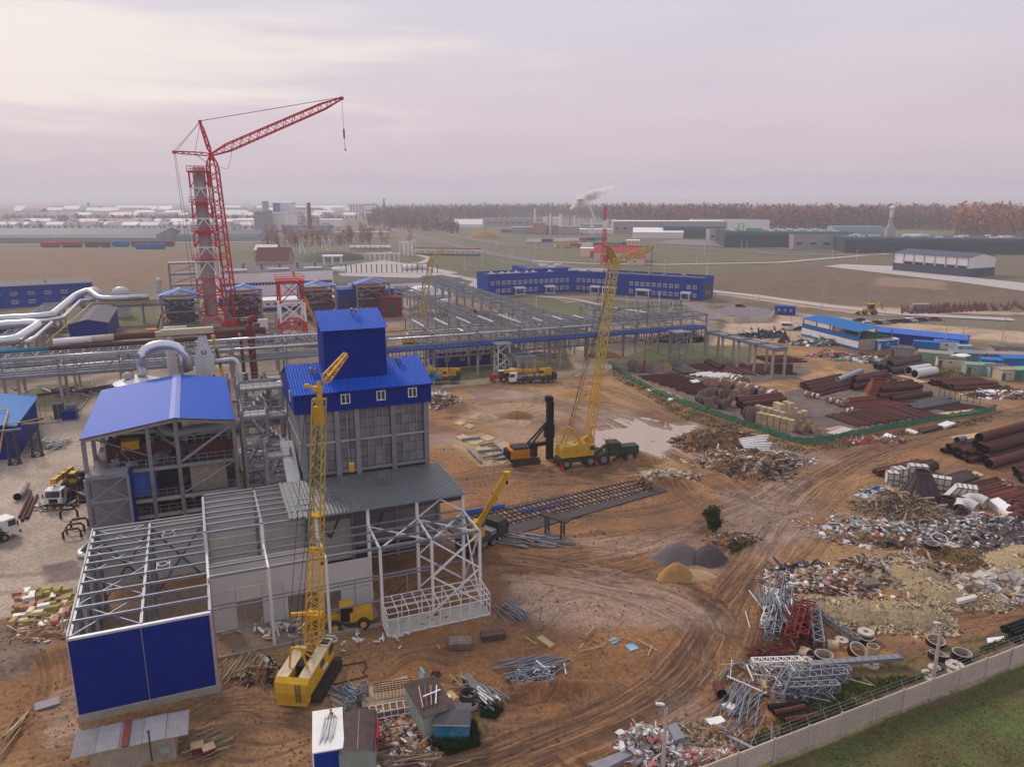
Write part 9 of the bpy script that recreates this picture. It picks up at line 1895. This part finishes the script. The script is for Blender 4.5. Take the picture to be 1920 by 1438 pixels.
def weeds(label,pts,n,m,s=(.25,.7),seed=1,name='weeds',wdt=.05):
 r=random.Random(seed);ws=[g(u,v)for u,v in pts];lo=(min(w.x for w in ws),min(w.y for w in ws));hi=(max(w.x for w in ws),max(w.y for w in ws));V,F=[],[];k=0;tries=0
 def inside(x,y):
  c=False;j=len(ws)-1
  for i in range(len(ws)):
   if(ws[i].y>y)!=(ws[j].y>y)and x<(ws[j].x-ws[i].x)*(y-ws[i].y)/(ws[j].y-ws[i].y)+ws[i].x:c=not c
   j=i
  return c
 while k<n and tries<n*20:
  tries+=1;x,y=r.uniform(lo[0],hi[0]),r.uniform(lo[1],hi[1])
  if not inside(x,y):continue
  if math.sin(x*.9+1.3*math.sin(y*.7))*math.cos(y*.8)+r.uniform(-.8,1.2)<0:continue
  k+=1;z=gz(x,y)
  for _ in range(3):h=r.uniform(*s);a=r.uniform(0,6.28);dx,dy=math.cos(a),math.sin(a);o=len(V);V+=[(x-dy*wdt,y+dx*wdt,z-.02),(x+dy*wdt,y-dx*wdt,z-.02),(x+dx*h*.5,y+dy*h*.5,z+h)];F.append((o,o+1,o+2))
 b=MB();b.v,b.f,b.m=V,F,[0]*len(F);return b.build(name,m,kind='stuff',label=label)
weeds('green weeds round the turquoise hut',[(812,1372),(890,1355),(900,1400),(840,1418),(812,1400)],1800,'leaf_green',(.3,.9),1)
weeds('dark grass of the lawn beyond the fence',[(1330,1484),(1440,1440),(1740,1325),(1892,1264),(2100,1180),(2060,1500),(1300,1500)],8000,'grass_blade',(.03,.10),2,'lawn',.04)
weeds('rough green and brown grass between the scrap and the fence',[(1330,1430),(1440,1360),(1500,1320),(1600,1270),(1720,1270),(1900,1190),(1960,1180),(1640,1310),(1400,1420)],6000,'grass_blade',(.1,.4),3,'rough_grass');weeds('dry grass among the rings and rubbish',[(1680,1040),(1860,1010),(1900,1060),(1780,1110),(1700,1100)],2500,'dry_grass',(.1,.4),4,'dry_grass')
weeds('grass strip along the green net fence',[(1150,696),(1300,768),(1500,838),(1860,780),(1868,790),(1505,852),(1280,785),(1150,708)],3500,'grass_blade',(.1,.3),5,'grass_strip',.09);weeds('tall dry grass before the site cabins',[(1600,662),(1700,672),(1800,700),(1920,735),(1920,750),(1790,720),(1690,695),(1600,675)],2500,'dry_grass',(.3,.9),6,'dry_grass',.12)
weeds('weeds on the tree mound',[(1355,1010),(1400,1000),(1412,1030),(1370,1040)],500,'leaf_green',(.15,.4),7);weeds('green weeds by the pit and slabs',[(905,1320),(945,1330),(930,1350),(900,1345)],400,'leaf_green',(.15,.5),8)
r=random.Random(77);b=MB();V,F=[],[]
MYG=M_yard.reshape(ny,nx)
while len(F)<52000:
 x,y=r.uniform(-60,75),52+85*r.random()**1.4
 if MYG[int(np.searchsorted(ys,y))-1,int(np.searchsorted(xs,x))-1]<.9:continue
 if math.sin(x*.31+2*math.sin(y*.23))+math.cos(y*.41-x*.12)+r.uniform(-1.5,1.5)<.2:continue
 s_=.05+.16*r.random()**3;z=gz(x,y);o=len(V);V+=[(x-s_,y-s_*.6,z-.04),(x+s_,y-s_*.7,z-.04),(x+s_*.2,y+s_,z-.04),(x+r.uniform(-.03,.03),y,z+s_*r.uniform(.5,1.1))];F+=[(o,o+1,o+3),(o+1,o+2,o+3),(o+2,o,o+3)]
b.v,b.f,b.m=V,F,[0]*len(F);b.build('clods','dirt',kind='stuff',label='clods and pebbles strewn over the mud')
r=random.Random(4);o=thing('small_tree','small dense green tree alone in the mud near the gravel piles','tree',gg(1337,998),0);b=MB()
for _ in range(16):leaf_cloud(b,(r.gauss(0,.5),r.gauss(0,.5),r.uniform(.9,3.5)),(.75,.75,.7),300,.17,r)
for _ in range(26):a=r.uniform(0,6.28);leaf_cloud(b,(math.cos(a)*r.uniform(.6,1.25),math.sin(a)*r.uniform(.6,1.25),r.uniform(1.0,4.1)),(.2,.2,.28),26,.11,r)
b.build('crown','leaf_green',o);b=MB()
for k in range(5):a=k*1.25;b.tube([(0,0,-.1),(math.cos(a)*.25,math.sin(a)*.25,1.2),(math.cos(a)*.6,math.sin(a)*.6,2.8)],[.09,.06,.03],6)
b.build('trunk','bark',o)
# ================================================================== foreground steel and timber
def stack(name,lab,cat,u,v,rz,L,n,rows,w,h,m,gap=.03,z=0,grp=None):
 t=thing(name,lab,cat,gg(u,v),rz,grp)
 for r_ in range(rows):
  for k in range(n):
   y=k*(w+gap)+rnd.uniform(-.02,.02);x=rnd.uniform(-.08,.08);z_=z+.12+r_*(h+.02);lbox({'plank_stack':'plank','profile_bundle':'profile','block_stack':'block'}.get(name,'piece'),t,x,x+L*rnd.uniform(.96,1),y,y+w,z_,z_+h,m if isinstance(m,str)else rnd.choice(m))
 for x in(L*.2,L*.75):lbox('bearer',t,x,x+.12,-.1,n*(w+gap)+.1,0,.11,'wood_grey')
 return t
stack('plank_stack','neat stack of dark formwork boards, left one before the porch frame','stack',842,1222,R(2),2.4,3,5,.5,.12,'wood_grey');stack('plank_stack','smaller stack of dark boards right of the first stack','stack',904,1206,R(12),2.6,3,5,.36,.12,'plank_dark')
stack('profile_bundle','tidy bundle of bluish steel angles near the well ring','bundle',905,1298,R(122),3.0,5,2,.14,.1,'galv')
scatter_steel('fan of long bluish steel profiles in the yard centre',992,1250,2.2,.8,14,('galv','steel_grey'),(4,6),.2,seed=21,ang=.38,w=(.08,.16));scatter_steel('nearer bundle of bluish steel profiles below the fan',988,1262,1.8,.5,10,('galv','steel_grey'),(3,5),.2,seed=22,ang=.5,w=(.08,.15));scatter_steel('crossed bluish profiles right of the porch frame',962,1150,1.5,1.8,16,('galv','steel_grey'),(2,4.5),.3,seed=23,ang=2.2,w=(.07,.14))
scatter_steel('small knot of cut steel bits, left of two',975,1278,1.3,.8,34,('galv','steel_grey'),(.5,1.4),.5,seed=24);scatter_steel('small knot of cut steel bits, right of two',1018,1285,1.3,1.0,44,('galv','steel_grey'),(.5,1.6),.6,seed=25);scatter_steel('steel bits and a light frame beside the knots',1010,1262,2.0,.8,24,('galv','steel_white'),(.8,2),.4,seed=26);scatter_steel('heap of cut steel and grating by the well ring',905,1318,1.3,1.2,36,('galv','steel_white','steel_grey'),(.8,2.4),.5,seed=27,ang=2.3)
scatter_steel('bundle of bluish bars on the slab beside the rebar cages',654,1308,1.3,1.2,60,('galv','galv','steel_grey'),(1.2,2.2),.7,seed=28,ang=2.4);scatter_steel('bars and timber thrown by the well ring',868,1285,1.4,1.1,18,('wood_pale','wood','wood_grey'),(.8,2),.3,seed=29)
scatter_steel('tidy heap of long debarked poles by the blue wall corner',458,1255,1.6,1.0,60,('wood','wood_grey','wood_pale'),(3.0,4.2),.7,'pole_heap','pole heap',1.45,(.07,.13),31);scatter_steel('loose thin stakes beside the pole heap',425,1265,1.2,1.2,16,('wood','wood_grey'),(1.5,3),.3,'pole_heap','pole heap',1.9,(.05,.09),32);scatter_steel('few pale poles lying at the bottom left',28,1375,.8,1.6,8,('wood_pale','wood'),(2.5,3.6),.3,'pole_heap','pole heap',1.5,(.09,.16),33)
scatter_steel('broken laths spread right of the tin hut',385,1395,2.0,1.6,50,('wood','wood_pale','wood_grey'),(.8,2.2),.3,'lath_heap','timber heap',.6,(.05,.1),34);scatter_steel('planks lying along the bottom track edge',760,1428,4.0,.8,20,('wood','wood_grey'),(1.5,3.6),.2,'lath_heap','timber heap',.25,(.08,.16),35);scatter_steel('laths beside the insulation packs at the left',110,1148,1.6,2.2,50,('wood','wood_pale'),(1,2.6),.4,'lath_heap','timber heap',1.0,(.05,.1),36)
scatter_steel('fallen lattice pieces left of the concrete table',1000,1015,4,1.6,34,('galv','steel_grey'),(2,5),.6,seed=37,ang=-.4,w=(.08,.2));scatter_steel('loose laths across the open yard',1110,1215,9,3.5,24,('wood_pale','wood','wood_grey'),(.8,3),.1,'lath_heap','timber heap',None,(.05,.1),38);scatter_steel('offcuts strewn inside the steel hall',560,1180,6,2.4,60,('white','wood_pale','panel_light'),(.4,1.6),.2,'offcuts','offcuts',None,(.06,.3),39)
scatter_steel('white litter pieces before the steel hall',690,1205,6,1.6,40,('white','plastic_white','wood_pale'),(.2,.8),.05,'offcuts','offcuts',None,(.06,.2),40)
for i,(u,v,l,a)in enumerate(((1012,1170,2.2,1.57),(1108,1255,1.6,1.5),(1102,1310,2.0,1.45))):
 w_=gg(u,v);seg('stake',None,w_,w_+Vector((.1,.0,l)),.1,m='wood',label=('dark stake leaning in the wet hollow','upright stake near the bluish plates','upright stake above the soil bank')[i],cat='stake')
def cage(lab,u,v,r_,h,m='galv',z=0):
 c=gg(u,v);b=MB();n=14
 for k in range(n):a=k*2*math.pi/n;b.bar((r_*math.cos(a),r_*math.sin(a),0),(r_*math.cos(a),r_*math.sin(a),h),.06)
 for z_ in(h*.03,h*.5,h):b.lathe([(r_+.05,z_-.04),(r_+.05,z_+.04),(r_-.03,z_+.04),(r_-.03,z_-.04)],n,closed=True)
 return b.build('rebar_cage',m,loc=c,label=lab,cat='rebar cage')
cage('upright rebar cage farthest on the slab',683,1308,.42,1.5);cage('upright rebar cage in the middle of the slab',671,1320,.40,1.3);cage('upright rebar cage nearest, beside the bars',660,1335,.42,1.4);cage('short rebar cage standing at the slab edge',641,1342,.42,.8)
slab('cracked concrete slab under the rebar cages',[(618,1308),(640,1300),(668,1320),(672,1345),(640,1352),(634,1352)],.2,'slab_sand');slab('larger cracked slab under the rusty cage frame',[(672,1300),(762,1270),(790,1305),(705,1328),(680,1330)],.2,'slab_sand')
t=thing('rebar_basket','rusty box-shaped rebar frame lying on the slab','rebar cage',g(703,1318),R(14));b=MB()
for y,z in((0,.25),(0,1.2),(1.3,.25),(1.3,1.2),(.6,1.2),(.3,1.2),(.95,1.2)):b.bar((0,y,z),(3.6,y,z),.07)
for k in range(12):
 x=k*3.6/11
 for y in(0,1.3):b.bar((x,y,.25),(x,y,1.2),.04)
 b.bar((x,0,1.2),(x,1.3,1.2),.05);b.bar((x,0,.25),(x,1.3,.25),.04)
b.build('bars','rust',t)
t=thing('hooped_cage','white-hooped long cage over dark red pipes by the huts','rebar cage',g(695,1362),R(16));b=MB()
for k in range(7):x=k*.62;b.bar((x,0,.1),(x,.05,1.3),.06);b.bar((x,.05,1.3),(x,1.1,1.3),.06);b.bar((x,1.1,1.3),(x,1.1,.1),.06)
for y,z in((0,.7),(.05,1.3),(1.1,1.3)):b.bar((0,y,z),(3.8,y,z),.05)
b.build('hoops','steel_white',t);
for k in range(5):seg('pipe',t,(-2.4+k*.1,.2+k*.2,.35+.1*(k%2)),(3.2,.2+k*.2,.4),.22,m='rust' if k%2 else 'steel_dark',kind='rod')
b=MB();b.bc((0,0,1.0),(.12,1.1,1.9),0,0,0,R(8));b.build('blue_door','lightblue',loc=gg(791,1290),rz=R(25),label='light blue door leaf standing by the brown-roofed hut',cat='door');slab('tan plywood sheet by the well ring',[(838,1300),(846,1294),(864,1312),(854,1317)],.06,'wood_pale','plywood','board');slab('wooden pallet with laths in the litter',[(725,1380),(738,1366),(756,1380),(742,1398)],.2,'wood_pale','pallet','pallet');slab('white bent sheet leaning by the blue hut',[(826,1322),(838,1306),(846,1310),(834,1326)],.3,'white','crumpled_sheet','sheet')
seg('black_beam',None,gg(732,1416)+Vector((0,0,.2)),gg(784,1382)+Vector((0,0,.3)),.22,m='black',label='charred black beam across the litter',cat='beam');slab('brown steel plate at the bottom edge',[(760,1432),(784,1428),(786,1444),(762,1446)],.3,'rust','steel_plate','plate');slab('shallow grey trough lying on the mud left of the blue wall',[(64,1320),(112,1306),(113,1320),(66,1334)],.22,'shed_grey','trough','trough')
for i,(u,v)in enumerate(((360,1418),(384,1422))):t=thing('open_bin',('left of two small dark red open bins','right of two small dark red open bins')[i],'bin',gg(u,v),R(20+i*15));lbox('bin_body',t,0,.9,0,.8,0,.7,'red_dark');lbox('bin_fill',t,-.06,.96,-.06,.86,.7,.78,'slab_sand')
t=thing('cement_mixer','small rusty red mixer frame in the open mud','mixer',gg(810,1268),0);lbox('tray',t,0,.8,0,.5,.3,.55,'rust_red');b=MB();wheel(b,.1,-.1,.2,.1);wheel(b,.7,-.1,.2,.1);b.build('wheel',['tyre','steel_grey'],t)
b=MB();P=[gg(600,1258),gg(650,1248),gg(684,1242),gg(688,1252),gg(680,1262),(gg(690,1268)),gg(660,1275),gg(610,1290)];b.tube([p+Vector((0,0,.08))for p in P],.05,5);b.build('hose','black',label='black hose snaking over the mud from the crane',cat='hose')
r=random.Random(8);
for i in range(66):
 row=i%6;u=38+(i//6)*9.5+row*-1.5+r.uniform(-4,4);v=1112+row*12+r.uniform(-4,4);w_=g(u,v);w_.z=gz(w_.x,w_.y)+r.choice((0,0,.5));red=r.random()<.22;L,W_2,H2=(1.25,.65,.5)if red else(1.2,.62,r.choice((.2,.4,.5)))
 o=lbox('insulation_pack',None,-L/2,L/2,-W_2/2,W_2/2,0,H2,r.choice(('bag_red','plastic_white'))if red else r.choice(('board_yellow','board_yellow','yellow_wall')),label=('red and white wrapped insulation bag in the pile on the left' if red else 'yellow insulation board pack in the pile on the left'),cat='insulation pack',group='red-white insulation bags' if red else 'yellow insulation packs');o.matrix_basis=Matrix.Translation(w_)@Matrix.Rotation(r.choice((.35,.4,1.9))+r.uniform(-.15,.15),4,'Z')@o.matrix_basis
for a in(('jumble of dark pipes and stock under the left rack',190,735,16,4,80,('steel_dark','steel_grey','rust'),(2,7),1.4),('dark clutter of machinery parts behind the left rack',60,690,16,5,80,('steel_dark','steel_grey','duct_pinkish'),(2,7),3.0),('grey and red pipework at the foot of the boiler row',520,640,16,6,110,('steel_grey','steel_dark','red_dark','galv'),(2,7),3.4),
('dense pipework behind the big silver elbow',330,660,16,6,110,('steel_grey','steel_dark','duct_pinkish'),(2,6),4.0),('grey pipework spread between the far racks',860,590,18,9,90,('steel_grey','galv','steel_dark'),(3,9),1.6),('pipework tangle left of the blue gabled shed',100,620,16,8,90,('steel_grey','galv','duct_pinkish'),(2,8),4.0)):
 scatter_steel(*a,name='pipework',cat='pipework',w=(.12,.5),seed=len(a[0]))
